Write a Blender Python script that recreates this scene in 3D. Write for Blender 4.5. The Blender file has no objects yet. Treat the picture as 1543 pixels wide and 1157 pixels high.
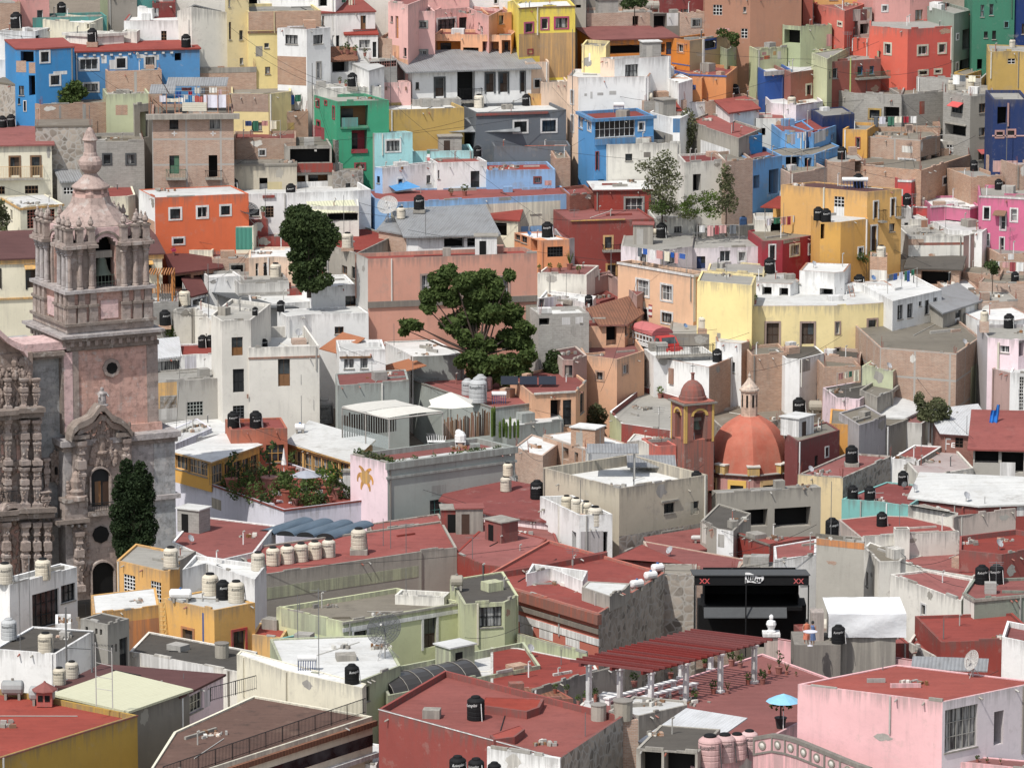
import bpy,bmesh,math,random
import numpy as np
from mathutils import Vector,Matrix
R=random.Random(7)
SC=bpy.context.scene
COL=SC.collection
W0,H0,F=1543.0,1157.0,7000.0
PITCH=math.radians(10.5)
CAM=Vector((0,0,100.0))
FWD=Vector((0,math.cos(PITCH),-math.sin(PITCH)))
UPV=Vector((0,math.sin(PITCH),math.cos(PITCH)))
RGT=Vector((1,0,0))
cd=bpy.data.cameras.new('camera');cam=bpy.data.objects.new('camera',cd);COL.objects.link(cam)
cam.location=CAM;cam.rotation_euler=(math.pi/2-PITCH,0,0)
cd.sensor_width=36;cd.lens=36*F/W0;cd.clip_start=1;cd.clip_end=5000
SC.camera=cam
TX,TY,TS=0.0,0.0,1.0
def T(ox,oy,s=3.8575):
 global TX,TY,TS
 TX,TY,TS=ox,oy,s
def q(x,y):return(TX+x/TS,TY+y/TS)
def ray(px,py):return FWD+RGT*((px-W0/2)/F)-UPV*((py-H0/2)/F)
def P(px,py,D):return CAM+ray(px,py)*D
def Pz(px,py,z):
 r=ray(px,py);return CAM+r*((z-CAM.z)/r.z)
def proj(p):
 v=p-CAM;d=v.dot(FWD)
 return(W0/2+F*v.x/d,H0/2-F*v.dot(UPV)/d,d)
DY=[-140,0,150,350,500,700,850,1000,1157,1320]
DD=[498,485,472,455,437,410,365,325,290,260]
def Dprof(y):return float(np.interp(y,DY,DD))
_ty,_tz=[],[]
for _y,_d in zip(DY,DD):
 _p=P(W0/2,_y,_d);_ty.append(_p.y);_tz.append(_p.z)
_o=np.argsort(_ty);_ty=list(np.array(_ty)[_o]);_tz=list(np.array(_tz)[_o])
_ty=[0,150]+_ty+[700,1600];_tz=[_tz[0]-4,_tz[0]-2]+_tz+[_tz[-1]+45,_tz[-1]+110]
def prof_ground(y):return float(np.interp(y,_ty,_tz))-6.5
GX0,GY0,GS,GNX,GNY=-160.0,150.0,4.0,81,120
GZ=None
def fit_ground():
 global GZ
 xs=GX0+GS*np.arange(GNX);ys=GY0+GS*np.arange(GNY)
 base=np.array([prof_ground(y)for y in ys])[:,None]+np.zeros(GNX)[None,:]
 g=base.copy();X,Y=np.meshgrid(xs,ys)
 for sp in SPECS:
  if sp['bot']is not None:continue
  i=max(range(len(sp['pts'])),key=lambda j:sp['pts'][j][1])
  D=sp['D'];zb=P(sp['pts'][i][0],min(sp['yb'],sp['pts'][i][1]+170),D).z-2.2
  for k,p in enumerate(sp['fr']+sp['bk']):
   z=zb+(.0 if k<len(sp['fr'])else 1.0)
   d2=(X-p.x)**2+(Y-p.y)**2
   m=d2<81;g[m]=np.minimum(g[m],z)
 for _ in range(3):
  gp=np.pad(g,1,mode='edge')
  sm=(gp[:-2,1:-1]+gp[2:,1:-1]+gp[1:-1,:-2]+gp[1:-1,2:]+4*g)/8
  g=np.minimum(sm,g+.5)
 GZ=g
def ground(x,y):
 fx,fy=(x-GX0)/GS,(y-GY0)/GS
 if fx<0 or fy<0 or fx>=GNX-1 or fy>=GNY-1:
  fx=min(max(fx,0),GNX-1.001);cy=min(max(fy,0),GNY-1.001)
  i,j=int(fx),int(cy)
  return prof_ground(y)if fy!=cy else float(GZ[j,i])
 i,j=int(fx),int(fy);u,v=fx-i,fy-j
 return float((GZ[j,i]*(1-u)+GZ[j,i+1]*u)*(1-v)+(GZ[j+1,i]*(1-u)+GZ[j+1,i+1]*u)*v)
def lin(h):
 c=[int(h[i:i+2],16)/255 for i in(0,2,4)]
 return[x/12.92 if x<=.04045 else((x+.055)/1.055)**2.4 for x in c]
PAL=dict(white='f0efec',offwhite='e4e0d4',cream='ece4c8',grey='b4b0a8',ltgrey='cdcac4',slate='6d747c',conc='aaa498',conc2='b6b1a6',conc3='a6a298',blue='3c92d0',skyblue='86b8ea',ltblue='6aa8e0',cobalt='2a60b6',aqua='a4e4e6',aquadk='7cc0ba',teal='4f9c94',green='30a076',dkgreen='2f7f62',pink='f0b8b0',peach='f2ad7c',peachpale='eecfb4',orange='e08a34',vermil='e2662c',yellow='ecd020',paleyel='f0da94',paleochre='e8d294',ochre='e0a850',gold='e8b050',mustard='cba544',mustard2='b9953c',scarlet='d8403c',crimson='b02c3c',brickred='9c453c',coral='e06650',coral2='d25c50',rust='a05040',terrac='a8604e',maroon='863c3a',hotpink='d86c92',pinkfg='f2b8ba',rose='d89890',lime='ccd09e',limeold='bcc29a',sage='aab48c',sagegrey='a2a8a2',sagedk='8c9686',greygreen='8c9a8c',navy='243a6c',wood='8e6238',darkwood='4c382c',brown='b27e62',tan='c8b088',tan2='e6cc98',taupe='8e877d',plaster='e4dfd4',plaster2='c8b6aa',plasterold='c6baa2',salmon='dc9c84',salmonred='c0705f',lilac='e8dce0',lilacgrey='b8b2b2',lavender='e2e0ec',pinkwhite='f0dede',mauve='b8948a',peach2='eabc96',peach3='e2ac84',orange2='ee9450',orange3='e09c34',terraorange='c0623c',magenta='d03c7c',black='17181a',dark='2c2e30',void='131313',stonetrim='b5988a',darkgrey='55585a',magwhite='f0d6dc',plum='5e2f33',stone='8f8478',greenmetal='4a7a5c',lampblack='0c0c0e')
MATS={}
def nd(nt,t,**k):
 n=nt.nodes.new(t)
 for a,b in k.items():setattr(n,a,b)
 return n
def base_mat(name,rough=.9,spec=.2):
 m=bpy.data.materials.new(name);m.use_nodes=True
 nt=m.node_tree;b=nt.nodes['Principled BSDF']
 b.inputs['Roughness'].default_value=rough
 b.inputs['Specular IOR Level'].default_value=spec
 return m,nt,b
def noise(nt,scale,detail=4,rough=.6,vec=None,coord='pos',stretch=None):
 if vec is None:
  if coord=='pos':vec=nd(nt,'ShaderNodeNewGeometry').outputs['Position']
  else:vec=nd(nt,'ShaderNodeTexCoord').outputs[coord]
 if stretch:
  mp=nd(nt,'ShaderNodeMapping');mp.inputs['Scale'].default_value=stretch
  nt.links.new(vec,mp.inputs['Vector']);vec=mp.outputs['Vector']
 n=nd(nt,'ShaderNodeTexNoise');n.inputs['Scale'].default_value=scale
 n.inputs['Detail'].default_value=detail;n.inputs['Roughness'].default_value=rough
 nt.links.new(vec,n.inputs['Vector'])
 return n.outputs['Fac']
def ramp(nt,fac,a,b,ca=(0,0,0,1),cb=(1,1,1,1)):
 r=nd(nt,'ShaderNodeValToRGB');e=r.color_ramp.elements
 e[0].position=a;e[1].position=b;e[0].color=ca;e[1].color=cb
 nt.links.new(fac,r.inputs['Fac']);return r.outputs['Color']
def mix(nt,fac,a,b,typ='MIX'):
 m=nd(nt,'ShaderNodeMix',data_type='RGBA',blend_type=typ)
 for s,v in((m.inputs[0],fac),(m.inputs[6],a),(m.inputs[7],b)):
  if hasattr(v,'is_linked'):nt.links.new(v,s)
  elif isinstance(v,(int,float)):s.default_value=v if s==m.inputs[0]else(v,v,v,1)
  else:s.default_value=(*v[:3],1)
 return m.outputs[2]
def mul(nt,a,f):
 m=nd(nt,'ShaderNodeMath',operation='MULTIPLY');nt.links.new(a,m.inputs[0]);m.inputs[1].default_value=f
 return m.outputs[0]
def bump(nt,b,h,strength=.4,dist=.03):
 n=nd(nt,'ShaderNodeBump');n.inputs['Strength'].default_value=strength;n.inputs['Distance'].default_value=dist
 nt.links.new(h,n.inputs['Height']);nt.links.new(n.outputs['Normal'],b.inputs['Normal'])
KW,KR=.86,.56
def vary(nt,col,amt,s0=.78,s1=1.08):
 oi=nd(nt,'ShaderNodeObjectInfo');mr=nd(nt,'ShaderNodeMapRange');nt.links.new(oi.outputs['Random'],mr.inputs[0]);mr.inputs[3].default_value=1-amt*1.3;mr.inputs[4].default_value=1+amt*.7
 h=nd(nt,'ShaderNodeHueSaturation');nt.links.new(mr.outputs[0],h.inputs['Value']);nt.links.new(col,h.inputs['Color'])
 m2=nd(nt,'ShaderNodeMath',operation='MULTIPLY');nt.links.new(oi.outputs['Random'],m2.inputs[0]);m2.inputs[1].default_value=7.31
 fr=nd(nt,'ShaderNodeMath',operation='FRACT');nt.links.new(m2.outputs[0],fr.inputs[0]);m3=nd(nt,'ShaderNodeMapRange');nt.links.new(fr.outputs[0],m3.inputs[0]);m3.inputs[3].default_value=s0;m3.inputs[4].default_value=s1
 nt.links.new(m3.outputs[0],h.inputs['Saturation']);return h.outputs['Color']
def stucco(key,c,wear=.35,k=KW):
 m,nt,b=base_mat(key)
 c=[x*k for x in c];lum=sum(c)/3
 n1=noise(nt,.22,5,.65);n2=noise(nt,1.7,5,.7);n3=noise(nt,1.0,5,.7,stretch=(1.8,1.8,.16))
 col=mix(nt,ramp(nt,n1,.35,.7),[x*.9 for x in c],[min(1,x*1.06)for x in c])
 col=mix(nt,mul(nt,ramp(nt,n2,.55,.72),.35*wear+.06),col,[x*.55+.06 for x in c])
 dirt=[.5*x+.5*y for x,y in zip([lum*.42]*3,[.16,.14,.12])]
 col=mix(nt,mul(nt,ramp(nt,n3,.54,.76),.35*wear+.03),col,dirt)
 sep=nd(nt,'ShaderNodeSeparateXYZ');nt.links.new(nd(nt,'ShaderNodeTexCoord').outputs['UV'],sep.inputs[0])
 mr=nd(nt,'ShaderNodeMapRange');nt.links.new(sep.outputs[1],mr.inputs[0]);mr.inputs[1].default_value=-2.2;mr.inputs[2].default_value=-.05;mr.inputs[3].default_value=-.28;mr.inputs[4].default_value=.16
 ad=nd(nt,'ShaderNodeMath',operation='ADD');nt.links.new(noise(nt,1.0,5,.75,stretch=(2.6,2.6,.12)),ad.inputs[0]);nt.links.new(mr.outputs[0],ad.inputs[1])
 col=mix(nt,mul(nt,ramp(nt,ad.outputs[0],.52,.72),.28+.4*wear),col,dirt)
 if wear>.5:
  n4=noise(nt,.55,8,.75)
  col=mix(nt,mul(nt,ramp(nt,n4,.58,.64),.75*(wear-.3)),col,[.30,.27,.235])
  n5=noise(nt,.8,9,.7)
  col=mix(nt,mul(nt,ramp(nt,n5,.62,.66),.6*(wear-.4)),col,[.47,.44,.40])
 nt.links.new(vary(nt,col,.05,.93,1.08),b.inputs['Base Color'])
 bump(nt,b,noise(nt,5,4),.35,.03)
 return m
def bricks(key,c1,c2,mortar,bw,bh,ms,frame=False,wear=.4):
 m,nt,b=base_mat(key)
 uv=nd(nt,'ShaderNodeTexCoord').outputs['UV']
 def br(w,h,s,off=.5):
  t=nd(nt,'ShaderNodeTexBrick');t.offset=off
  for k,v in(('Scale',1),('Mortar Size',s),('Brick Width',w),('Row Height',h),('Mortar Smooth',.2),('Bias',0)):t.inputs[k].default_value=v
  nt.links.new(uv,t.inputs['Vector']);return t
 t=br(bw,bh,ms)
 for k,v in(('Color1',c1),('Color2',c2),('Mortar',mortar)):t.inputs[k].default_value=(*v,1)
 col=t.outputs['Color']
 n1=noise(nt,.5,6,.7);n2=noise(nt,2.2,4,.7);n3=noise(nt,1.0,5,.7,stretch=(1.5,1.5,.2))
 n0=noise(nt,1.0,6,.8,stretch=(1.2,1.2,9))
 col=mix(nt,ramp(nt,n0,.3,.75),col,[.62*x for x in c1],'MIX')if False else mix(nt,mul(nt,ramp(nt,n0,.42,.7),.5),col,[x*.6 for x in c2])
 col=mix(nt,mul(nt,ramp(nt,n1,.5,.72),.42),col,[x*1.1 for x in mortar])
 col=mix(nt,mul(nt,ramp(nt,n2,.5,.75),.4),col,[x*.6 for x in c1])
 col=mix(nt,mul(nt,ramp(nt,n3,.55,.75),wear),col,[.17,.15,.13])
 if frame:
  t2=br(3.4,2.55,.11,0);r=ramp(nt,t2.outputs['Fac'],.4,.6)
  col=mix(nt,mul(nt,r,.9),col,[.36,.345,.315])
 nt.links.new(vary(nt,col,.14),b.inputs['Base Color'])
 bump(nt,b,t.outputs['Fac'],.25,-.02)
 return m
def stone_mat(key,c=(.26,.225,.19),sc=1.7):
 m,nt,b=base_mat(key)
 pos=nd(nt,'ShaderNodeNewGeometry').outputs['Position']
 v=nd(nt,'ShaderNodeTexVoronoi');v.inputs['Scale'].default_value=sc;nt.links.new(pos,v.inputs['Vector'])
 v2=nd(nt,'ShaderNodeTexVoronoi',feature='DISTANCE_TO_EDGE');v2.inputs['Scale'].default_value=sc;nt.links.new(pos,v2.inputs['Vector'])
 sep=nd(nt,'ShaderNodeSeparateColor');nt.links.new(v.outputs['Color'],sep.inputs['Color'])
 col=mix(nt,sep.outputs[0],[x*.6 for x in c],[min(1,x*1.5)for x in c])
 col=mix(nt,ramp(nt,v2.outputs['Distance'],.02,.12),[.36,.34,.31],col)
 n=noise(nt,.4,6,.7);col=mix(nt,mul(nt,ramp(nt,n,.5,.65),.65),col,[.38,.35,.31])
 n=noise(nt,.9,6,.7);col=mix(nt,mul(nt,ramp(nt,n,.52,.7),.55),col,[.12,.115,.10])
 nt.links.new(col,b.inputs['Base Color']);bump(nt,b,v2.outputs['Distance'],.5,.08)
 return m
def roof_mat(key,c,c2,c3,a2=.5,a3=.5,rough=.85):
 m,nt,b=base_mat(key,rough)
 n1=noise(nt,.16,6,.65);n2=noise(nt,.7,7,.72);n3=noise(nt,3,6,.7);n4=noise(nt,.38,9,.75)
 col=mix(nt,ramp(nt,n1,.35,.68),[x*.86 for x in c],[x*1.12 for x in c])
 col=mix(nt,mul(nt,ramp(nt,n2,.53,.7),a2),col,c2)
 col=mix(nt,mul(nt,ramp(nt,n4,.57,.68),a3),col,c3)
 col=mix(nt,mul(nt,ramp(nt,n3,.45,.8),.3),col,[x*.62 for x in c])
 lap=noise(nt,1.0,3,.6,stretch=(.25,2.2,1));col=mix(nt,mul(nt,ramp(nt,lap,.45,.62),.22),col,[min(1,x*1.3)for x in c])
 n6=noise(nt,.45,4,.5);rg=nd(nt,'ShaderNodeMath',operation='PINGPONG');nt.links.new(n6,rg.inputs[0]);rg.inputs[1].default_value=.055
 col=mix(nt,mul(nt,ramp(nt,rg.outputs[0],.0,.006,(1,1,1,1),(0,0,0,1)),.3),col,[x*.6 for x in c])
 nt.links.new(vary(nt,col,.16),b.inputs['Base Color']);bump(nt,b,n3,.3,.03)
 return m
def wave_mat(key,c,c2,per,rough=.6,amt=.35,dirt=.5,metal=0):
 m,nt,b=base_mat(key,rough,.4);b.inputs['Metallic'].default_value=metal
 uv=nd(nt,'ShaderNodeTexCoord').outputs['UV']
 w=nd(nt,'ShaderNodeTexWave');w.inputs['Scale'].default_value=.314/per
 nt.links.new(uv,w.inputs['Vector'])
 n1=noise(nt,.6,6,.7);n2=noise(nt,1.2,5,.7,coord='UV',stretch=(2.5,.3,1))
 col=mix(nt,mul(nt,ramp(nt,n1,.45,.7),dirt),c,c2)
 col=mix(nt,mul(nt,ramp(nt,n2,.5,.7),dirt),col,[x*.7 for x in c2])
 col=mix(nt,mul(nt,w.outputs['Fac'],amt),col,[x*.55 for x in c])
 nt.links.new(col,b.inputs['Base Color']);bump(nt,b,w.outputs['Fac'],.6,.06)
 return m
def flat_mat(key,c,rough=.6,spec=.3,metal=0):
 m,nt,b=base_mat(key,rough,spec);b.inputs['Metallic'].default_value=metal
 n=noise(nt,2.5,5,.7)
 nt.links.new(vary(nt,mix(nt,ramp(nt,n,.35,.75),[x*1.05 for x in c],[x*.88 for x in c]),.12),b.inputs['Base Color'])
 return m
def rf(h,k=KR):return[x*k for x in lin(h)]
DESAT=.16
def lin(h,_l=lin):
 c=_l(h);g=.3*c[0]+.6*c[1]+.1*c[2]
 return[x*(1-DESAT)+g*DESAT for x in c]
def M(key):
 if key in MATS:return MATS[key]
 w=.58;k0=key
 if key.endswith('!'):k0,w=key[:-1],.95
 if key.endswith('~'):k0,w=key[:-1],.72
 if k0 in('brick','brickf'):
  m=bricks(key,(.48,.275,.18),(.35,.195,.13),(.44,.37,.30),.3,.11,.02,k0=='brickf')
 elif k0=='redbrick':m=bricks(key,(.27,.10,.07),(.22,.075,.055),(.28,.17,.13),.3,.1,.012)
 elif k0=='block':m=bricks(key,(.36,.345,.315),(.31,.295,.27),(.40,.385,.355),.42,.21,.015)
 elif k0=='stonewall':m=stone_mat(key)
 elif k0=='r_red':m=roof_mat(key,rf('ac4a3e',.62),rf('843c36'),rf('b4766a'),.65,.45)
 elif k0=='r_redold':m=roof_mat(key,rf('a04a44'),rf('804040'),rf('c0a098'),.6,.7)
 elif k0=='r_pergola':m=flat_mat(key,[x*.5 for x in lin('a03a34')],.7)
 elif k0=='r_brick':m=roof_mat(key,rf('ae4a3a',.62),rf('8a3c34'),rf('b4685a'),.55,.45)
 elif k0=='r_maroon':m=roof_mat(key,rf('7e4a46'),rf('6c403e'),rf('8c605a'),.4,.3)
 elif k0=='r_white':m=roof_mat(key,rf('eeeeea',.64),rf('c8c2b6',.62),rf('98928a',.58),.65,.45)
 elif k0=='r_grey':m=roof_mat(key,rf('bcb8ae'),rf('98938a'),rf('d8d4cc'),.5,.5)
 elif k0=='r_dirt':m=roof_mat(key,rf('a09684'),rf('6c665c'),rf('c8c0b2'),.6,.5)
 elif k0=='r_dark':m=roof_mat(key,rf('6c665e'),rf('4c4844'),rf('8c867a'),.5,.4)
 elif k0=='r_pinkish':m=roof_mat(key,rf('dcc4be'),rf('b06058'),rf('e8e4de'),.6,.5)
 elif k0=='r_terrace':m=roof_mat(key,rf('a85850'),rf('94504a'),rf('b8786e'),.4,.3)
 elif k0=='metal':m=wave_mat(key,rf('b4b6b8'),rf('8c8680'),.25,.5,.3,.5)
 elif k0=='metalwhite':m=wave_mat(key,rf('e6e8ea',.66),rf('b8b6b0'),.25,.5,.2,.3)
 elif k0=='metalblue':m=wave_mat(key,rf('6c8498'),rf('586c7c'),.9,.5,.25,.3)
 elif k0=='metalyel':m=wave_mat(key,rf('eeecc4',.64),rf('e0deb4',.62),.3,.5,.12,.2)
 elif k0=='metalstripe':m=wave_mat(key,rf('b4b8bc'),rf('d8d4a0'),1.5,.5,.7,.1)
 elif k0=='tile':m=wave_mat(key,rf('b27452'),rf('7c5a48'),.3,.9,.6,.6)
 elif k0=='tilenew':m=wave_mat(key,rf('d4824e'),rf('b46a40'),.25,.9,.3,.3)
 elif k0=='browntile':m=roof_mat(key,rf('7c5644'),rf('4a3c34'),rf('98745c'),.9,.8)
 elif k0=='screen':m=wave_mat(key,rf('4fae98'),rf('3f9c88'),.4,.9,.2,.3)
 elif k0=='glass':
  m,nt,b=base_mat(key,.12,.5)
  n=noise(nt,.7,2);nt.links.new(ramp(nt,n,.4,.65,(.012,.014,.016,1),(.06,.07,.075,1)),b.inputs['Base Color'])
 elif k0=='curtain':
  m,nt,b=base_mat(key,.25,.5)
  n=noise(nt,1.0,3,.6,stretch=(5,5,.4));nt.links.new(ramp(nt,n,.40,.6,(.03,.032,.035,1),(.34,.34,.33,1)),b.inputs['Base Color'])
 elif k0=='earth':m=roof_mat(key,(.20,.165,.125),(.11,.10,.075),(.30,.27,.22),.7,.6)
 elif k0=='asphalt':m=roof_mat(key,(.11,.105,.10),(.07,.07,.07),(.16,.15,.14),.5,.4)
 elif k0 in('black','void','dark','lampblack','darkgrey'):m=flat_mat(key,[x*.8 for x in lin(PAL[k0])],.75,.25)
 elif k0.startswith('f_'):m=flat_mat(key,[x*.8 for x in lin(PAL[k0[2:]])])
 else:m=stucco(key,lin(PAL[k0]),w)
 MATS[key]=m
 return m
class MB:
 def __init__(s):s.v,s.f,s.m,s.uv,s.mats,s.sm=[],[],[],[],[],[]
 def mi(s,key):
  if key not in s.mats:s.mats.append(key)
  return s.mats.index(key)
 def poly(s,pts,key,uvs=None,smooth=False):
  n=len(s.v);s.v+=[tuple(p)for p in pts];s.f.append(tuple(range(n,n+len(pts))));s.m.append(s.mi(key));s.sm.append(smooth)
  if uvs is None:
   p=[Vector(x)for x in pts]
   nn=(p[1]-p[0]).cross(p[-1]-p[0])
   e=(p[1]-p[0]);e=e.normalized()if e.length>1e-6 else RGT
   if nn.length>1e-9 and abs(nn.normalized().z)<.5 and abs(e.z)<.5:e=Vector((e.x,e.y,0)).normalized();g=Vector((0,0,1))
   else:g=nn.normalized().cross(e)if nn.length>1e-9 else UPV
   uvs=[(x.dot(e),x.dot(g))for x in p]
  s.uv+=uvs
 def mesh(s,name,off):
  me=bpy.data.meshes.new(name)
  me.from_pydata([(x-off[0],y-off[1],z-off[2])for x,y,z in s.v],[],s.f)
  for k in s.mats:me.materials.append(M(k))
  me.polygons.foreach_set('material_index',s.m)
  me.polygons.foreach_set('use_smooth',s.sm)
  ul=me.uv_layers.new(name='uv')
  ul.data.foreach_set('uv',[c for t in s.uv for c in t])
  me.update()
  return me
 def box8(s,a,key):
  b,t=a[:4],a[4:]
  s.poly(t,key);s.poly(b[::-1],key)
  for i in range(4):j=(i+1)%4;s.poly([b[i],b[j],t[j],t[i]],key)
 def obox(s,c,ux,uy,h,key):
  c=Vector(c);b=[c-ux-uy,c+ux-uy,c+ux+uy,c-ux+uy]
  s.box8(b+[p+Vector((0,0,h))for p in b],key)
 def box(s,x0,x1,y0,y1,z0,z1,key):
  s.obox(((x0+x1)/2,(y0+y1)/2,z0),Vector(((x1-x0)/2,0,0)),Vector((0,(y1-y0)/2,0)),z1-z0,key)
 def tube(s,a,b,r0,r1,key,n=6,cap=True):
  a,b=Vector(a),Vector(b);d=(b-a).normalized()
  x=d.cross(Vector((0,0,1))if abs(d.z)<.9 else Vector((1,0,0))).normalized();y=d.cross(x)
  ra=[a+(x*math.cos(t)+y*math.sin(t))*r0 for t in[2*math.pi*i/n for i in range(n)]]
  rb=[b+(x*math.cos(t)+y*math.sin(t))*r1 for t in[2*math.pi*i/n for i in range(n)]]
  for i in range(n):j=(i+1)%n;s.poly([ra[j],ra[i],rb[i],rb[j]],key,smooth=n>6)
  if cap:s.poly(ra,key);s.poly(rb[::-1],key)
 def lathe(s,c,prof,key,n=16,smooth=True,rot=0):
  c=Vector(c);rings=[]
  for r,z in prof:rings.append([c+Vector((r*math.cos(rot+2*math.pi*i/n),r*math.sin(rot+2*math.pi*i/n),z))for i in range(n)])
  for k in range(len(rings)-1):
   kk=key[k]if isinstance(key,list)else key
   for i in range(n):j=(i+1)%n;s.poly([rings[k][i],rings[k][j],rings[k+1][j],rings[k+1][i]],kk,smooth=smooth)
  kk=key[-1]if isinstance(key,list)else key
  s.poly(rings[-1],kk);s.poly(rings[0][::-1],kk)
 def blob(s,c,rx,ry,rz,key,n=8,m=5):
  c=Vector(c);rings=[]
  for k in range(1,m):
   t=math.pi*k/m
   rings.append([c+Vector((rx*math.sin(t)*math.cos(2*math.pi*i/n),ry*math.sin(t)*math.sin(2*math.pi*i/n),-rz*math.cos(t)))for i in range(n)])
  for k in range(len(rings)-1):
   for i in range(n):j=(i+1)%n;s.poly([rings[k][i],rings[k][j],rings[k+1][j],rings[k+1][i]],key,smooth=True)
  for i in range(n):
   j=(i+1)%n
   s.poly([rings[0][j],rings[0][i],c-Vector((0,0,rz))],key,smooth=True);s.poly([rings[-1][i],rings[-1][j],c+Vector((0,0,rz))],key,smooth=True)
def empty(name,loc,label,cat,group=None,kind=None):
 o=bpy.data.objects.new(name,None);COL.objects.link(o);o.location=loc;o.empty_display_size=.3
 tag(o,label,cat,group,kind);return o
def tag(o,label,cat=None,group=None,kind=None):
 if label:o['label']=label
 if cat:o['category']=cat
 if group:o['group']=group
 if kind:o['kind']=kind
 return o
def wloc(o):
 v=Vector(o.location)
 while o.parent:o=o.parent;v=v+o.location
 return v
def part(name,mb,parent=None,loc=None):
 if not mb.f:return None
 off=wloc(parent)if parent else Vector(loc or(0,0,0))
 o=bpy.data.objects.new(name,mb.mesh(name,off));COL.objects.link(o)
 if parent:o.parent=parent
 else:o.location=off
 return o
def thing(name,mb,loc,label,cat,group=None,kind=None):
 return tag(part(name,mb,None,loc),label,cat,group,kind)
class Face:
 def __init__(s,a,b):
  s.a,s.b=a.copy(),b.copy();d=Vector((b.x-a.x,b.y-a.y,0));s.L=d.length;s.u=d.normalized();s.n=Vector((s.u.y,-s.u.x,0))
 def uv(s,px,py):
  r=ray(px,py);dn=r.dot(s.n)
  if abs(dn)<1e-6:return(0,0)
  p=CAM+r*((s.a-CAM).dot(s.n)/dn)
  return((p-s.a).dot(s.u),p.z-s.a.z)
 def p(s,u,v,w=0):return s.a+s.u*u+Vector((0,0,v))+s.n*w
 def box(s,mb,u0,u1,v0,v1,w0,w1,key):
  b=[s.p(u0,v0,w1),s.p(u1,v0,w1),s.p(u1,v0,w0),s.p(u0,v0,w0)]
  mb.box8(b+[x+Vector((0,0,v1-v0))for x in b],key)
 def quad(s,mb,u0,u1,v0,v1,w,key):
  mb.poly([s.p(u0,v0,w),s.p(u1,v0,w),s.p(u1,v1,w),s.p(u0,v1,w)],key,[(u0,v0),(u1,v0),(u1,v1),(u0,v1)])
SPECS=[]
def H(label,wall,roof,pts,yb,W='',**k):
 pp=[tuple(float(c)for c in s.split(','))for s in pts.split()]
 pp=[q(*c)for c in pp]
 wl=[]
 for s in W.split(';'):
  s=s.strip()
  if not s:continue
  a=s.split(',')
  x0,y0=q(float(a[0]),float(a[1]));x1,y1=q(float(a[2]),float(a[3]))
  t=(a[4]if len(a)>4 else 'g').split(':')
  wl.append((x0,y0,x1,y1,t[0],t[1]if len(t)>1 else None))
 sp=dict(label=label,wall=wall,roof=roof,pts=pp,yb=q(0,yb)[1],W=wl,d=7,par=.3,dD=0,cat='house',name=None,eave=0,rise=0,f=None,B='',ob=0,bot=None,D=None,push=16)
 sp.update(k)
 if sp.get('back'):sp['back']=[q(*[float(c)for c in s.split(',')])for s in sp['back'].split()]
 SPECS.append(sp)
 return sp
def footprint(sp,D):
 pts=sp['pts'];i=max(range(len(pts)),key=lambda j:pts[j][1])
 ref=P(*pts[i],D);z=ref.z
 fr=[Pz(x,y,z)for x,y in pts]
 fr=[p if abs(p.y-ref.y)<45 else Vector((p.x*ref.y/p.y,ref.y+45*(1 if p.y>ref.y else-1),z))for p in fr]
 a,b=fr[0],fr[-1]
 if sp.get('back'):return fr,[Pz(x,y,z)for x,y in sp['back']]
 if len(fr)==3:
  e1,e2=(fr[0]-fr[1]),(fr[2]-fr[1])
  ang=e1.angle(e2)if e1.length>.01 and e2.length>.01 else 3.1
  if math.degrees(ang)<138 and not sp.get('off'):
   return fr,[b+e1]
 ch=(b-a).normalized();n=Vector((-ch.y,ch.x,0))
 if n.y<0:n=-n
 if abs(n.x)>.3:n=Vector((n.x*.35,n.y+.6,0)).normalized()
 return fr,[b+n*sp['d'],a+n*sp['d']]
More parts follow.
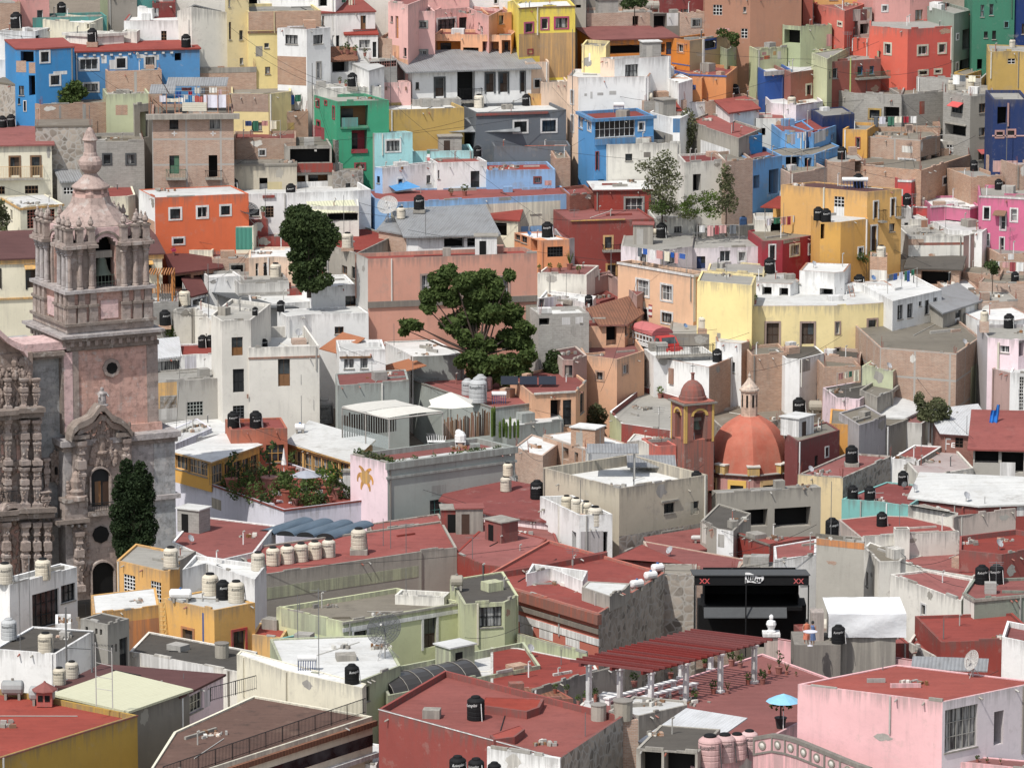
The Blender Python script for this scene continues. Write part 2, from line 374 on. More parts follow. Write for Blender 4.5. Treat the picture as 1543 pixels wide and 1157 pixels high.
def solve():
 S=4;bw,bh=int(W0/S)+2,int(H0/S)+60
 Y0=-40
 B=np.full((bh,bw),-1.0)
 xs=np.arange(bw)*S;ys=np.arange(bh)*S+Y0
 order=sorted(SPECS,key=lambda s:(bool(s.get('on')),-(s['yb']+s['ob'])))
 for sp in order:
  pts=sp['pts'];yr=max(p[1]for p in pts)
  D=sp['D']or(Dprof(sp['yb'])+sp['dD'])
  px=[p[0]for p in pts];py=[p[1]for p in pts]
  c0,c1=max(0,int(px[0]/S)),min(bw-1,int(px[-1]/S))
  if sp.get('on'):
   h=[o for o in SPECS if o['label'].startswith(sp['on'])][0];i=max(range(len(pts)),key=lambda j:pts[j][1])
   D=(Pz(*pts[i],h['fr'][0].z-h['par']+sp['oh'])-CAM).dot(FWD);sp['bot']=sp['oh']+.15
  elif not sp['D']:
   need,tot=[],0
   for c in range(c0,c1+1):
    yt=np.interp(xs[c],px,py)
    kk=D/F/max(.05,math.sin(PITCH+math.atan((yt-H0/2)/F)))
    Dc=D+(yr-yt)*kk
    r0,r1=max(0,int((yt-Y0)/S)+1),min(bh,int((sp['yb']-Y0)/S)-1)
    if r1<=r0:continue
    colb=B[max(r0,r1-2):r1+4,c];tot+=len(colb);need+=list((colb[colb>0]-Dc+.3))
   if tot and len(need)>.04*tot:
    D+=min(sp['push'],max(0,float(np.percentile(need,88))))
  sp['push_']=D-Dprof(sp['yb']);sp['D']=D
  fr,bk=footprint(sp,D);z=fr[0].z
  sp['fr'],sp['bk']=fr,bk
  for c in range(c0,c1+1):
   yt=np.interp(xs[c],px,py)
   kk=D/F/max(.05,math.sin(PITCH+math.atan((yt-H0/2)/F)))
   r0,r1=max(0,int((yt-Y0)/S)),min(bh,int((sp['yb']-Y0)/S))
   if r1>r0:
    col=B[r0:r1,c];col[col<0]=D+(yr-yt)*kk
  poly=[proj(p)[:2]for p in fr+bk]
  x0=max(0,int(min(p[0]for p in poly)/S));x1=min(bw-1,int(max(p[0]for p in poly)/S)+1)
  y0=max(0,int((min(p[1]for p in poly)-Y0)/S));y1=min(bh-1,int((max(p[1]for p in poly)-Y0)/S)+1)
  if x1>x0 and y1>y0:
   gx,gy=np.meshgrid(xs[x0:x1],ys[y0:y1]);ins=np.zeros(gx.shape,bool)
   for i in range(len(poly)):
    (ax,ay),(bx,by)=poly[i],poly[(i+1)%len(poly)]
    if ay==by:continue
    cnd=((ay>gy)!=(by>gy))&(gx<(bx-ax)*(gy-ay)/(by-ay)+ax);ins^=cnd
   rz=-math.sin(PITCH)-(gy-H0/2)/F*math.cos(PITCH)
   dep=(z-CAM.z)/rz
   sub=B[y0:y1,x0:x1];mk=ins&(sub<0);sub[mk]=dep[mk]
def inset(poly,t):
 n=len(poly);c=sum(poly,Vector((0,0,0)))/n;out=[]
 for i in range(n):
  p0,p1,p2=poly[i-1],poly[i],poly[(i+1)%n]
  e1,e2=(p1-p0),(p2-p1)
  e1=Vector((e1.x,e1.y,0)).normalized();e2=Vector((e2.x,e2.y,0)).normalized()
  n1,n2=Vector((-e1.y,e1.x,0)),Vector((-e2.y,e2.x,0))
  bs=(n1+n2);bl=bs.length
  if bl<.2:bs=n1
  else:bs=bs/bl
  cs=max(.45,bs.dot(n1));out.append(p1+bs*(t/cs))
 return out
def window(sp,root,fc,x0,y0,x1,y1,t,c,holes):
 cx,cy=(x0+x1)/2,(y0+y1)/2
 u0,u1=fc.uv(x0,cy)[0],fc.uv(x1,cy)[0];v1,v0=fc.uv(cx,y0)[1],fc.uv(cx,y1)[1]
 zb=sp['zb']-fc.a.z
 if t=='p':
  u0,u1,v1=max(u0,.0),min(u1,fc.L),min(v1,0)
  if u1-u0<.05:return
  mb=MB();fc.box(mb,u0,u1,v0,v1,-.02,.008,c or 'white');part('painted_patch' if c not in('brick','stonewall','block')else 'bare_wall_patch',mb,root);return
 if t=='l':
  mb=MB();fc.box(mb,max(u0,-.1),min(u1,fc.L+.1),v0,v1,-.02,.16,c or 'conc');part('ledge',mb,root);return
 if t=='a':
  mb=MB();a,b,cc,d=fc.p(u0,v1,.02),fc.p(u1,v1,.02),fc.p(u1,v0,.75),fc.p(u0,v0,.75);dz=Vector((0,0,-.07))
  mb.box8([a+dz,d+dz,cc+dz,b+dz,a,d,cc,b],c or 'wood');part('awning',mb,root);return
 if t=='b':
  mb=MB();fc.box(mb,u0,u1,v0-.05,v0+.12,0,.75,'conc');b=part('balcony',mb,root)
  mb=MB();k=c or 'black';n=max(3,int((u1-u0)/.16))
  for i in range(n+1):
   u=u0+.04+(u1-u0-.08)*i/n;fc.box(mb,u-.012,u+.012,v0+.12,v1,.70,.725,k)
  for w in(.2,.45):
   for u in(u0+.04,u1-.04):fc.box(mb,u-.012,u+.012,v0+.12,v1,w,w+.025,k)
  fc.box(mb,u0,u1,v1,v1+.04,.69,.735,k)
  for u in(u0+.02,u1-.02):fc.box(mb,u-.02,u+.02,v1,v1+.04,0,.69,k)
  part('railing',mb,b);return
 u0,u1=max(u0,.06),min(u1,fc.L-.06);v1=min(v1,-.06);v0=max(v0,zb+.1)
 if u1-u0<.12 or v1-v0<.12:return
 su=0
 if t in('s','S'):
  su=min(.18,(u1-u0)*.17)
  U0,U1,V0,V1=u0,u1,v0,v1
  u0,u1,v0,v1=u0+su,u1-su,v0+su*.8,v1-su
 for h in holes:
  if u0<h[1]+.02 and u1>h[0]-.02 and v0<h[3]+.02 and v1>h[2]-.02:return
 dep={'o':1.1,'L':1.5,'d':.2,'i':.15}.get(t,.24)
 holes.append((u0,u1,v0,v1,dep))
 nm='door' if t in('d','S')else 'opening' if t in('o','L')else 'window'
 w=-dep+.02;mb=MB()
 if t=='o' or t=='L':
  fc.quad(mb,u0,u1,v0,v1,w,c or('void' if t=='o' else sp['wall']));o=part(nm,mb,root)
  if t=='L':
   g=MB();gw=(u1-u0)*.42;fc.box(g,u0+gw*.3,u0+gw*1.3,v0+.02,v0+(v1-v0)*.78,w+.005,w+.05,'glass');part('inner_window',g,o)
  return
 if t in('d','S'):
  k=(c if t=='d' else None)or 'darkwood'
  if t=='S':
   for a in((U0,u0,V0,V1),(u1,U1,V0,V1),(u0,u1,v1,V1)):fc.box(mb,*a,-.02,.06,c or 'white')
   f=part('door_surround',mb,root);mb=MB()
  fc.quad(mb,u0,u1,v0,v1,w,k)
  m=(u0+u1)/2
  for(a,b)in((u0+.03,m-.02),(m+.02,u1-.03)):
   if b-a>.1:fc.box(mb,a,b,v0+.05,v0+(v1-v0)*.4,w,w+.03,k);fc.box(mb,a,b,v0+(v1-v0)*.45,v1-.05,w,w+.025,'glass' if R.random()<.5 else k)
  part('door',mb,f if t=='S' else root)
  return
 if t=='i':
  k=c or 'wood';fc.quad(mb,u0,u1,v0,v1,w,'void');o=part('window',mb,root);mb=MB()
  nu,nv=max(2,int((u1-u0)/.28)),max(2,int((v1-v0)/.28))
  for i in range(nu+1):u=u0+(u1-u0)*i/nu;fc.box(mb,u-.03,u+.03,v0,v1,w+.05,w+.09,k)
  for i in range(nv+1):v=v0+(v1-v0)*i/nv;fc.box(mb,u0,u1,v-.03,v+.03,w+.052,w+.088,k)
  part('grille',mb,o);return
 if t=='s':
  k=c or 'white'
  for a in((U0,u0,V0,V1),(u1,U1,V0,V1),(u0,u1,V0,v0),(u0,u1,v1,V1)):fc.box(mb,*a,-.02,.05,k)
  o=part('window',mb,root);fk='dark' if R.random()<.6 else 'f_white'
 else:
  fc.box(mb,u0-.05,u1+.05,v0-.09,v0,-.02,.07,'conc');o=part('window',mb,root);fk=c or R.choice(['dark','dark','f_white','f_wood'])
  if fk in PAL and fk not in('black','dark'):fk='f_'+fk
 mb=MB();fw=.05
 for a in((u0,u0+fw,v0,v1),(u1-fw,u1,v0,v1),(u0+fw,u1-fw,v0,v0+fw),(u0+fw,u1-fw,v1-fw,v1)):fc.box(mb,*a,w+.02,w+.07,fk)
 nu=max(1,round((u1-u0)/.55));nv=max(1,round((v1-v0)/.8))
 for i in range(1,nu):u=u0+(u1-u0)*i/nu;fc.box(mb,u-.022,u+.022,v0+fw,v1-fw,w+.025,w+.062,fk)
 for i in range(1,nv):v=v0+(v1-v0)*i/nv;fc.box(mb,u0+fw,u1-fw,v-.02,v+.02,w+.027,w+.06,fk)
 part('sash',mb,o)
 mb=MB();fc.quad(mb,u0,u1,v0,v1,w,'curtain' if R.random()<.4 else 'glass');part('pane',mb,o)
RC=random.Random(11);PLACED=[]
def clutter(sp,holes):
 fr,bk,root=sp['fr'],sp['bk'],sp['root'];z=fr[0].z;par=sp['par']if sp['rise']==0 and sp['eave']==0 else 0
 wk=sp['wall'][:-1]if sp['wall'][-1]in '!~' else sp['wall'];masonry=wk in('brick','brickf','block','stonewall','redbrick')
 if sp['cat']=='house' and sp['rise']==0:
  zr=z-par+(.17 if par==0 else 0)
  def rp():
   for _ in range(12):
    p=rp0()
    if all((p-o).length>2.5 for o in PLACED):break
   return p
  def rp0():
   s,t=RC.uniform(.12,.88),RC.uniform(.15,.85);a=fr[0].lerp(fr[-1],s);b=bk[-1].lerp(bk[0],s)if len(bk)>1 else fr[0].lerp(bk[0],s)
   p=a.lerp(b,t)if len(bk)>1 else(fr[1]+(fr[0]-fr[1])*s+(fr[-1]-fr[1])*t if len(fr)==3 else a);return Vector((p.x,p.y,zr))
  u=(fr[-1]-fr[0]).normalized();v=Vector((-u.y,u.x,0));big=(fr[-1]-fr[0]).length
  for _ in range(RC.choice([1,2,3,4])if big>4 else RC.choice([0,1,2])):
   p=rp();k=RC.random();mb=MB()
   if k<.3:
    h=RC.uniform(.4,1.3);mb.tube(p,p+Vector((0,0,h)),.05,.05,RC.choice(['f_grey','f_white','f_terrac','darkgrey']),6);mb.tube(p+Vector((0,0,h)),p+Vector((.12,-.1,h+.1)),.07,.07,'f_grey',6);part('roof_pipe',mb,root)
   elif k<.55:
    mb.obox(p,u*RC.uniform(.5,1.6),v*.09,RC.uniform(.12,.3),RC.choice(['conc',sp['wall'],sp['roof'],'block']));part('roof_curb',mb,root)
   elif k<.8:
    for i in range(RC.randint(6,14)):
     a=RC.uniform(0,3);d=Vector((math.cos(a),math.sin(a),0))*RC.uniform(.08,.22);mb.obox(p+u*RC.gauss(0,.45)+v*RC.gauss(0,.3),d,Vector((-d.y,d.x,0))*.5,RC.uniform(.06,.28),RC.choice(['brick','conc','f_wood','f_offwhite','f_taupe','block']))
    part('debris',mb,root)
   elif k>.9 and big>6 and sp['d']>=4 and sp['bot']is None and all((p-o).length>4 for o in PLACED):
    w=RC.uniform(.8,1.2);h=RC.uniform(1.5,2.1);kk=RC.choice([sp['wall'],'white','conc~','brick','block']);mb.obox(p,u*w,v*w*.8,h,kk);o=part('roof_room',mb,root);mb=MB();mb.obox(p-v*w*.8-u*w*.3,u*.32,v*.012,h*.8,RC.choice(['void','f_darkwood','f_grey']));part('door',mb,o);mb=MB();mb.obox(p+Vector((0,0,h)),u*(w+.12),v*(w*.8+.12),.1,RC.choice(['conc','r_red','r_white']));part('roof',mb,o)
   else:
    w=RC.uniform(.35,.7);mb.obox(p,u*w,v*w*.8,RC.uniform(.35,.9),RC.choice(['conc~',sp['wall'],'white','block','brick']));part('roof_box',mb,root)
  if big>6 and RC.random()<.6:
   a,b=rp(),rp();mb=MB();up=Vector((0,0,.04));mb.tube(a+up,b+up,.035,.035,RC.choice(['f_grey','f_offwhite','dark']),5);part('laid_pipe',mb,root)
 for i,fc in enumerate(sp['faces']):
  if fc.L<2.2:continue
  vb=max(sp['zb']-z,-9)
  hs=holes[i]
  free=lambda a,b,c,d:not any(a<h[1]+.25 and b>h[0]-.25 and c<h[3]+.25 and d>h[2]-.25 for h in hs)and not any(True for w in sp['W']if w[4]in 'pblaL' and(lambda A,B:A[0]-.2<b and B[0]+.2>a and B[1]-.2<d and A[1]+.2>c)(fc.uv(w[0],(w[1]+w[3])/2),fc.uv(w[2],(w[1]+w[3])/2))and False)
  if RC.random()<.5:
   u=RC.choice([.25,fc.L-.3,RC.uniform(.3,fc.L-.3)]);h=RC.uniform(2,5)
   if free(u-.1,u+.1,-h,0):mb=MB();fc.box(mb,u-.05,u+.05,max(vb,-h),-.05,.0,.11,RC.choice(['f_grey','f_white','f_offwhite','f_taupe',sp['wall']]));part('drain_pipe',mb,root)
  for _ in range(RC.choice([0,0,1,2])):
   u=RC.uniform(.3,fc.L-.3);mb=MB();mb.tube(fc.p(u,-par-.12,0),fc.p(u,-par-.2,.32),.06,.05,RC.choice(['f_terrac','f_grey','conc']),6);part('water_spout',mb,root)
  if masonry or sp['wall'][-1]in '!~' or RC.random()<.4:
   for _ in range(RC.randint(1,4)):
    mb=MB();u=RC.uniform(.2,fc.L-.6);l=RC.uniform(.3,min(1.8,fc.L*.3));fc.box(mb,u,min(fc.L-.02,u+l),-.02,RC.uniform(.05,.2),-.17,.004+RC.uniform(0,.01),RC.choice([sp['wall'],sp['wall'],'conc','block']))
    if sp['rise']==0 and sp['eave']==0:part('parapet_course',mb,root)
  if masonry and sp['rise']==0:
   mb=MB()
   for u in(.1,fc.L-.1):
    for k in range(3):p=fc.p(u+.08*k*(1 if u<1 else-1),0,-.1);mb.tube(p,p+Vector((RC.uniform(-.1,.1),0,RC.uniform(.4,1.1))),.014,.014,'f_rust',4)
   part('rebar',mb,root)
  if masonry or sp['cat']!='house':npt=RC.choice([0,0,1])
  else:npt=RC.choice([0,1,1,2])if '!' in sp['wall']or '~' in sp['wall']else RC.choice([0,0,0,1])
  for _ in range(npt):
   ru,rv=RC.uniform(.25,.9),RC.uniform(.2,.7);u=RC.uniform(0,fc.L);v=-RC.choice([RC.uniform(.1,.6),RC.uniform(.6,4.5)])
   if ru*2.4>fc.L:continue
   u=min(max(u,ru+.02),fc.L-ru-.02);v=min(v,-rv-.02)
   if v-rv<vb or not free(u-ru,u+ru,v-rv,v+rv):continue
   k=RC.choice(['brick','conc','conc','plaster','grey','block']if not masonry else['conc','plaster','grey']);mb=MB();n=16
   mb.poly([fc.p(u+ru*RC.uniform(.55,1)*math.cos(t),v+rv*RC.uniform(.5,1)*math.sin(t),.007)for t in[2*math.pi*j/n for j in range(n)]],k);part('bare_wall_patch',mb,root)
def build_house(sp):
 fr,bk=sp['fr'],sp['bk'];n=len(fr);D=sp['D'];z=fr[0].z
 poly=fr+bk;N=len(poly)
 zb=min(ground(p.x,p.y)for p in poly)-.6
 if sp['bot']is not None:zb=z-sp['bot']
 zb=min(zb,z-.5);sp['zb']=zb
 cen=sum(poly,Vector((0,0,0)))/N
 wk=sp['wall'].split('!')[0].split('~')[0]
 nm=sp['name']or{'brick':'brick_house','brickf':'brick_house','redbrick':'brick_house','block':'concrete_house','conc':'concrete_house','stonewall':'stone_house'}.get(wk,'house')
 root=empty(nm,(cen.x,cen.y,zb),sp['label'],sp['cat'],{'house':'houses crowded on the hillside','wall':'walls between the houses'}.get(sp['cat']))
 sp['root']=root
 par=sp['par']if sp['rise']==0 and sp['eave']==0 else 0
 tops=[Vector(p)for p in fr]+[p+Vector((0,0,sp['rise']))for p in bk]
 mb=MB();fcols=sp['f'].split(',')if sp['f']else[]
 sp['faces']=[]
 holes=[[]for _ in range(n-1)]
 for i in range(n-1):sp['faces'].append(Face(fr[i],fr[i+1]))
 for w in sp['W']:
  cx=(w[0]+w[2])/2;best=0
  for i in range(n-1):
   if sp['pts'][i][0]<=cx<=sp['pts'][i+1][0]:best=i;break
  else:best=0 if cx<sp['pts'][0][0]else n-2
  window(sp,root,sp['faces'][best],*w,holes[best])
 for i,fc in enumerate(sp['faces']):
  if sp['cat']=='house' and sp['yb']<1000 and not holes[i]and fc.L>3.4 and sp['bot']is None and RC.random()<.5 and not any(w[4]=='p' for w in sp['W']):
   for _ in range(RC.choice([1,1,2])):
    ww,hh=RC.uniform(.5,1.0),RC.uniform(.6,1.2);uu=RC.uniform(.4,fc.L-ww-.4);vv=-RC.uniform(1.0,2.4)
    a,b=proj(fc.p(uu,vv)),proj(fc.p(uu+ww,vv-hh));window(sp,root,fc,a[0],a[1],b[0],b[1],RC.choice(['g','g','s','i']),RC.choice([None,'white','grey','f_wood'])if False else None,holes[i])
 for bs in sp['B'].split(';'):
  if not bs.strip():continue
  a=bs.split(',');fi=range(n-1)if a[0]=='*' else[int(a[0])]
  o_,h_,pr=float(a[1]),float(a[2]),float(a[4])if len(a)>4 else .05
  b=MB()
  for i in fi:fc=sp['faces'][i];fc.box(b,-pr*.9,fc.L+pr*.9,-o_-h_,-o_,-.03,pr,a[3])
  part('cornice' if pr>.03 else 'painted_band',b,root)
 for i in range(n-1):
  fc=sp['faces'][i];key=fcols[i]if i<len(fcols)and fcols[i]else sp['wall']
  hs=holes[i];us=sorted({0,fc.L}|{x for h in hs for x in h[:2]});vs=sorted({zb-z,0}|{x for h in hs for x in h[2:4]})
  for a in range(len(us)-1):
   for b in range(len(vs)-1):
    um,vm=(us[a]+us[a+1])/2,(vs[b]+vs[b+1])/2
    if us[a+1]-us[a]<1e-5 or vs[b+1]-vs[b]<1e-5:continue
    if any(h[0]<um<h[1]and h[2]<vm<h[3]for h in hs):continue
    fc.quad(mb,us[a],us[a+1],vs[b],vs[b+1],0,key)
  for(u0,u1,v0,v1,dp)in hs:
   p=fc.p
   mb.poly([p(u0,v0,0),p(u0,v1,0),p(u0,v1,-dp),p(u0,v0,-dp)],key);mb.poly([p(u1,v1,0),p(u1,v0,0),p(u1,v0,-dp),p(u1,v1,-dp)],key)
   mb.poly([p(u0,v0,0),p(u0,v0,-dp),p(u1,v0,-dp),p(u1,v0,0)],key);mb.poly([p(u0,v1,-dp),p(u0,v1,0),p(u1,v1,0),p(u1,v1,-dp)],key)
 for i in range(n-1,N):
  j=(i+1)%N;a,b=poly[i],poly[j];L=(b-a).length
  key=sp.get('side')or sp['wall']
  mb.poly([(a.x,a.y,zb),(b.x,b.y,zb),tops[j],tops[i]],key,[(0,zb-z),(L,zb-z),(L,tops[j].z-z),(0,tops[i].z-z)])
 if par>0:
  inn=inset([Vector((p.x,p.y,z))for p in poly],min(.18,sp['d']*.12))
  for i in range(N):
   j=(i+1)%N
   mb.poly([tops[i],tops[j],inn[j],inn[i]],sp.get('cap')or sp['wall'])
   dz=Vector((0,0,par))
   mb.poly([inn[i],inn[j],inn[j]-dz,inn[i]-dz],sp['wall'])
  rp=[p-Vector((0,0,par))for p in inn]
  rb=MB();rb.poly(rp,sp['roof']);part('wall',mb,root);part('roof',rb,root)
  if sp.get('trim'):
   b=MB()
   for fc in sp['faces']:fc.box(b,-.07,fc.L+.07,-.2,.015,-.12,.08,sp['trim'])
   part('coping',b,root)
 else:
  part('wall',mb,root)
  ov=inset(tops,-max(.06,sp['eave']));th=Vector((0,0,.16))
  if sp['rise']:
   a0=fr[0];dirn=(bk[-1]-fr[0]);L2=Vector((dirn.x,dirn.y,0)).length;dn=Vector((dirn.x,dirn.y,0))/L2
   nf=sp['faces'][0].n if n==2 else-dn
   dep=max(1.0,abs((bk[-1]-fr[0]).dot(nf)));
   if n==2:
    for p in ov:p.z=z+sp['rise']*(-(p-a0).dot(nf))/dep
  rb=MB();key=sp['roof'];e=sp.get('edge')or key
  ov0=[p+Vector((0,0,.01))for p in ov];ov1=[p+th for p in ov]
  rb.poly(ov1,key);rb.poly(ov0[::-1],e)
  for i in range(N):j=(i+1)%N;rb.poly([ov0[i],ov0[j],ov1[j],ov1[i]],e)
  part('roof',rb,root)
 sp['holes']=holes
T(0,0)
H('pale pink house at the very top behind the black tank on the cream roof','rose','r_grey','118,-30 285,-35',140,'215,60,250,110,g')
H('bare brick stub with blue upper wall in the top corner','brick','r_grey','-40,20 118,18',150,'-40,-20,60,20,p:cobalt')
H('low teal walled roof edge beside potted plants at the top','teal','r_grey','190,105 620,95',140,d=4)
H('dark grey stucco house with teal corner above the white block','taupe','r_grey','625,-30 795,-30',105)
H('deep teal house strip behind hanging red clothes at the top','teal','r_red','765,-20 905,-25',80)
H('small dark red shed with white door beneath the top edge','maroon','r_red','885,20 1020,15',105,'895,50,925,100,d:f_white')
H('small white wall box standing before the dark red shed','white','r_white','798,42 885,52',108,d=3)
H('low cream house with flat roof left of the big white block','cream','r_white','248,115 520,138',240,'505,138,525,170,o',d=6)
H('white house with one dark framed window left of the blue house','white','r_white','-30,185 205,182 290,162',300,'68,230,122,292,s:sagegrey;203,208,230,262,g',d=6)
H('big blank white block above the long blue house','white','r_white','720,122 1075,122',290,cap='brickred',d=7)
H('long low white parapet house left of the big white block','offwhite','r_white','380,190 560,180 720,190',290,d=8)
H('narrow white chimney-like stair head with red sides on the blue house','offwhite','r_white','710,182 795,186',285,d=2,ob=4,name='stair_tower',cat='stair tower')
H('white house with grey metal roof and scribbled wall at top','offwhite~','metal','1030,65 1240,55 1325,75',325,'1138,130,1158,160,g;1252,95,1270,150,g;1252,200,1270,265,g;1185,170,1195,300,p:grey',eave=.5,rise=.8,d=6)
H('white roof terrace house with black doorway at the top','white','r_white','1366,-40 1950,-30',62,'1420,-30,1495,48,o;1850,-20,1900,40,o',d=6)
H('long blue house with white framed windows and red roof','blue~','r_red','430,308 1160,288',545,'455,335,578,415,s:white;668,330,740,405,s:white;835,322,908,398,s:white;478,478,578,540,s:white;1015,310,1055,355,o;590,325,620,370,p:white;635,350,668,405,p:white;795,318,835,340,p:white;908,320,925,350,p:white;485,318,500,328,l:white;540,317,555,327,l:white;585,316,600,326,l:white;640,315,655,325,l:white;690,313,705,323,l:white;745,310,760,320,l:white;790,308,805,318,l:white;840,306,855,316,l:white;890,304,905,314,l:white;940,303,955,313,l:white;990,302,1005,312,l:white',rise=.3,d=5,eave=.15)
H('tall blue house wing with a brick fronted corner balcony','blue','r_red','92,290 205,292 432,280',780,'228,293,293,370,s:white;285,430,355,502,s:white;168,440,205,557,o;120,300,196,365,o;94,355,152,422,p:brick;168,365,205,428,p:brick;110,500,140,555,g;135,585,155,650,s:white;105,572,117,606,g;310,415,390,435,p:white',rise=.15,d=7,off=1)
H('small blue shed with red roof behind the brick parapet','blue','r_red','1115,350 1352,348',398,'1150,368,1195,385,s:white',rise=.8,d=5)
H('two storey brick wall house below the long blue house','brick','r_dirt','622,415 940,408',548,'780,418,796,545,p:grey',d=5)
H('brick house with concrete beam top behind the laundry terrace','brick','r_dirt','935,402 1490,390',540,d=5,B='0,0,.55,conc,.02')
H('pale cream house with one bricked up window','limeold','r_grey','618,550 870,545',790,'672,612,742,670,p:brick',d=5)
H('brick garden wall house in front of the round tree','brick~','r_dirt','152,588 232,610 620,596',750,'342,615,356,690,p:grey;480,605,500,700,p:grey',d=6,off=1)
H('weathered rubble retaining slope under the brick garden wall','stonewall','earth','205,742 535,738',1010,d=5,par=0,cat='wall',name='retaining_wall')
H('white house with planted balcony at the left edge','white','r_white','-40,350 92,348',485,'45,362,86,420,g;40,425,86,482,L',d=6)
H('rough stone wall under the white house at the left edge','stonewall','r_dirt','-40,482 95,500',665,d=5,par=0,cat='wall',name='stone_wall')
H('cream house with red hipped roof and wooden balcony doors','cream','r_red','-60,852 300,845',1145,'50,905,122,1030,S:wood;175,903,242,1030,S:wood;-60,1085,28,1130,i:wood;145,1080,222,1126,i:wood;-50,965,248,1040,b:f_gold',rise=.7,d=9,eave=.3)
H('bare grey block house with two curtained windows','block','r_dirt','482,828 838,822',1082,'593,890,652,962,s:darkgrey;728,890,792,962,s:darkgrey',d=7)
H('tall brick house with laundry terrace and two small balconies','brickf','r_dirt','882,664 1358,660',1085,'985,690,1037,752,g:black;1218,695,1280,752,g:f_grey;985,905,1042,1012,d:greenmetal;1213,903,1264,1035,o;965,985,1080,1040,b:f_dkgreen;1192,990,1292,1038,b:black;1010,762,1017,792,p:white;998,774,1030,780,p:white;1234,762,1241,792,p:white;1224,774,1255,780,p:white',B='0,0,.5,conc,.65',d=8)
H('narrow shack of grey sheet metal beside the tower spire','grey','metal','358,1062 480,1058',1135,'370,1090,425,1130,i:f_white',rise=.6,d=4,eave=.2)
H('pale yellow house topped with bare brick','paleyel','r_dirt','1345,545 1560,548 1692,532',770,'1345,540,1692,652,p:brick;1463,712,1523,760,g:dark',d=6,off=1)
H('worn brick house with one arched blue curtained window','brick','r_red','1358,808 1720,806',972,'1500,865,1548,910,s:white',d=6)
H('crumbling stone and plaster house with a dark doorway','plasterold!','r_dirt','1360,968 1725,965',1110,'1508,1035,1555,1112,o;1555,1058,1640,1105,p:paleyel',d=4,par=0)
H('old concrete stair house in the dark gap beside the tall brick house','conc!','r_dirt','780,610 885,600',830,'815,650,865,800,o',d=5)
T(380,0)
H('tall pale yellow house with beam ends and tiny windows','paleochre~','r_grey','-147,-30 -20,-35',545,'-138,0,-128,42,g;-135,130,-122,232,g;-75,178,-55,232,g;-72,338,-52,376,g',d=8)
H('pale yellow house with brick upper wall right of tiny windows','paleyel','r_grey','-22,70 400,62',545,'-22,62,400,175,p:brick~;70,252,98,280,g;75,390,105,432,g;20,270,60,330,p:conc',d=8,B='0,2.0,.25,wood,.1')
H('slim white tower house with red top and brick side','white','r_red','145,165 317,172 455,160',655,'193,205,265,258,g:dark;145,330,314,496,p:brick;355,205,412,257,g:dark;370,357,402,462,s:grey',par=.1)
H('white two storey house with brown door and dark doorway','white','r_red','402,82 715,72',330,'630,92,662,172,d:f_wood;465,208,507,305,d:dark;405,95,418,150,g;585,170,720,176,l:brickred',d=7,rise=.9,eave=.1)
H('white cottage with red lean-to roof and plants in front','white','r_red','540,208 730,205',352,'622,233,685,282,g:f_white;700,245,722,335,d:dark',rise=.6,d=3,eave=.1)
H('brick pier house between the white cottage and the pink house','brick','r_grey','735,222 812,228',352,d=6)
H('white stair house under a brown tile canopy','white','tile','455,358 600,350',500,'465,360,560,422,o',rise=.8,d=4,eave=.3)
H('grey block terrace house with a brick lattice parapet','block','r_grey','680,358 842,346',510,'685,358,840,392,i:f_terrac',d=6)
H('plain white stair wall below the tile canopy','white','r_white','575,372 680,420',515,d=4,par=0,cat='wall',name='stair_wall')
H('long white parapet wall above the green house','offwhite~','r_white','355,520 750,505',590,d=4)
H('pink block house with grey framed windows','pink','r_terrace','905,68 1062,66',362,'945,120,1022,168,s:sagegrey;957,287,1024,334,s:sagegrey',d=8)
H('narrow pink and orange house with tall slit windows','pink','r_terrace','790,12 905,30',480,'805,95,818,130,g;833,95,850,225,d:orange;880,280,897,330,g;815,265,855,340,p:peach;848,385,888,480,L:orange;800,340,905,385,p:peach',d=8)
H('pink upper terrace house with purple curtained balcony window','pink','r_terrace','1062,58 1250,45 1375,95',205,'1070,102,1188,196,s:white;1203,102,1254,193,d:dark',d=7,off=1)
H('pink rooftop room under the top edge of the view','pink','r_terrace','800,-25 1262,-35',68,d=7,ob=-30)
H('peach house with four deep orange loggias','peach','r_terrace','1060,200 1505,206',345,'1065,240,1212,328,L:orange;1226,278,1316,328,L:orange;1338,243,1434,322,L:orange;1450,235,1502,320,L:orange',d=5)
H('peach corner block with one small dark window','peach','r_terrace','1368,82 1508,72',208,'1435,92,1462,140,g:black',d=6)
H('white house with long grey sheet roof and tall doors','white','metal','930,414 1622,392',600,'1055,447,1124,570,S:darkgrey;1192,405,1295,588,o;1350,420,1415,545,S:darkgrey;1430,418,1494,545,S:darkgrey;1555,415,1590,540,S:darkgrey;950,480,970,520,g;1200,515,1330,592,b:black',rise=1.0,d=6,eave=.9)
H('grey stone plinth below the white house with sheet roof','grey','r_grey','935,582 1215,576',630,d=3,par=.1,cat='wall',name='retaining_wall')
H('low pink wall house with two water spouts','pink','r_white','745,482 922,480',628,'803,600,852,630,g;775,505,782,525,l:wood;890,505,897,525,l:wood',d=5)
H('bright green house with crimson framed loggia and window','green','r_grey','350,552 490,592 795,584',985,'370,573,393,628,s:crimson;420,583,437,615,s:crimson;466,615,482,695,s:crimson;373,697,398,747,s:crimson;512,615,674,738,L:wood;578,757,668,886,L:crimson;593,945,662,992,s:crimson;350,735,420,805,p:crimson;512,738,676,748,l:green;575,868,670,890,l:crimson;520,685,615,738,p:teal')
H('brick and plank house with cluttered open upper porch','conc!','r_dirt','192,852 462,848',1095,'220,866,452,950,o;192,950,470,1002,l:brickred;194,1022,310,1086,L:wood;325,1016,440,1086,L:wood',d=7)
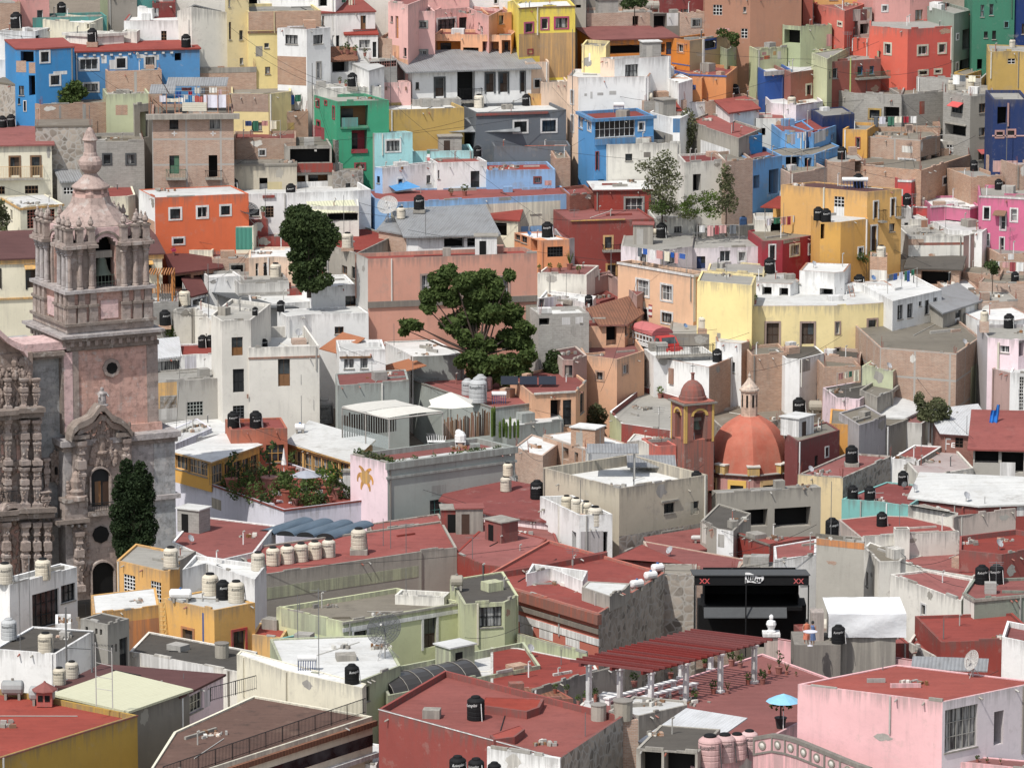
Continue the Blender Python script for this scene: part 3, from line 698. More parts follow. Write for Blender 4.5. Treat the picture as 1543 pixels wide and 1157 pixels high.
H('small brown brick house with junk below the white tower house','brick','r_dirt','180,655 325,648',770,'205,715,245,755,p:mustard',d=5)
H('rubble stone house corner with tiny square window','stonewall','r_dirt','470,1002 645,990',1115,'543,1066,572,1096,g:black',d=5)
H('crumbling grey stub wall beside the green house','stonewall','r_dirt','482,820 548,810',985,d=3,cat='wall',name='stub_wall')
H('pale aqua house with one white framed window','aqua','r_white','668,768 710,776 932,770',945,'770,808,866,888,s:white',f='conc,aqua')
H('low aqua terrace wall under the striped canopy','aqua','r_terrace','930,880 1285,876',945,d=5,par=.7)
H('mustard yellow house behind the striped canopy','mustard','r_white','797,642 1232,626',872,'1235,640,1300,700,p:aqua',d=6,dD=4)
H('slate grey house with two white framed windows','slate','r_white','1300,655 1825,638',830,'1513,697,1606,778,s:white;1675,690,1775,775,s:white;1300,655,1720,668,l:brickred',d=7)
H('slate grey terrace wall with bright orange panel','slate','r_terrace','1405,852 1850,848',905,'1585,824,1832,846,p:vermil',d=4,par=.8)
H('white house with skyblue corner and red roof edge','white','r_brick','712,972 757,978 1075,946',1140,'725,1025,742,1065,g:black',f='skyblue,white',d=6)
H('white house with tall dark door above the skyblue wall','white','r_brick','1075,948 1365,938',1145,'1270,995,1322,1108,d:dark;1075,990,1089,1040,g',d=6)
H('skyblue house with peeling paint and red roof','skyblue~','r_red','1365,992 1762,985',1120,'1633,1025,1682,1068,s:brickred;1700,1050,1740,1078,p:rose',d=6)
H('grey rubble wall house beside the slate grey terrace','brick~','r_dirt','1762,922 1850,918',1040,d=6)
T(760,0)
H('bright yellow house with magenta window frames and ochre base','yellow','r_white','85,48 205,40 412,35',450,'113,128,172,196,s:magenta;205,100,262,178,s:magenta;287,97,376,173,s:magenta;85,196,205,330,p:ochre;205,192,412,452,p:ochre;213,258,286,322,i:f_white;133,285,168,318,s:crimson',off=1,d=8,B='*,.0,.12,wood,.08')
H('yellow upper wall left of the magenta framed windows','yellow','r_white','18,12 86,14',82,d=6)
H('grey concrete house wall right of the bright yellow house','conc','r_grey','412,-20 475,-20',245,'415,30,445,48,o')
H('orange brick house with a bare block window gap','brick','r_grey','478,80 870,72',200,'745,95,780,180,o',d=6)
H('grey plaster house with sheets drying in a dark porch','taupe','r_grey','865,80 1035,75',190,'868,80,940,185,o;945,78,1010,152,p:white',d=5)
H('brown brick house with one grey shuttered window','brick~','r_grey','1030,78 1168,75',190,'1083,106,1148,162,s:grey',d=6)
H('dark maroon house at the very top edge','maroon','r_red','915,-30 1165,-35',75,d=7)
H('large brown orange house with white grille windows','brown','r_terrace','1165,-30 1430,-22 1728,-30',275,'1213,30,1266,90,i:f_white;1388,42,1406,75,g:f_white;1376,168,1414,224,i:f_white;1240,165,1310,180,p:rose',off=1,d=9)
H('peach stub house with small white grid window','peachpale','r_terrace','123,366 260,360',545,'168,456,214,516,s:white',d=6)
H('low peach wall house with white cloth on its roof','peachpale','r_white','215,482 372,475',610,d=6)
H('ochre porch house with a dark arched corner','ochre','r_white','145,548 278,545',608,'225,545,275,600,o',d=4)
H('red roofed orange porch house with dark veranda','orange','r_red','530,238 1000,222',330,'600,262,935,312,o;940,246,982,318,d:navy',rise=.8,d=8,eave=.3)
H('orange and tan house with blue framed window','orange','r_grey','970,222 1078,238 1312,205',440,'1003,250,1047,312,s:orange;1155,226,1232,290,s:cobalt;1150,230,1158,400,l:white',f='orange,tan',B='0,2.6,.12,cobalt,.03')
H('low orange house with blue trim and red roof','orange','r_red','965,402 1080,432 1290,440',470,'985,402,1035,435,s:cobalt',B='*,.0,.16,cobalt,.06',off=1,d=8)
H('small orange house front with blue window frame','orange','r_red','968,452 1148,456',530,'1058,495,1112,522,s:cobalt;1013,498,1030,522,g:cobalt',d=5)
H('pale yellow rounded wall house left of the white block','paleyel~','r_dirt','450,262 590,270',400,'490,310,500,360,p:white',d=5)
H('white upper block with one dark square window','white','r_grey','558,336 640,347 968,326',590,'702,376,778,456,g:dark',f='peachpale,white',par=.25,cap='brown')
H('wide white house with peach side and graffiti marks','white','r_white','366,440 430,452 838,446',630,'383,520,407,610,s:white;385,665,407,772,s:white;465,545,480,560,p:ltgrey;500,535,512,575,p:ltgrey;540,540,575,556,p:ltgrey;610,530,650,552,p:ltgrey',f='peachpale,white',off=1,d=6,cap='brown')
H('small white wing right of the wide white house','white','r_white','838,400 1014,486',585,d=4,off=1,par=.1)
H('blue house with glazed corner veranda and red roof','blue','r_red','430,648 522,692 868,672',1090,'432,676,456,746,g:f_white;483,700,507,767,s:white;528,880,550,992,S:crimson;528,702,760,798,g:f_white;775,706,818,764,s:white;545,1045,580,1080,o;526,800,866,835,l:blue',B='*,.0,.3,blue,.25')
H('off white lower house below the glazed blue veranda','offwhite!','r_dirt','598,842 1024,832',1110,'703,895,744,935,g:dark;810,885,850,915,p:taupe',d=3)
H('white terrace wall with blue end right of the blue house','white','r_white','845,652 980,690 1020,690',835,'978,690,1020,772,p:blue;865,775,1020,830,p:conc',off=1,d=5,par=.2)
H('bare brick wall house right of the beige tank','brick','r_dirt','812,590 1060,582',645,'812,585,920,640,p:block',d=5)
H('white ledge house with pipe railing left of the sloped white wall','white','r_white','1060,600 1175,592',655,d=5)
H('brick wall house with red roof right of the sloped white wall','brick','r_red','1172,592 1478,584',660,d=6)
H('white house with sagging red sheet roof','white','r_red','1310,662 1480,638',745,d=6,rise=.5,eave=.2)
H('red sheet roof house with stained wall by the leaning tree','plaster2','r_red','920,650 1030,648',705,rise=.6,d=5)
H('weathered concrete house with white painted ruin wall','conc!','r_red','1062,705 1362,805',935,'1140,842,1312,935,p:white',off=1,d=8,par=.2)
H('cobalt roof room with crimson narrow door','blue','r_red','1362,806 1500,782',935,'1403,836,1427,930,d:maroon',d=6,par=.1)
H('ruined white house with a tall empty doorway','offwhite!','r_redold','1048,945 1285,932',1140,'1096,1013,1142,1112,o',d=6,par=.2)
H('brown crumbling brick house beside the ruined white house','brick~','r_dirt','1285,940 1445,925',1160,d=7)
H('mossy sage wall house left of the graffiti wall','sage!','earth','1295,290 1380,250 1480,262',400,'1500,330,1530,370,o',d=5,off=1)
T(1143,0)
H('orange red house with a small yellow framed window','coral','r_red','313,20 500,66',300,'458,123,489,158,s:cream',d=8)
H('rust orange tall wall at the top beside the grey ladder','rust','r_red','258,-30 316,-30',145,d=7)
H('half ruined grey pink house with open rooms','plaster2!','r_dirt','498,62 660,52',215,'532,125,578,208,o;590,140,640,200,o;592,28,630,120,p:maroon',d=6)
H('low coral wall house left of the octagonal coral house','coral','r_grey','425,212 648,225',290,d=5)
H('dusty rose house with white balcony room on top','rose','r_terrace','680,-30 880,-30 1070,-40',150,off=1,d=8)
H('white balcony room with dark window under the top edge','white','r_white','883,-30 1062,-32',72,'925,-20,1002,20,g:dark;885,48,1060,66,l:tan',d=5,ob=20)
H('big coral red house with cream framed windows','coral2','r_grey','645,152 868,172 1134,156',520,'727,247,776,323,s:cream;920,260,987,326,s:cream;1040,248,1094,316,s:cream;926,405,988,442,s:cream;1018,398,1068,434,s:cream',f='coral,coral2',off=1,d=7,par=.15)
H('sage green house with dark open porch and graffiti nearby','sage','r_dirt','143,148 245,155 427,146',290,'150,175,242,255,o;395,200,430,270,p:rose',off=1,d=6)
H('lime retaining wall covered with white graffiti','lime~','r_dirt','168,272 300,268 402,325',395,'190,300,215,350,p:white;225,310,240,352,p:white;250,290,262,340,p:white;270,315,282,352,p:white;300,300,315,350,p:white;325,310,360,330,p:white',off=1,d=4,par=.1)
H('pale lime wall painted with orange flower graffiti','lime~','r_dirt','-8,292 166,272',388,'32,325,65,345,p:vermil;20,305,45,322,p:rose;85,300,102,322,p:gold;110,300,130,345,p:offwhite;10,335,28,350,p:rose',d=4,par=.1)
H('lime ledge house under the low coral wall','lime','r_grey','400,345 560,258 700,300',350,off=1,d=6,par=.1)
H('royal blue house with white roof slab','cobalt','r_white','38,418 190,405',540,'185,405,190,515,l:ltblue',d=7,B='*,0,.45,ltgrey,.15')
H('brick red house with white roof and slim cream framed door','terrac','r_white','188,425 395,398',600,'273,486,310,557,S:cream;385,400,398,520,l:sagegrey',d=8)
H('rust red house with planted balcony and blue windows','rust','r_grey','402,362 562,352 712,342',620,'430,398,460,458,g:f_white;575,388,607,437,g:f_ltblue;645,385,672,432,g:f_ltblue;560,418,745,455,b:f_dkgreen',off=1,d=8)
H('grey green house with tall dark balcony opening','greygreen','r_grey','1137,82 1245,58',440,'1185,170,1242,286,o;1147,193,1165,236,s:white;1145,360,1162,418,s:white;1170,345,1235,432,o',d=8)
H('tall dark green house with small blue grey windows','dkgreen','r_grey','1245,-40 1490,-40',420,'1290,30,1312,100,g:f_teal;1342,25,1366,90,g:f_teal;1425,123,1457,166,s:teal;1310,185,1332,222,g:black;1358,180,1380,230,g:black;1270,345,1300,405,o',d=9)
H('navy blue house cut by the right edge at the top','navy','r_grey','1490,-40 1640,-35',262,'1530,140,1560,200,g',d=8)
H('mustard box house with one white grille window','mustard','r_grey','1338,302 1505,300 1620,312',495,'1448,342,1492,373,i:f_white',off=1,d=7,par=.1)
H('mustard side wall running to the dark green house','mustard','r_dirt','1200,440 1340,395',490,d=3,par=.1)
H('grey block house with two dark yellow framed openings','block','r_dirt','435,522 556,542 832,552',730,'636,630,714,697,s:mustard;728,623,818,692,o',off=1,d=8,par=.5)
H('unfinished grey block terrace with rusty door leaf','block','r_dirt','828,552 1080,532',712,'935,590,965,665,p:rust',d=6,par=.2)
H('rear grey block parapet house carrying beige tanks','block','r_grey','918,448 1295,458',540,d=7,par=.8)
H('tall grey block house with two red window awnings','block','r_grey','1075,538 1232,562 1364,552',1000,'1123,603,1187,658,g:dark;1085,725,1205,792,o;1281,603,1320,657,g:wood;1281,743,1317,792,g:wood;1278,885,1320,930,g:wood;1126,594,1192,616,a:scarlet;1272,868,1336,888,a:scarlet;1085,718,1210,726,l:conc',f='block,conc',off=1,d=8)
H('navy house with pink framed windows and hanging clothes','navy','r_grey','1365,580 1570,580',1000,'1388,622,1442,722,o;1373,757,1430,806,s:rose;1438,750,1497,802,s:rose;1362,935,1505,1000,p:pink;1445,600,1455,735,l:rose',d=8,B='0,3.6,.12,pink,.05')
H('coral house slice at the right edge below the navy house','coral2','r_grey','1503,690 1640,685',950,'1525,720,1545,770,s:white;1520,860,1545,900,s:white',d=6)
H('lilac white house with brown baluster roof terrace','lilac','r_white','75,600 218,612 374,588',700,'5,570,95,605,i:f_maroon;235,575,320,608,p:maroon',off=1,d=8,par=.35)
H('white corner house with reddish ledges left of the beige tank','offwhite','r_red','-15,690 160,690',760,'10,745,40,790,o',d=5,par=.1)
H('light blue corner house with red roof above blue pillars','ltblue','r_red','128,765 265,772 322,752',910,'283,813,304,852,s:ltblue',off=1,d=7,par=.1)
H('light blue house with white patch and red roof','ltblue','r_red','320,775 472,722',900,'325,738,390,826,p:white;417,773,441,822,s:ltblue',d=7,par=.1)
H('light blue pillared porch house below the blue corner house','ltblue','r_dirt','135,908 320,900 470,850',995,'158,912,240,985,o;268,918,308,985,o;340,955,360,975,g:black',off=1,d=5,par=.1)
H('light blue house with dark doorway and broken red roof','ltblue~','r_redold','-40,935 138,905',1145,'60,985,116,1128,o;-30,1020,5,1095,o',d=7)
H('dark navy wall house behind the light blue houses','navy','r_grey','372,678 558,662',855,d=6,par=.1)
H('small orange tan house with a tall crimson window','ochre','r_grey','490,752 632,757',930,'563,797,592,866,s:crimson;525,905,548,925,g',d=6)
H('bare brick house with arched white windows','brickf','r_dirt','618,792 942,815 1058,788',970,'655,915,722,950,s:grey;810,920,917,962,s:white;833,850,895,888,p:plaster;945,910,987,960,o;1003,898,1050,950,o',off=1,d=8,par=.2)
H('brick roof parapet crowded with stored junk','brick','r_dirt','632,738 1058,742',805,d=5,par=.5)
H('brick lower house with white window frames in a row','brick','r_dirt','605,962 945,992 1232,900',1160,'1068,1018,1117,1077,s:white;1128,1003,1170,1057,s:white;1188,985,1217,1037,s:white',off=1,d=8)
H('small white roofed house beside the tall grey block house','conc2','r_white','1058,822 1178,826 1230,815',935,'1093,843,1157,897,i:f_white;1193,833,1224,892,g:f_white',off=1,d=6,par=.1)
H('scarlet stepped house with white edges','scarlet','r_red','812,1045 888,1048 925,1036',1215,'812,1100,840,1140,p:white;900,1130,915,1180,g:black',B='*,.0,.22,white,.05',off=1,d=5)
H('brick stub room carrying the black tank','brick','r_grey','400,940 480,945 615,930',1055,'560,935,600,1000,o',off=1,d=6,par=.1)
H('low brick wall house left of the brick stub room','brick','r_dirt','185,1012 400,978',1060,d=6)
H('brick rear house low at the right by the black tank','brick~','r_grey','1235,1032 1420,1025',1130,d=7)
H('plastered brick house at right edge with pink roof strip','brick','r_pinkish','1495,960 1620,955',1135,d=8)
T(0,280)
H('cream house with white roof and two lattice windows','cream','r_white','8,68 118,130 368,106',328,'158,140,212,248,i:f_terrac;263,137,318,206,i:f_terrac;60,140,72,200,g',B='*,.0,.2,gold,.08',par=.05)
H('long cream house with maroon roof and mustard eaves','cream','r_maroon','-60,432 942,395',672,'148,482,217,602,S:dark;-10,480,8,600,S:dark;828,438,884,492,o;140,458,218,476,a:gold;828,432,886,448,a:gold;-40,650,200,660,l:gold',B='0,.0,.45,gold,.15',rise=1.3,d=8,eave=.3)
H('small cream house with red parapet behind the spire','cream','r_red','628,66 745,60 787,52',195,off=1,d=7,par=.1)
H('bright vermilion house with white framed windows','vermil','r_white','806,22 900,70 1445,46',495,'978,124,1059,202,s:white;1138,114,1214,193,s:white;1274,107,1347,178,s:white;998,296,1077,346,s:white;806,185,900,290,p:brick',f='white,vermil',d=8,par=.08,push=6)
H('cream terrace house with flowers along its parapet','cream','r_terrace','998,372 1235,375',480,'1013,430,1037,475,g:f_white;1050,430,1072,470,g:f_white',d=5,par=.8)
H('house with red roof and big green shade screen','cream','r_red','1212,232 1255,238 1472,236',425,'1222,250,1240,330,g;1262,243,1466,372,p:screen',off=1,d=8,par=.1)
H('brick house with grid window below the green shade screen','brick~','r_grey','1235,425 1482,420',525,'1332,450,1424,523,s:conc',d=3,par=.1)
H('open timber porch house with maroon roof','brown','r_maroon','1000,512 1282,478',600,'1018,520,1110,595,o;1125,515,1240,595,o',rise=.9,d=5,eave=.3)
H('white box wall house below the timber porch','white','r_white','1215,532 1398,524',645,d=6,par=.2)
H('grey block terrace below the pergola left of the beige tank','block','r_white','862,682 1038,672',790,d=6,par=.5)
H('small maroon gable shed below the timber porch','white','r_maroon','1110,650 1205,625',700,'1120,655,1200,695,o',rise=1.1,d=4,eave=.1)
H('stained plaster house with stair wall and beige tank','plaster~','r_white','1008,722 1130,708 1238,790',930,off=1,d=6,par=.3)
H('long white wall house behind the striped awning','ltgrey','r_white','1390,570 1680,560',690,d=6,B='*,.9,.25,grey,.04')
H('white upper room with brown door left of the old white house','plaster','r_grey','1232,748 1290,785 1468,778',985,'1345,882,1412,985,d:f_wood',d=7)
H('small white house with skylight strip and red roof','white','metalwhite','908,1012 1052,998',1095,'912,1018,1046,1082,g:black',rise=.9,d=5,eave=.1,ob=6)
H('white box room with red roof terrace and tank','white','r_red','1050,985 1142,978 1285,978',1100,'1075,990,1140,1075,p:lavender',off=1,d=6,par=.15)
T(0,0,1)
H('old white house with wooden door and brown window ledge','plaster','r_white','375,524 481,521',628,'419,541,437,582,d:f_wood;350,594,372,600,l:brown',d=11,par=1.0,push=5,B='*,.9,.18,brown,.06')
H('old white house side block with barred windows','plaster','r_grey','318,474 334,484 378,482',640,'349,508,366,536,d:f_wood;351,556,368,591,d:dark;351,611,368,634,i:darkgrey',off=1,d=9,push=5)
T(0,570)
H('grey plaster house with yellow painted corner and grille','grey','r_grey','905,24 1330,-5',290,'910,24,1028,175,p:gold;1088,136,1180,217,i:f_sagegrey;930,100,1028,240,p:ltgrey',d=6,par=.15)
T(380,280)
H('long white terrace house with green white stairs','white','r_white','-120,52 590,30 690,22',130,'60,55,130,70,l:brickred',off=1,d=7,par=.5)
H('white porch house under a pale green canopy','offwhite','r_white','340,120 620,118',205,'440,160,620,205,o',d=5,ob=3)
H('dark red plaster house behind the dark green tree','brickred~','r_redold','-130,205 92,198',300,d=7)
H('dark red lower wall house left of the dark green tree','brickred~','r_redold','20,296 420,290',385,d=4)
H('pale peach house left of the dark green tree','peachpale','r_white','-20,420 130,412 275,418',585,'20,450,38,530,g',off=1,d=7,par=.1)
H('grey concrete box house carrying black and beige tanks','block','r_grey','-50,548 208,540',690,d=5)
H('low dark red strip house between tree and white house','brickred','r_red','205,600 345,592',650,d=4)
H('decayed grey house with leaning planks on its side','conc!','r_red','412,335 475,352 605,396',582,'428,395,442,500,g:f_white;520,465,552,515,g;578,470,598,540,g',off=1,d=12,par=.15)
H('large terracotta house with mid cornice behind the big tree','salmon','r_red','600,392 672,427 1656,390',872,'975,510,1047,650,s:stonetrim;1203,502,1307,645,s:stonetrim;1420,520,1500,650,s:stonetrim;672,655,1656,690,l:stone;1590,690,1656,1000,p:plasterold',f='ltgrey,salmon',cap='stone',d=11,par=.35)
H('white fronted house with long grey sheet roof','white','metal','905,300 965,302 1412,288',378,'1115,305,1232,360,o;1250,305,1312,356,o;1330,300,1400,338,o',off=1,rise=1.5,d=9,eave=.5)
H('brick house with grey sheet roof left of the white front','brick','metal','735,262 968,300',378,rise=.9,d=8,eave=.2)
H('low brick house with red roof below the skyblue wall','brick~','r_red','1040,186 1358,182',262,'1230,212,1295,240,g',d=7,par=.1)
H('cream carport house with red roof below the skyblue wall','cream','r_red','1355,196 1545,206',300,'1370,215,1480,295,o',rise=.6,d=6,eave=.2)
H('white house with brown wooden shutter','white','r_white','345,590 606,582',745,'542,640,608,738,d:f_wood;418,720,455,738,p:taupe',d=7,par=.15,off=1)
H('long white parapet house left of the brown shutter','white','r_white','-10,695 335,672',765,d=6,par=.2)
H('large white walled house right of the roof tanks','white','r_white','200,760 345,745 676,738',925,off=1,d=4,par=.1)
H('white house with twin windows and curved parapet','white','r_white','505,962 775,958',1145,'533,1005,593,1063,g:f_white;628,1000,673,1062,g:f_white;508,990,695,1000,l:wood',d=6,par=.2)
H('grey green house with broad white roof under the big tree','sagegrey','r_white','765,905 935,992 1232,980',1115,f='white,sagegrey',cap='white',par=.1,push=6)
T(760,280)
H('brick red house with grid window and railed terrace','brickred','r_white','525,32 852,28',192,'693,62,814,172,s:sagegrey;525,140,868,190,b:black',d=6,eave=.2,edge='maroon',par=0)
H('dark brick wing with pale band left of the grid window','redbrick','r_red','380,58 525,42',198,'385,122,525,138,p:terrac',d=6)
H('tall brick red house with yellow framed doors','brickred','r_red','378,206 870,192',490,'573,287,634,372,s:gold;588,450,657,565,S:gold;568,340,672,378,b:black;385,196,700,202,l:gold',d=8,par=.1)
H('skyblue rendered wall house with peeling cream base','skyblue','r_red','-760,72 -660,98 382,48',260,'-660,110,325,250,p:cream;150,150,212,163,g:black;-30,62,40,85,p:sagegrey',off=1,d=6,par=.15,push=6)
H('weathered white house with one small dark window','offwhite!','r_grey','873,192 1108,178',278,'986,237,1030,272,g:dark',d=6,par=.1)
H('low grey concrete house with the blue tank','conc~','r_grey','1148,250 1502,228',305,d=8,par=.1)
H('bright orange house with barred window and tank','orange2','r_white','58,272 205,318 378,312',485,'63,285,92,316,g;98,290,132,332,g;153,312,192,385,o;250,354,340,413,i:dark;198,335,212,450,g',d=6,par=.1)
H('plain lilac grey plaster wall right of the orange house','lilacgrey','r_redold','330,302 376,308 536,286',478,off=1,d=6,par=.1)
H('white plastered house below the orange house flower pots','offwhite','r_terrace','192,508 478,518',655,d=6,par=.1)
H('small mauve wall house with faded red roof','mauve','r_redold','478,518 618,500',615,d=6,par=.1)
H('white terrace stair house behind the grey openings','white','r_white','200,655 330,640 495,690',745,'205,655,232,735,o;235,650,285,730,p:lavender',off=1,d=5,par=.2)
H('grey masonry house with three low openings','block','r_white','198,748 492,738',975,'200,770,262,810,o;335,765,382,808,p:white;413,762,457,802,p:white;440,765,452,795,g',d=4,par=.3)
H('peach corner house with white framed windows and shop signs','peach2','r_dark','660,442 1100,518 1182,505',805,'763,538,846,648,s:white;906,568,982,676,s:white;908,728,982,806,s:white;780,703,840,790,S:white;1095,520,1112,790,p:white',f='peach2,peach3',B='*,.0,.22,white,.08',par=.3)
H('lilac upper house with flat grey roof and antennas','lilac','r_grey','678,348 905,378 1092,352',490,'780,385,834,457,s:white;936,390,997,462,s:lilacgrey',off=1,d=8,par=.05,cap='conc')
H('lilac rear wing with curtained windows','lilac','r_grey','1092,362 1180,362 1500,352',490,'1118,410,1168,482,d:f_navy;1253,378,1314,442,g:f_white;1353,375,1410,446,s:white',off=1,d=7,par=.05,cap='conc')
H('tall plain yellow house behind the white penthouse','paleyel','r_grey','1120,552 1440,580',970,d=6,par=.15)
H('pale yellow shed with flat roof behind the yellow house','paleyel','r_grey','1180,490 1510,512',550,'1448,518,1500,545,o',d=6,par=.1)
H('red roofed street house above the brown tile roof','brickred','r_red','478,800 560,795 780,715',815,off=1,d=11,par=.05)
H('grey street wall house with railing above the red roof','mauve','r_terrace','480,545 615,512 770,640',700,off=1,d=5,par=.05)
H('peach tower room under the brown tile roof','peach3','tile','474,818 565,818',960,d=5,par=.1)
H('peach room with dark doorway and tile roof','peach3','tile','565,815 700,812 792,748',955,'592,815,652,928,o;690,815,715,870,g;728,790,770,860,g',off=1,rise=.9,d=4,eave=.35,edge='terrac')
H('peach corner house with lattice roof balustrade','peach3','r_terrace','468,985 655,1008 814,958',1235,'528,1072,582,1137,s:peach3;683,1030,722,1100,s:peach3',off=1,d=7,par=.6)
H('small dusty pink house with garage door beside the tree','plaster2','r_maroon','338,1010 400,1012 480,985',1160,'350,1042,405,1150,d:taupe',f='mauve,mauve',off=1,d=5,par=.1)
H('grey fence sided house with flat roof right of the truck','taupe','r_grey','958,860 1358,864',935,d=8,par=.1)
H('white roof terrace with iron railing below the fence sided house','white','r_white','868,988 1215,975',1000,'880,925,1210,985,b:black',d=4,par=.1)
H('white house with brick flank and small barred windows','white','r_white','1235,905 1378,918 1424,905',1090,'1315,1025,1340,1085,g',f='white,brick',off=1,d=7,par=.15,cap='brown')
H('white house with grey roof and black tank on the brick corner','white','r_white','860,990 1190,1055 1325,998',1190,'960,1060,985,1150,l:brown',f='white,brick',par=.15,cap='brown')
T(1143,280)
H('big ochre house with dark red roof and white balcony doors','ochre','r_maroon','130,-5 632,37 832,18',405,'440,63,498,124,i:f_white;438,122,498,180,p:white;664,85,699,194,S:white;764,68,798,180,S:white;693,140,722,208,b:black;795,120,828,184,b:black;760,220,792,267,g:black;648,225,692,388,S:white;378,10,386,130,l:cream',f='ochre,gold',par=.1)
H('ochre lower wing with white roof','ochre','r_white','358,215 478,212 640,192',475,'575,352,612,420,s:white;360,222,384,310,o',off=1,d=5,par=.05,f='gold,ochre')
H('ochre side strip left of the big ochre house','ochre','r_white','85,90 135,92',180,d=5)
H('white roof terrace house with scarlet canopy and brick posts','offwhite','r_white','-20,200 440,200',300,'70,195,130,285,o;145,198,225,285,o;300,200,345,275,o;128,195,145,280,p:rust;225,195,245,280,p:rust',d=5,dD=3)
H('crimson house with white framed windows and concrete balcony','crimson','r_dirt','22,322 140,318 355,282',470,'57,338,102,432,s:white;180,335,240,412,s:cream;287,332,332,402,s:white;145,305,240,330,p:conc',off=1,d=7,par=.15)
H('hot pink house with white framed windows','hotpink','r_grey','1283,58 1400,62 1620,75',420,'1302,118,1350,201,s:white;1460,128,1510,214,s:white;1386,155,1442,262,s:white;1373,143,1444,166,a:f_wood;1317,275,1346,356,s:white;1384,295,1432,412,s:white',off=1,d=8,par=.3,B='*,.0,.18,white,.05')
H('low scarlet wall house below the stepped scarlet house','scarlet','r_red','892,118 1002,122',200,'895,175,975,200,a:f_taupe',B='*,.0,.14,white,.05',d=6)
H('hot pink terrace house with white borders and dark carport','hotpink','r_white','1002,118 1080,112 1230,128 1282,115',265,'1085,203,1228,262,o;1238,205,1258,255,o',B='*,.0,.18,white,.05;*,1.55,.14,white,.05',off=1,d=7,par=.2)
H('grey pillar house between ochre house and white plaster wall','ltgrey','r_grey','830,135 890,132',390,'848,215,870,230,g:black;838,350,850,372,g:black',d=5)
H('weathered white house with exposed brick and mauve flank','offwhite!','r_grey','872,295 1192,292 1316,272',495,'870,310,960,345,p:brick;930,330,1195,345,p:terrac',f='offwhite!,mauve',off=1,d=7,par=.25)
H('white gabled shed behind the weathered white house','white','r_white','980,190 1102,255 1300,270',300,off=1,d=4,par=.1)
H('small white shed with dark roof below the low scarlet wall','offwhite','r_white','890,195 982,192',285,'945,200,985,260,p:brown',d=5,par=.1)
H('cream low house with dusty roof and brick pillar','cream','r_dirt','762,428 1192,440',505,'780,448,804,492,g;1100,440,1170,485,p:conc2',d=8,par=.08)
H('brick pillar house carrying the beige dome lidded tank','brick','r_grey','648,412 748,418',580,'648,490,745,575,p:plaster',d=3,par=.1,ob=-4)
H('ramshackle brick shed with rusty sheet roof','brick~','r_dark','862,482 1168,490',585,'945,498,1118,578,o;730,500,850,570,o',rise=.4,d=5,eave=.3)
H('long brick wall house beside the ramshackle shed','brick','r_dirt','1185,500 1402,530',565,d=6,par=.1)
H('brick house with window and draped cloth at right','brick','r_grey','1398,398 1620,392',535,'1438,494,1514,530,s:plaster;1450,385,1485,430,p:white',d=6,par=.2)
H('grey ruined stub with white plaster at the right edge','plaster!','r_dirt','1408,302 1480,310 1600,300',400,'1482,290,1530,350,p:white',off=1,d=5,par=.2)
H('brick row house below the ramshackle shed','brick','r_dirt','1282,560 1620,572',655,'1310,622,1365,650,g',d=6,par=.1)
H('brick porch house with grey concrete roof slab','brick','r_grey','1278,682 1508,668',760,d=7,par=.05,cap='conc')
H('shed with grey sheet roof and white doors','conc','metal','1072,742 1285,672',860,'1143,725,1178,806,d:f_white;1203,700,1255,795,p:white;1100,800,1280,865,p:paleyel',rise=.6,d=6,eave=.3)
H('low white roofed house beside the white wing','brick','r_white','1098,612 1282,600',665,d=6,par=.1)
H('yellow curved house with stone framed balcony doors','paleyel','r_white','-117,700 440,698 585,690 700,682 782,672',985,'34,786,129,930,S:stonetrim;239,787,333,930,S:stonetrim;409,787,478,867,s:stonetrim;627,768,699,915,S:stonetrim;34,935,129,985,s:stonetrim;239,935,333,985,s:stonetrim;409,938,478,990,s:stonetrim;627,920,696,1016,s:stonetrim',d=9,par=.12,cap='brown',push=5)
H('white penthouse with square openings on the yellow house','white','r_grey','-30,562 185,572 245,552',695,'20,588,76,692,o;120,594,172,690,o',off=1,d=5,par=.05,cap='brown',bot=3.2)
H('white stair tower on the curved yellow house','white','r_white','238,492 442,506 500,500',698,'355,598,434,692,o',off=1,d=5,par=.1,cap='brown',bot=4.6)
H('white parapet room with ladder on the yellow house','white','r_white','446,590 545,560 780,580',690,off=1,d=3,par=.05,cap='brown',bot=3)
H('white apartment wing with dark windows in two rows','white','r_white','780,670 1065,605',915,'807,693,839,777,g:dark;864,685,896,767,g:dark;966,665,991,747,g:dark;1015,650,1039,737,g:dark;807,865,839,917,g:dark;864,853,894,907,g:dark;964,838,988,887,g:dark;1014,823,1037,882,g:dark;929,845,946,872,g:dark;932,672,948,700,g:dark',d=10,par=.12)
H('brick house with huge dusty roof and lime painted corner','brickf','r_dirt','706,940 1150,975 1290,880',1340,'1232,1012,1362,1400,p:lime',off=1,d=13,par=.25)
H('lime painted small house with white roof and brick flank','limeold~','r_white','600,1048 782,1080 858,1032',1240,f='limeold~,brick~',par=.08)
H('lilac white house with small grid window and corner pipe','lilacgrey','r_grey','1332,882 1512,898 1640,880',1330,'1403,930,1457,970,g:f_white;1388,910,1398,1350,l:cream;1512,900,1545,990,o',f='magwhite,magwhite',off=1,d=7,par=.3)
H('white house with brown capped roof at the right edge','white','r_white','1268,778 1480,785 1600,765',865,off=1,d=7,par=.1,cap='brown')
H('white cylinder walled house with iron ladder at right edge','white','r_white','1462,1085 1620,1090',1375,'1515,1110,1540,1370,i:f_grey',d=6,par=.1)
H('mauve brick flank below the lilac white house','mauve','r_white','1358,1062 1466,1090',1360,d=5,par=.1,ob=-3)
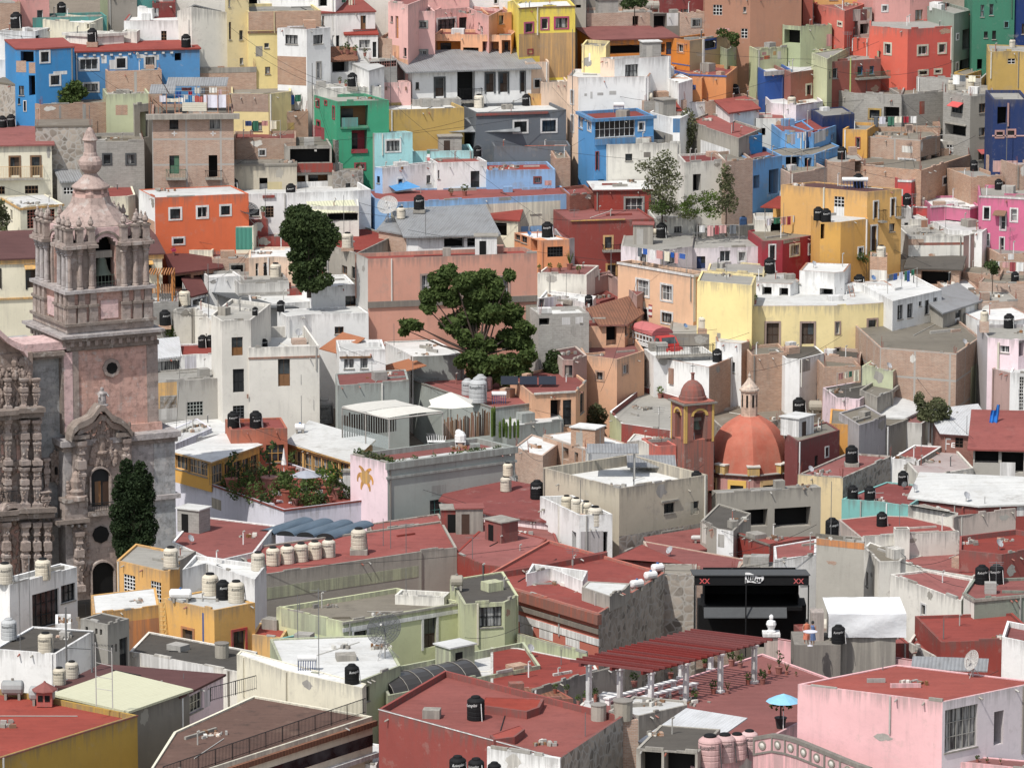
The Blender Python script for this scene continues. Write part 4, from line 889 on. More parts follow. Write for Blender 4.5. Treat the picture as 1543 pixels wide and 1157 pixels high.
H('grey roofed white shack with two blue bottles outside','white','r_dark','155,1002 240,1008 382,972',1095,'235,1008,300,1080,p:grey',off=1,d=5,par=.05,push=1)
H('brick wall house left of the white shack','brick~','r_dirt','-40,985 165,968',1050,d=5,push=1)
H('brick wall house between white shack and lime house','brick','r_dirt','378,1052 595,1048',1130,d=5,push=1)
H('brick yard house with rubble right of the white shack','brick','r_dark','380,985 590,1005',1050,d=5,push=1)
T(380,570)
H('grey plastered garden house wall behind the shade canopy','sagegrey','r_terrace','497,42 912,16',255,d=6,par=.1)
H('grey house with broad red roof and three grey tanks','sagegrey','r_red','940,12 1402,172 1805,122',320,B='*,.0,.1,stone,.05',par=.25)
H('low white ledge house with glass canopy right of the cactus fence','sagegrey','r_white','1480,280 1810,245',400,d=5,par=.1)
H('sage grey cornice house with planted roof terrace','sagegrey','r_terrace','570,440 786,492 1528,395',870,'1033,705,1100,828,g:teal;1040,620,1127,678,p:sagegrey',f='magwhite,sagegrey',B='1,.0,.55,sagegrey,.2;1,1.15,.2,sagegrey,.14',par=.45,push=4)
H('lavender white walled terrace house with potted garden','lavender','r_brick','-451,540 185,762 806,686',875,'-395,795,-352,900,d:dark;-235,700,-180,760,p:plasterold',B='*,.0,.14,brickred,.07',par=.35,push=3)
H('terracotta orange house with yellow grid window','terraorange','r_terrace','-125,300 205,290',560,'80,385,187,487,g:f_gold',d=5,par=.15,push=0,dD=-8)
H('yellow window gallery house with white sloping roof','gold','r_white','205,382 572,492',600,'225,420,250,540,g:f_gold;252,425,290,550,g:f_gold;300,440,345,570,g:f_gold;350,455,400,580,g:f_gold;405,470,460,590,g:f_gold;465,485,500,590,g:f_gold;505,495,560,585,g:f_gold',d=7,rise=.5,eave=.25,edge='gold',dD=-9,push=0,bot=2.6)
H('pinkish white house with wide red roof and grid window','pinkwhite','r_redold','1102,715 1412,800 1760,842',955,'1243,790,1304,863,i:f_darkgrey;1448,833,1492,935,d:darkgrey;1405,800,1420,930,l:ltgrey',off=1,d=9,eave=.25,rise=.5,edge='r_redold')
H('mottled stone wall below the sage grey cornice house','stonewall','r_dirt','1155,612 1545,572',695,'1155,610,1170,690,p:gold',d=2,par=.05,cat='wall',name='stone_wall')
H('low stone wall above the red roof with antennas','stonewall','r_red','690,890 1112,828',940,d=3,par=.1,cat='wall',name='stone_wall')
H('long grey wall house with six tanks on its red roof','conc','r_red','-12,1150 965,1008 1190,982',1260,'-5,1255,70,1370,p:brick;960,1010,972,1100,g',off=1,d=10,par=.15,B='0,1.1,.9,limeold~,.02',dD=3)
H('red roofed house with curved white parapet end','brickred','r_red','1185,1010 1330,1080 1543,1105',1150,off=1,d=11,par=.05)
T(0,570)
H('gold framed glass gallery house with grey white roof','gold','r_white','1015,435 1228,492 1508,395',625,'1230,500,1300,610,g:f_gold;1305,490,1352,620,g:f_gold;1358,480,1405,600,g:f_gold;1410,465,1455,600,g:f_gold;1458,445,1503,590,g:f_gold;1020,450,1090,530,g:f_gold;1095,470,1205,560,g:f_gold',eave=.25,edge='gold',push=0,dD=-10,rise=.1,bot=2.5)
H('white roofed wing behind the gold framed gallery','white','r_white','1010,372 1290,320 1415,310',400,off=1,d=9,par=.1)
H('lavender church side wall house behind the gallery','lavender','r_white','1020,380 1230,290',420,d=5,par=.05,push=5)
H('dark red roof strip house left of the six tanks','white','r_red','1000,950 1248,1062 1480,1010',1160,off=1,d=10,par=.1,f='white,white')
H('ochre house with barred windows before the church door','ochre','r_grey','678,1057 938,1118 985,1118',1320,'720,1142,786,1268,i:f_white;878,1182,952,1300,i:f_white',off=1,d=6,par=.15)
H('grey stair head with beige tank on the ochre house','conc','r_grey','938,1042 988,1075 1060,1050',1290,off=1,d=3,par=.05,f='ochre,conc')
H('white parapet wall house with concrete edge under the tanks','white','r_white','1060,1110 1198,1072 1480,1168',1400,d=5,off=1,par=.3,push=4)
T(760,570)
H('rough plaster house with white roof terrace and two windows','plasterold!','r_white','225,518 668,640 1182,560',985,'928,725,988,782,g:dark;1083,715,1130,790,d:cream;910,705,1010,716,l:conc;632,882,1140,985,p:stonewall;910,880,1035,900,l:conc',f='plasterold!,plasterold!',par=.9)
H('bare brick upper house with white roof on the plaster house','brickf','r_white','222,330 472,412 715,378',600,'340,403,373,472,o;408,430,429,490,o;633,450,694,512,g:black;540,470,600,600,p:white',f='brickf,white',par=.05)
H('brick gable wall house left of the bare brick upper house','brick','r_white','58,398 140,432 224,450',610,off=1,d=6,par=.1)
H('white curved parapet wall on the plaster house terrace','offwhite~','r_white','712,368 782,360 888,402',500,off=1,d=4,par=.1)
H('white house with recessed roof tanks and pillared porch','white','r_grey','207,685 435,795 628,788',1035,'216,845,253,932,g:black;393,890,417,1032,o;443,888,574,1022,p:lilacgrey;575,890,600,1022,o',par=1.0)
H('peach house with solar panels on its red roof','peach3','r_red','160,92 415,78 478,18',295,'268,125,328,282,o;340,125,390,272,g:black;440,85,462,200,g:black;172,78,412,88,l:offwhite',off=1,d=9,par=.2)
H('house with curved white parapet and lime corner','brickred','r_grey','612,192 680,262 985,305',395,f='lime,brickred',off=1,d=13,par=.5,cap='white')
H('coral wall house left of the small bell tower','coral','r_terrace','878,395 1000,388',505,d=4,par=.1)
H('grey concrete house wall with sloping buttress below the dome','conc','r_grey','1235,668 1840,632',905,'1365,762,1530,862,o;1570,750,1780,862,o',d=1.3,par=.05)
H('vast red roofed house with stone flank and salmon front','salmonred','r_red','-140,1160 548,1365 932,1128',1530,'90,1425,168,1487,p:white;203,1460,282,1515,p:white;356,1512,437,1558,p:white',f='salmonred,stonewall',B='0,.02,.75,terrac,.35;0,1.15,.35,stone,.2;0,1.9,.5,white,.06',par=.2,dD=0,push=2)
H('white courtyard parapet with green plants on the vast red roof','white','r_white','130,1135 268,1102 455,1178',1195,d=3.5,off=1,par=.8,on='vast red',oh=.95,name='courtyard_parapet',cat='parapet')
H('left red roof house with ridge before the white tank house','brickred','r_brick','-370,1010 105,975 330,1000',1060,off=1,d=11,par=.1)
T(1143,570)
H('dirty roofed stone house with black tank and cement tank','stonewall','earth','-200,300 120,240 440,190',330,off=1,d=9,par=.2)
H('long concrete roof house with small red strip','conc!','r_dirt','60,300 232,362 470,205',380,off=1,d=9,par=.15,push=6)
H('white and red peeling box room on the dirty roof','magwhite!','r_dark','450,112 588,122 692,68',205,off=1,d=5,par=.05,bot=3)
H('red low roof house above the dirty stone roofs','terrac','r_red','-70,118 270,112 568,10',175,off=1,d=9,par=.1)
H('cream slanted slab house right of the peeling box room','conc','r_white','730,235 850,240 950,190',260,rise=.8,d=6,off=1,eave=.1)
H('brick and column ruin below the lime painted house','conc!','r_dirt','690,110 780,70 862,0',250,'785,60,845,165,o',off=1,d=4)
H('orange panel house under a grey roof edge','orange3','r_dirt','412,262 590,275',400,d=7,par=.1)
H('grey plaster wall house right of the orange panel','lilacgrey~','r_dirt','585,272 742,225',480,d=6,par=.15)
H('stained concrete house with long sloped parapet','conc!','r_dirt','742,282 872,238',430,d=6,par=.15)
H('whitish concrete cube house beside the red strip roof','ltgrey~','r_terrace','845,255 950,262 988,238',395,off=1,d=4,par=.1)
H('grey white long wall house below the brick tower wall','ltgrey','r_grey','985,252 1245,262',350,d=4,par=.1)
H('dark maroon wall house beside the dome','maroon','r_dirt','228,368 472,300',560,d=4,par=.1)
H('small red wall stub directly right of the dome','brickred','r_dirt','150,350 235,368',530,d=5,dD=16,push=0)
H('red strip roof house with white wall below the concrete cube','white','r_red','768,468 932,478 1068,395',545,f='white,conc',par=.1,push=6)
H('brick house with painted white letters and white roof','redbrick','metalwhite','1068,330 1252,342 1348,298',468,'1143,345,1189,402,i:f_darkwood;1143,402,1189,462,d:tan',off=1,d=6,rise=1.0,eave=.25,edge='plum')
H('dark open house with big red sheet roof at the right edge','conc2','r_red','1248,408 1640,418',605,'1257,412,1395,492,o;1412,430,1540,548,o;1403,488,1492,592,p:white',rise=1.6,d=8,eave=.5)
H('white terrace house with pinkish patched roof','offwhite','r_pinkish','915,548 1010,562 1250,520',610,off=1,d=9,par=.2)
H('stone walled house with red roof and tan front','stonewall','r_red','228,558 490,578 778,450',700,f='tan2,stonewall',par=.15)
H('red walled house with wide white hipped roof','brickred','r_white','880,700 1282,748 1640,735',800,'1500,745,1543,800,p:white',off=1,d=7,rise=.7,eave=.2)
T(0,857)
H('white two storey house with big black window and tanks','white','r_white','-40,70 55,92 447,-12',410,'188,130,344,334,g:dark;355,88,438,190,g:black;238,320,322,410,g:f_white',d=9,par=.35)
H('ochre house with white sheet roof and timber yard','ochre','r_white','540,262 925,215',480,'752,290,960,475,p:orange',d=6,par=.05)
H('gold yellow corner house with orange and red doors','gold','r_white','945,170 1245,240 1482,195',500,'1055,338,1132,485,S:orange;1343,345,1437,505,S:scarlet;1176,255,1186,452,p:cobalt',par=.1,f='gold,ochre')
H('gold low yard wall right of the gold corner house','gold','r_brick','1465,380 1640,400',500,d=5,par=.1)
H('grey cement stair tower with narrow dark door','conc3','r_dark','468,290 625,325 750,288',600,'695,400,742,572,d:black;497,335,512,368,o;553,345,567,380,o;580,350,594,385,o;648,440,656,490,o;670,435,680,480,o',name='stair_tower',cat='stair tower',par=.05)
H('white low house with black mossy roof left of the stair tower','white','r_dark','-40,465 325,492',700,d=7,par=.1)
H('white pillar wall between black window house and stair tower','white','r_white','322,320 412,318',470,d=3)
H('mauve house with maroon roof and glazed corner','mauve','r_maroon','335,690 1045,750 1297,625',935,'1075,728,1178,832,g:f_cream;1188,705,1222,800,p:lilac',par=.05,f='mauve,magwhite',eave=.15)
H('taupe shed with pale yellow sheet roof','taupe','metalyel','318,738 745,835 1100,712',1015,eave=.2,rise=.1)
H('mossy rubble roof house left of the gold yellow house','plaster!','r_dark','752,478 1395,600',640,'820,500,1240,600,p:white',d=6,par=.1)
H('mustard house with red roof and little red chimney','mustard2','r_brick','-45,1110 798,848',1260,back='205,728 -500,620',par=.35,B='0,.0,.1,terrac,.05',push=2)
H('cream house with brown tile terrace and ribbon windows','cream','browntile','790,1295 2165,855',1330,back='1475,735 1010,945',par=.12,B='0,.3,.35,tile,.25;0,1.2,.75,glass,.015;0,2.4,.3,white,.35',push=2)
T(380,857)
H('long cream side wall of the brown terrace','cream','r_white','-90,495 185,590 640,692',840,d=1.2,off=1,par=.05,cat='wall',name='garden_wall')
H('lime house with white trimmed doors and old roof','lime~','r_dirt','140,222 530,308 1232,192',505,'578,343,678,492,S:white;984,270,1082,467,S:white;170,230,430,360,p:limeold',B='1,.0,.16,conc,.1;1,.45,.28,white,.07',par=.35)
H('lime wing with dark paned window and stained wall','lime~','r_dark','1232,205 1468,192 1548,155',475,'1320,220,1452,337,g:black;1305,200,1314,440,l:cream',off=1,d=8,par=.1)
H('lime lower house with white terrace and big mesh dish','limeold~','r_white','180,585 620,655 862,560',800,'640,685,682,772,g:dark',off=1,d=9,par=.1,push=3)
H('lime low parapet house with arched skylight','limeold!','r_white','790,735 1675,560',770,d=7,par=.55)
H('teal shed with small red roof and frilled awning','aquadk','r_red','162,400 395,455 525,428',545,'200,450,370,540,o',par=.15)
H('brick red house with wide red roof and single tank','brickred','r_brick','735,812 1791,1098 2156,855',1330,f='brickred,stonewall',par=.4,push=2,B='0,.0,.06,white,.03')
H('white wall with cracks below the wide red roof','white~','r_white','1365,1038 1790,1103',1340,d=.4,par=.02,cat='wall',name='white_wall',push=0,dD=-.6)
H('white wall house at the bottom edge left of the red house','white','r_white','480,1105 720,1140',1300,d=5,par=.1)
T(760,857)
H('pink terrace house with red floor and white pergola','pinkfg','r_terrace','455,818 1475,1012 2090,705',1040,back='1500,490',par=.12,push=2)
T(1143,857)
H('long pink terrace parapet with lattice panel','pinkfg','r_terrace','60,405 480,470 960,548',610,'205,522,350,600,i:f_crimson;385,545,470,600,i:f_crimson',d=.6,par=.02,off=1,cat='wall',name='terrace_wall',push=10)
H('pink house with red roof and large steel window','pinkfg','r_brick','228,668 1070,772 1640,655',1330,'1083,802,1272,1048,g:f_grey;1368,825,1424,1018,o',f='pinkfg,lilac',par=.06)
H('pink terrace wall lined with small flower pots','pinkfg','r_terrace','640,1082 1250,1128 1600,1165',1330,off=1,d=2,par=.05,push=0)
H('red roof house with white stained parapet behind the pink house','plaster!','r_red','870,425 1075,535 1175,520',570,off=1,d=8,par=.3)
H('flat red roof house behind the pink terrace parapet','brickred','r_red','350,455 875,430',540,d=7,par=.1)
H('red roof house with tall mesh dish at the right edge','brickred','r_red','1060,425 1640,405',590,d=8,par=.2)
H('white curved parapet house at the right edge','white~','r_redold','1415,395 1640,440',600,d=5,par=.4)
T(1243,700,5.143)
H('aqua walled house with mottled red roof','aquadk','r_redold','130,265 420,285 645,322',395,back='880,172 480,132',par=.1)
H('stained concrete parapet right of the aqua wall','plaster!','r_dirt','645,318 770,306 1030,382',480,d=.5,off=1,par=.02,cat='wall',name='parapet_wall')
H('mauve plaster parapet with a satellite dish above','plaster2~','r_dirt','1000,410 1035,392 1480,352',540,d=.5,off=1,par=.02,cat='wall',name='parapet_wall')
H('red flat roof house with one black tank behind the broken wall','plaster2','r_red','300,585 1045,540',700,back='985,480 640,400 400,392 105,425',par=.04)
H('broken plaster front wall before the red flat roof','plaster!','r_dirt','308,560 1042,518',745,d=.5,par=.02,cat='wall',name='parapet_wall',push=3)
H('rounded plaster pier standing above the broken plaster wall','plaster!','r_dirt','545,500 658,498',745,d=.9,par=.02,cat='wall',name='pier',ob=6,push=0)
H('grey block wall house with rubbish on its roof','conc2~','r_dirt','-65,570 305,608',1060,back='300,558 -60,540',par=.06,B='0,.0,.5,orange,.01')
H('broken plaster pier house right of the grey block wall','plaster!','r_dirt','305,640 420,752 585,745',1060,d=2,off=1,par=.05)
H('long red roof house with white gutter edge','offwhite','r_red','572,738 740,802 1150,868',850,back='1365,690 1040,642',par=.05)
H('brick red parapet roof with a pale dish at right','brickred','r_red','1040,660 1370,695 1600,655',860,back='1600,520 1480,500 1045,552',par=.4)
H('worn white house with long red roof left of the sage green house','plaster~','r_red','505,848 1058,1055 1085,1005',1330,back='1150,885 790,815',par=.15)
H('sage green house with mauve framed window and two tanks','sagedk!','r_red','1075,992 1158,1042 1620,1000',1420,'1359,1221,1489,1340,s:mauve',f='offwhite,sagedk!',B='*,.0,.2,conc,.08',par=.2,back='1620,870 1150,885')
T(1000,760,5.143)
H('concrete outhouse with white flank before the dome','conc!','r_dark','285,128 412,187 540,206',420,'300,150,330,300,p:offwhite;420,230,470,330,p:grey',par=.1,f='conc!,white~')
H('red gabled wall house with white edge behind the stage','brickred','r_red','540,210 822,308',460,back='1180,245 780,255',par=.05,B='0,.0,.14,stone,.05')
H('red roof house with buckets left of the grey block wall','white','r_red','862,425 1182,390',690,back='1185,265 852,322',par=.08)
H('red roofed rear house behind the stone tower wall','brick','r_red','-40,548 240,548 560,520',650,back='640,425 540,405 -160,280',par=.06)
H('white skylight parapet on the red rear roof','white','r_white','365,452 645,416',515,d=.4,par=.02,cat='wall',name='parapet_wall')
H('low concrete ledge box behind the stage roof','conc~','r_grey','572,482 1000,492',600,d=2,par=.05)
H('stone tower wall left of the black stage','stonewall','r_dirt','-20,548 245,552',900,d=4,par=.05)
H('rear red roof ridge left of the concrete outhouse','brickred','r_red','-60,420 390,345',420,d=5,rise=.5,eave=.1)
T(880,1000,5.143)
H('concrete terrace house with small white roof','conc!','r_white','190,362 425,402 800,318',640,back='790,282 385,248',par=.12)
H('stone chimney stack beside the red roof','brick~','r_dark','285,438 420,432',920,d=1.6,par=.05,name='chimney_stack',cat='chimney')
H('dark cluttered shed under the buckled sheet roof','conc!','r_dark','405,655 880,690',960,'440,680,600,900,o;620,690,860,900,o',d=6,par=.05)
H('pink tank platform beside the buckled sheet roof','pinkfg!','r_grey','870,835 1345,690',960,d=2.6,par=.03)
H('white metal sheet lean-to below the white pergola steps','offwhite','r_white','-60,345 190,362',420,d=3,par=.05)
T(760,857)
H('white skylight box with grey lid on the vast red roof','conc','r_white','450,105 612,160 700,118',205,off=1,d=2,par=.05,on='vast red',oh=1.0,name='skylight_box',cat='skylight')
H('raised red slab on the wide red roof','brickred','r_brick','-150,790 130,828 205,802',850,off=1,d=2.2,par=.03,on='brick red house with wide',oh=.5,name='roof_slab',cat='roof slab')
H('low red ledge near the front of the wide red roof','brickred','r_brick','-60,990 60,975 120,930',1030,off=1,d=1.2,par=.03,on='brick red house with wide',oh=.5,name='roof_slab',cat='roof slab')
T(380,857)
H('white raised parapet corner on the lime old roof','offwhite','r_white','830,150 1115,165',190,d=1.8,par=.5,on='lime house with white trim',oh=.7,name='roof_parapet',cat='parapet',off=1)
T(760,570)
H('long red roof ridge across the vast red roof','brickred','r_red','-60,1130 140,1100 600,1010',1150,off=1,d=.5,par=.02,on='vast red',oh=.45,name='roof_ridge',cat='roof ridge')
H('second red roof ridge near the white skylight','brickred','r_red','610,1050 800,965 1070,1085',1100,d=.4,off=1,par=.02,on='red roofed rear house',oh=.5,name='roof_ridge',cat='roof ridge')
T(0,0,1)
for x0,x1,y,lab,k,w in((-20,60,-30,'blue house corner cut by the top left edge','cobalt',''),(150,215,-38,'dull green house cut by the top edge above the cream house','sage',''),(215,345,-34,'grey plaster house cut by the top edge left of the pale yellow house','plaster~','250,-20,262,-5,g'),(440,590,-40,'white house cut by the top edge beside the pink block','offwhite~','480,-20,494,0,g'),(690,790,-36,'white terrace wall cut by the top edge above the yellow house','white',''),(860,1000,-40,'dark plaster house cut by the top edge above the brick wall','taupe','900,-18,915,0,g'),(985,1090,-40,'dusty red house cut by the top edge','terrac',''),(1200,1330,-44,'orange plaster house cut by the top edge','ochre~','1250,-20,1262,0,g'),(1310,1420,-48,'pale rose house cut by the top edge','rose','')):H(lab,k,'r_grey','%d,%d %d,%d'%(x0,y,x1,y-2),14,w,d=6,ob=-60,dD=6)
T(760,857)
H('mossy white green parapet wall below the salmon front','limeold!','r_dirt','75,380 478,492',570,d=.5,par=.02,cat='wall',name='parapet_wall',push=0,dD=3)
H('red roof house behind the sloping grey parapet','plaster!','r_red','-80,705 170,705 548,595',730,back='520,545 80,458 -80,455',par=.04,push=0)
H('sloping grey parapet wall left of the pergola','conc!','r_dirt','165,705 470,612 700,556',770,d=.45,off=1,par=.02,cat='wall',name='parapet_wall',push=0,dD=-1)
H('brown tile roof house behind the wide red roof','terrac','tile','-80,772 400,752',830,back='300,695 -80,675',par=.03,push=0,dD=1)
solve()
fit_ground()
for sp in SPECS:build_house(sp)
def make_ground():
 xs=[-700,-400,-240]+[GX0+GS*i for i in range(GNX)]+[240,400,700]
 ys=[0,60,110]+[GY0+GS*j for j in range(GNY)]+[650,700,780,900,1100,1400]
 mb=MB();mb.mi('earth')
 for y in ys:
  for x in xs:mb.v.append((x,y,ground(x,y)+.15*math.sin(x*.63+y*.51)+.12*math.sin(x*.91-y*.77)))
 n=len(xs)
 for j in range(len(ys)-1):
  for i in range(n-1):
   a=j*n+i;mb.f.append((a,a+1,a+n+1,a+n));mb.m.append(0);mb.sm.append(True);mb.uv+=[(0,0)]*4
 o=part('hillside_ground',mb);o['kind']='structure';o['label']='earth hillside under the crowded houses'
make_ground()
w=bpy.data.worlds.new('World');SC.world=w;w.use_nodes=True
nt=w.node_tree;bg=nt.nodes['Background']
sky=nt.nodes.new('ShaderNodeTexSky');sky.sky_type='NISHITA';sky.sun_disc=False
AZ,EL=math.radians(38),math.radians(56)
sky.sun_elevation=EL;sky.sun_rotation=math.radians(180)+AZ
hs=nt.nodes.new('ShaderNodeHueSaturation');hs.inputs['Saturation'].default_value=.45;nt.links.new(sky.outputs['Color'],hs.inputs['Color']);nt.links.new(hs.outputs['Color'],bg.inputs['Color']);bg.inputs['Strength'].default_value=.15
sd=bpy.data.lights.new('sun','SUN');sd.energy=3.9;sd.angle=math.radians(.5);sd.color=(1,.96,.90)
so=bpy.data.objects.new('sun',sd);COL.objects.link(so)
to_sun=Vector((-math.sin(AZ)*math.cos(EL),-math.cos(AZ)*math.cos(EL),math.sin(EL)))
so.rotation_euler=to_sun.to_track_quat('Z','Y').to_euler()
vs=SC.view_settings;SC.display_settings.display_device='sRGB'
vs.view_transform='Standard';vs.look='None';vs.exposure=0.2;vs.gamma=1;vs.use_curve_mapping=False
SC.cycles.max_bounces=5;SC.cycles.diffuse_bounces=3
bpy.context.view_layer.update()
DG=bpy.context.evaluated_depsgraph_get()
def cast(o,d):
 ok,loc,nrm,i,ob,mt=SC.ray_cast(DG,o,d.normalized())
 return(loc,nrm,ob)if ok else(None,None,None)
def place(px,py,back=.55):
 p=place0(px,py,back)
 if p is not None:PLACED.append(p)
 return p
def place0(px,py,back=.55):
 r=ray(px,py);hd=Vector((r.x,r.y,0)).normalized()
 loc,nrm,ob=cast(CAM,r)
 if loc is None:return P(px,py,Dprof(py))
 p=loc+hd*(.15 if nrm.z>.6 else back)
 l2,n2,o2=cast(Vector((p.x,p.y,loc.z+1.2)),Vector((0,0,-1)))
 if l2 is not None and abs(l2.z-loc.z)<1.4 and n2.z>.5:return l2
 if nrm.z>.6:return loc
 for bk in(.7,1.3,2.0):
  p=loc-hd*bk;l2,n2,o2=cast(Vector((p.x,p.y,loc.z+.3)),Vector((0,0,-1)))
  if l2 is not None and loc.z-l2.z<2.3 and n2.z>.5:return l2
 for dy in(-4,4,-8,8,-13,13,-18,18,24,-24,32):
  l2,n2,o2=cast(CAM,ray(px,py+dy))
  if l2 is not None and n2.z>.6 and o2.name.split('.')[0]in('roof','wall','canopy_sheet'):return l2+hd*.25
 return None
def pxm(p):return F/((p-CAM).dot(FWD))
def clone(src,loc,s=1,rz=0,label=None,group=None,sz=None):
 o=src.copy();COL.objects.link(o);o.location=loc;o.rotation_euler=(0,0,rz);o.scale=(s,s,sz or s)
 if label:o['label']=label
 if group:o['group']=group
 for ch in src.children:
  c=ch.copy();COL.objects.link(c);c.parent=o
  for g in ch.children:d=g.copy();COL.objects.link(d);d.parent=c
 return o
PAL['tankbeige']='d8ccb4';PAL['tankpink']='d8aaa6';PAL['tankgrey']='b6b8b8';PAL['steel']='a8aaa8';PAL['tankblue']='3f76b4';PAL['cement']='a8a090'
TANKS={}
def tank_proto(kind):
 if kind in TANKS:return TANKS[kind]
 key={'black':'black','beige':'f_tankbeige','grey':'f_tankgrey','pink':'f_tankpink','blue':'f_tankblue','drum':'f_cement'}[kind]
 root=empty('water_tank',(0,0,0),'x','water tank','water tanks on the roofs')
 mb=MB()
 if kind=='drum':
  mb.lathe((0,0,0),[(.5,0),(.5,1.0)],key,14,False);part('tank_body',mb,root)
  mb=MB();mb.lathe((0,0,1.0),[(.54,0),(.54,.05),(.1,.12)],'f_taupe',14,False);part('lid',mb,root)
 else:
  pr=[(.46,0),(.5,.03)]
  for i in range(4):z=.08+.24*i;pr+=[(.5,z),(.5,z+.17),(.485,z+.19),(.485,z+.22)]
  pr+=[(.5,1.06),(.47,1.13),(.36,1.22),(.27,1.26)]
  mb.lathe((0,0,0),pr,key,18,True);part('tank_body',mb,root)
  mb=MB();mb.lathe((0,0,1.26),[(.27,0),(.27,.06),(.22,.10),(.06,.13)],'black' if kind!='grey' else key,12,False);part('lid',mb,root)
  mb=MB();mb.tube((.44,-.22,1.0),(.53,-.27,.0),.025,.025,'f_white' if kind=='black' else 'darkgrey',5);part('pipe',mb,root)
  tc=bpy.data.curves.new('lt','FONT');tc.body='Rotoplas';tc.size=.2;tc.align_x='CENTER';tc.extrude=0;tc.resolution_u=2;tc.shear=.3
  to=bpy.data.objects.new('lt',tc);COL.objects.link(to);bpy.context.view_layer.update()
  me=bpy.data.meshes.new_from_object(to.evaluated_get(bpy.context.evaluated_depsgraph_get()));bpy.data.objects.remove(to)
  for v in me.vertices:
   a=v.co.x/.5*1.05-.15;zz=.82+v.co.y*1.2+v.co.x*.12;v.co=(.515*math.sin(a),-.515*math.cos(a),zz)
  me.materials.clear();me.materials.append(M('f_white' if kind=='black' else 'darkgrey'))
  lo=bpy.data.objects.new('lettering',me);COL.objects.link(lo);lo.parent=root
 TANKS[kind]=root;root['proto']=1
 return root
def tank(px,py,wpx,kind,label,base=0,rz=None,at=None):
 p=at or place(px,py)
 if p is None:print('SKIP',label);return
 s=wpx/pxm(p)
 if base>0:
  mb=MB();mb.box(-.55*s,.55*s,-.55*s,.55*s,0,base,'brick' if R.random()<.5 else 'conc')
  for v in range(len(mb.v)):mb.v[v]=tuple(Vector(mb.v[v])+p)
  thing('tank_plinth',mb,p,'masonry plinth under the '+label,'plinth','plinths under water tanks');p=p+Vector((0,0,base))
 pr=tank_proto(kind)
 if pr.get('proto'):
  del pr['proto'];o=pr;o.location=p;o.scale=(s,s,s);o['label']=label
 else:o=clone(pr,p,s,0,label)
 o.rotation_euler=(0,0,R.uniform(-.5,.6)if rz is None else rz)
 return o
def tanks(kind,rows):
 for ln in rows.strip().split('\n'):
  a=ln.strip().split('|');x,y,w=[float(v)for v in a[0].split(',')[:3]];ex=a[0].split(',')[3:]
  x,y=q(x,y);tank(x,y,w/TS,kind,a[1],base=float(ex[0])if ex else 0)
DISH={}
def dish(px,py,wpx,label,az=.5,kind='grey'):
 p=place(px,py)
 if p is None:print('SKIP',label);return
 s=wpx/pxm(p)
 if kind not in DISH:
  r=empty('satellite_dish',(0,0,0),'x','satellite dish','satellite dishes on the roofs')
  mb=MB();mb.tube((0,0,0),(0,0,.75),.04,.035,'steel_',6);part('mast',mb,r)
  mb=MB();c=Vector((0,-.08,.8));ax=Vector((0,-.8,.6));ux=Vector((1,0,0));uy=ax.cross(ux)
  rings=[]
  for k in range(5):
   rr=.5*k/4;rings.append([c+ax*(.32*rr*rr/.5)+(ux*math.cos(t)+uy*math.sin(t)*1.1)*rr for t in[2*math.pi*i/16 for i in range(16)]])
  for k in range(4):
   for i in range(16):
    j=(i+1)%16
    if k==0:mb.poly([rings[0][0],rings[1][i],rings[1][j]],'f_'+kind,smooth=True)
    else:mb.poly([rings[k][j],rings[k][i],rings[k+1][i],rings[k+1][j]],'f_'+kind,smooth=True)
  part('reflector',mb,r)
  mb=MB();mb.tube(c-uy*.5,c+ax*.55-uy*.1,.02,.02,'steel_',5);mb.box(-.04,.04,c.y+ax.y*.6-.05,c.y+ax.y*.6+.05,c.z+ax.z*.6-.05,c.z+ax.z*.6+.08,'f_ltgrey');part('feed_arm',mb,r)
  DISH[kind]=r;o=r;o.location=p;o.scale=(s,s,s);o['label']=label
 else:o=clone(DISH[kind],p,s,0,label)
 o.rotation_euler=(0,0,az)
def mast(px,py,hpx,label,r=.035,key='steel_',arms=0,at=None):
 p=at or place(px,py)or P(px,py,Dprof(py)-2);h=hpx/pxm(p)/math.cos(PITCH)
 mb=MB();mb.tube(p,p+Vector((0,0,h)),r,r*.8,key,5)
 for i in range(arms):
  z=h*(.97-.06*i);L=.55-.06*i
  mb.tube(p+Vector((-L,.15*L,z)),p+Vector((L,-.15*L,z)),.015,.015,key,4)
 if arms:mb.tube(p+Vector((.02,-.35,h*.94)),p+Vector((.02,.4,h*.94)),.015,.015,key,4)
 thing('antenna_mast' if key=='steel_' or arms else 'pole',mb,p,label,'antenna' if key=='steel_' or arms else 'pole','antenna masts on the roofs')
PAL['steel_']='7c7e80';
def slab(pts,rise,d,key,label,name='canopy',cat='canopy',D=None,posts=(),th=.08,ph=None,par=None,post_key='f_grey'):
 """roof sheet: front edge between two pixels, running back d metres"""
 (x0,y0),(x1,y1)=pts
 if D is None:D=Dprof(max(y0,y1)+25)
 a,b=P(x0,y0,D),Pz(x1,y1,P(x0,y0,D).z)
 if y1>y0:b=P(x1,y1,D);a=Pz(x0,y0,b.z)
 u=(b-a).normalized();n=Vector((-u.y,u.x,0));bk=n*d+Vector((0,0,rise));t=Vector((0,0,th))
 root=empty(name,(a+b)/2,label,cat)
 mb=MB();mb.box8([a,b,b+bk,a+bk,a+t,b+t,b+bk+t,a+bk+t],key);part('canopy_sheet',mb,root)
 for f,g in posts:
  q0=a+(b-a)*f+bk*g;mb=MB();h=ph or 2.3
  mb.tube(q0-Vector((0,0,h)),q0,.06,.06,post_key,5);part('post',mb,root)
 return a,b,n
LEAF={}
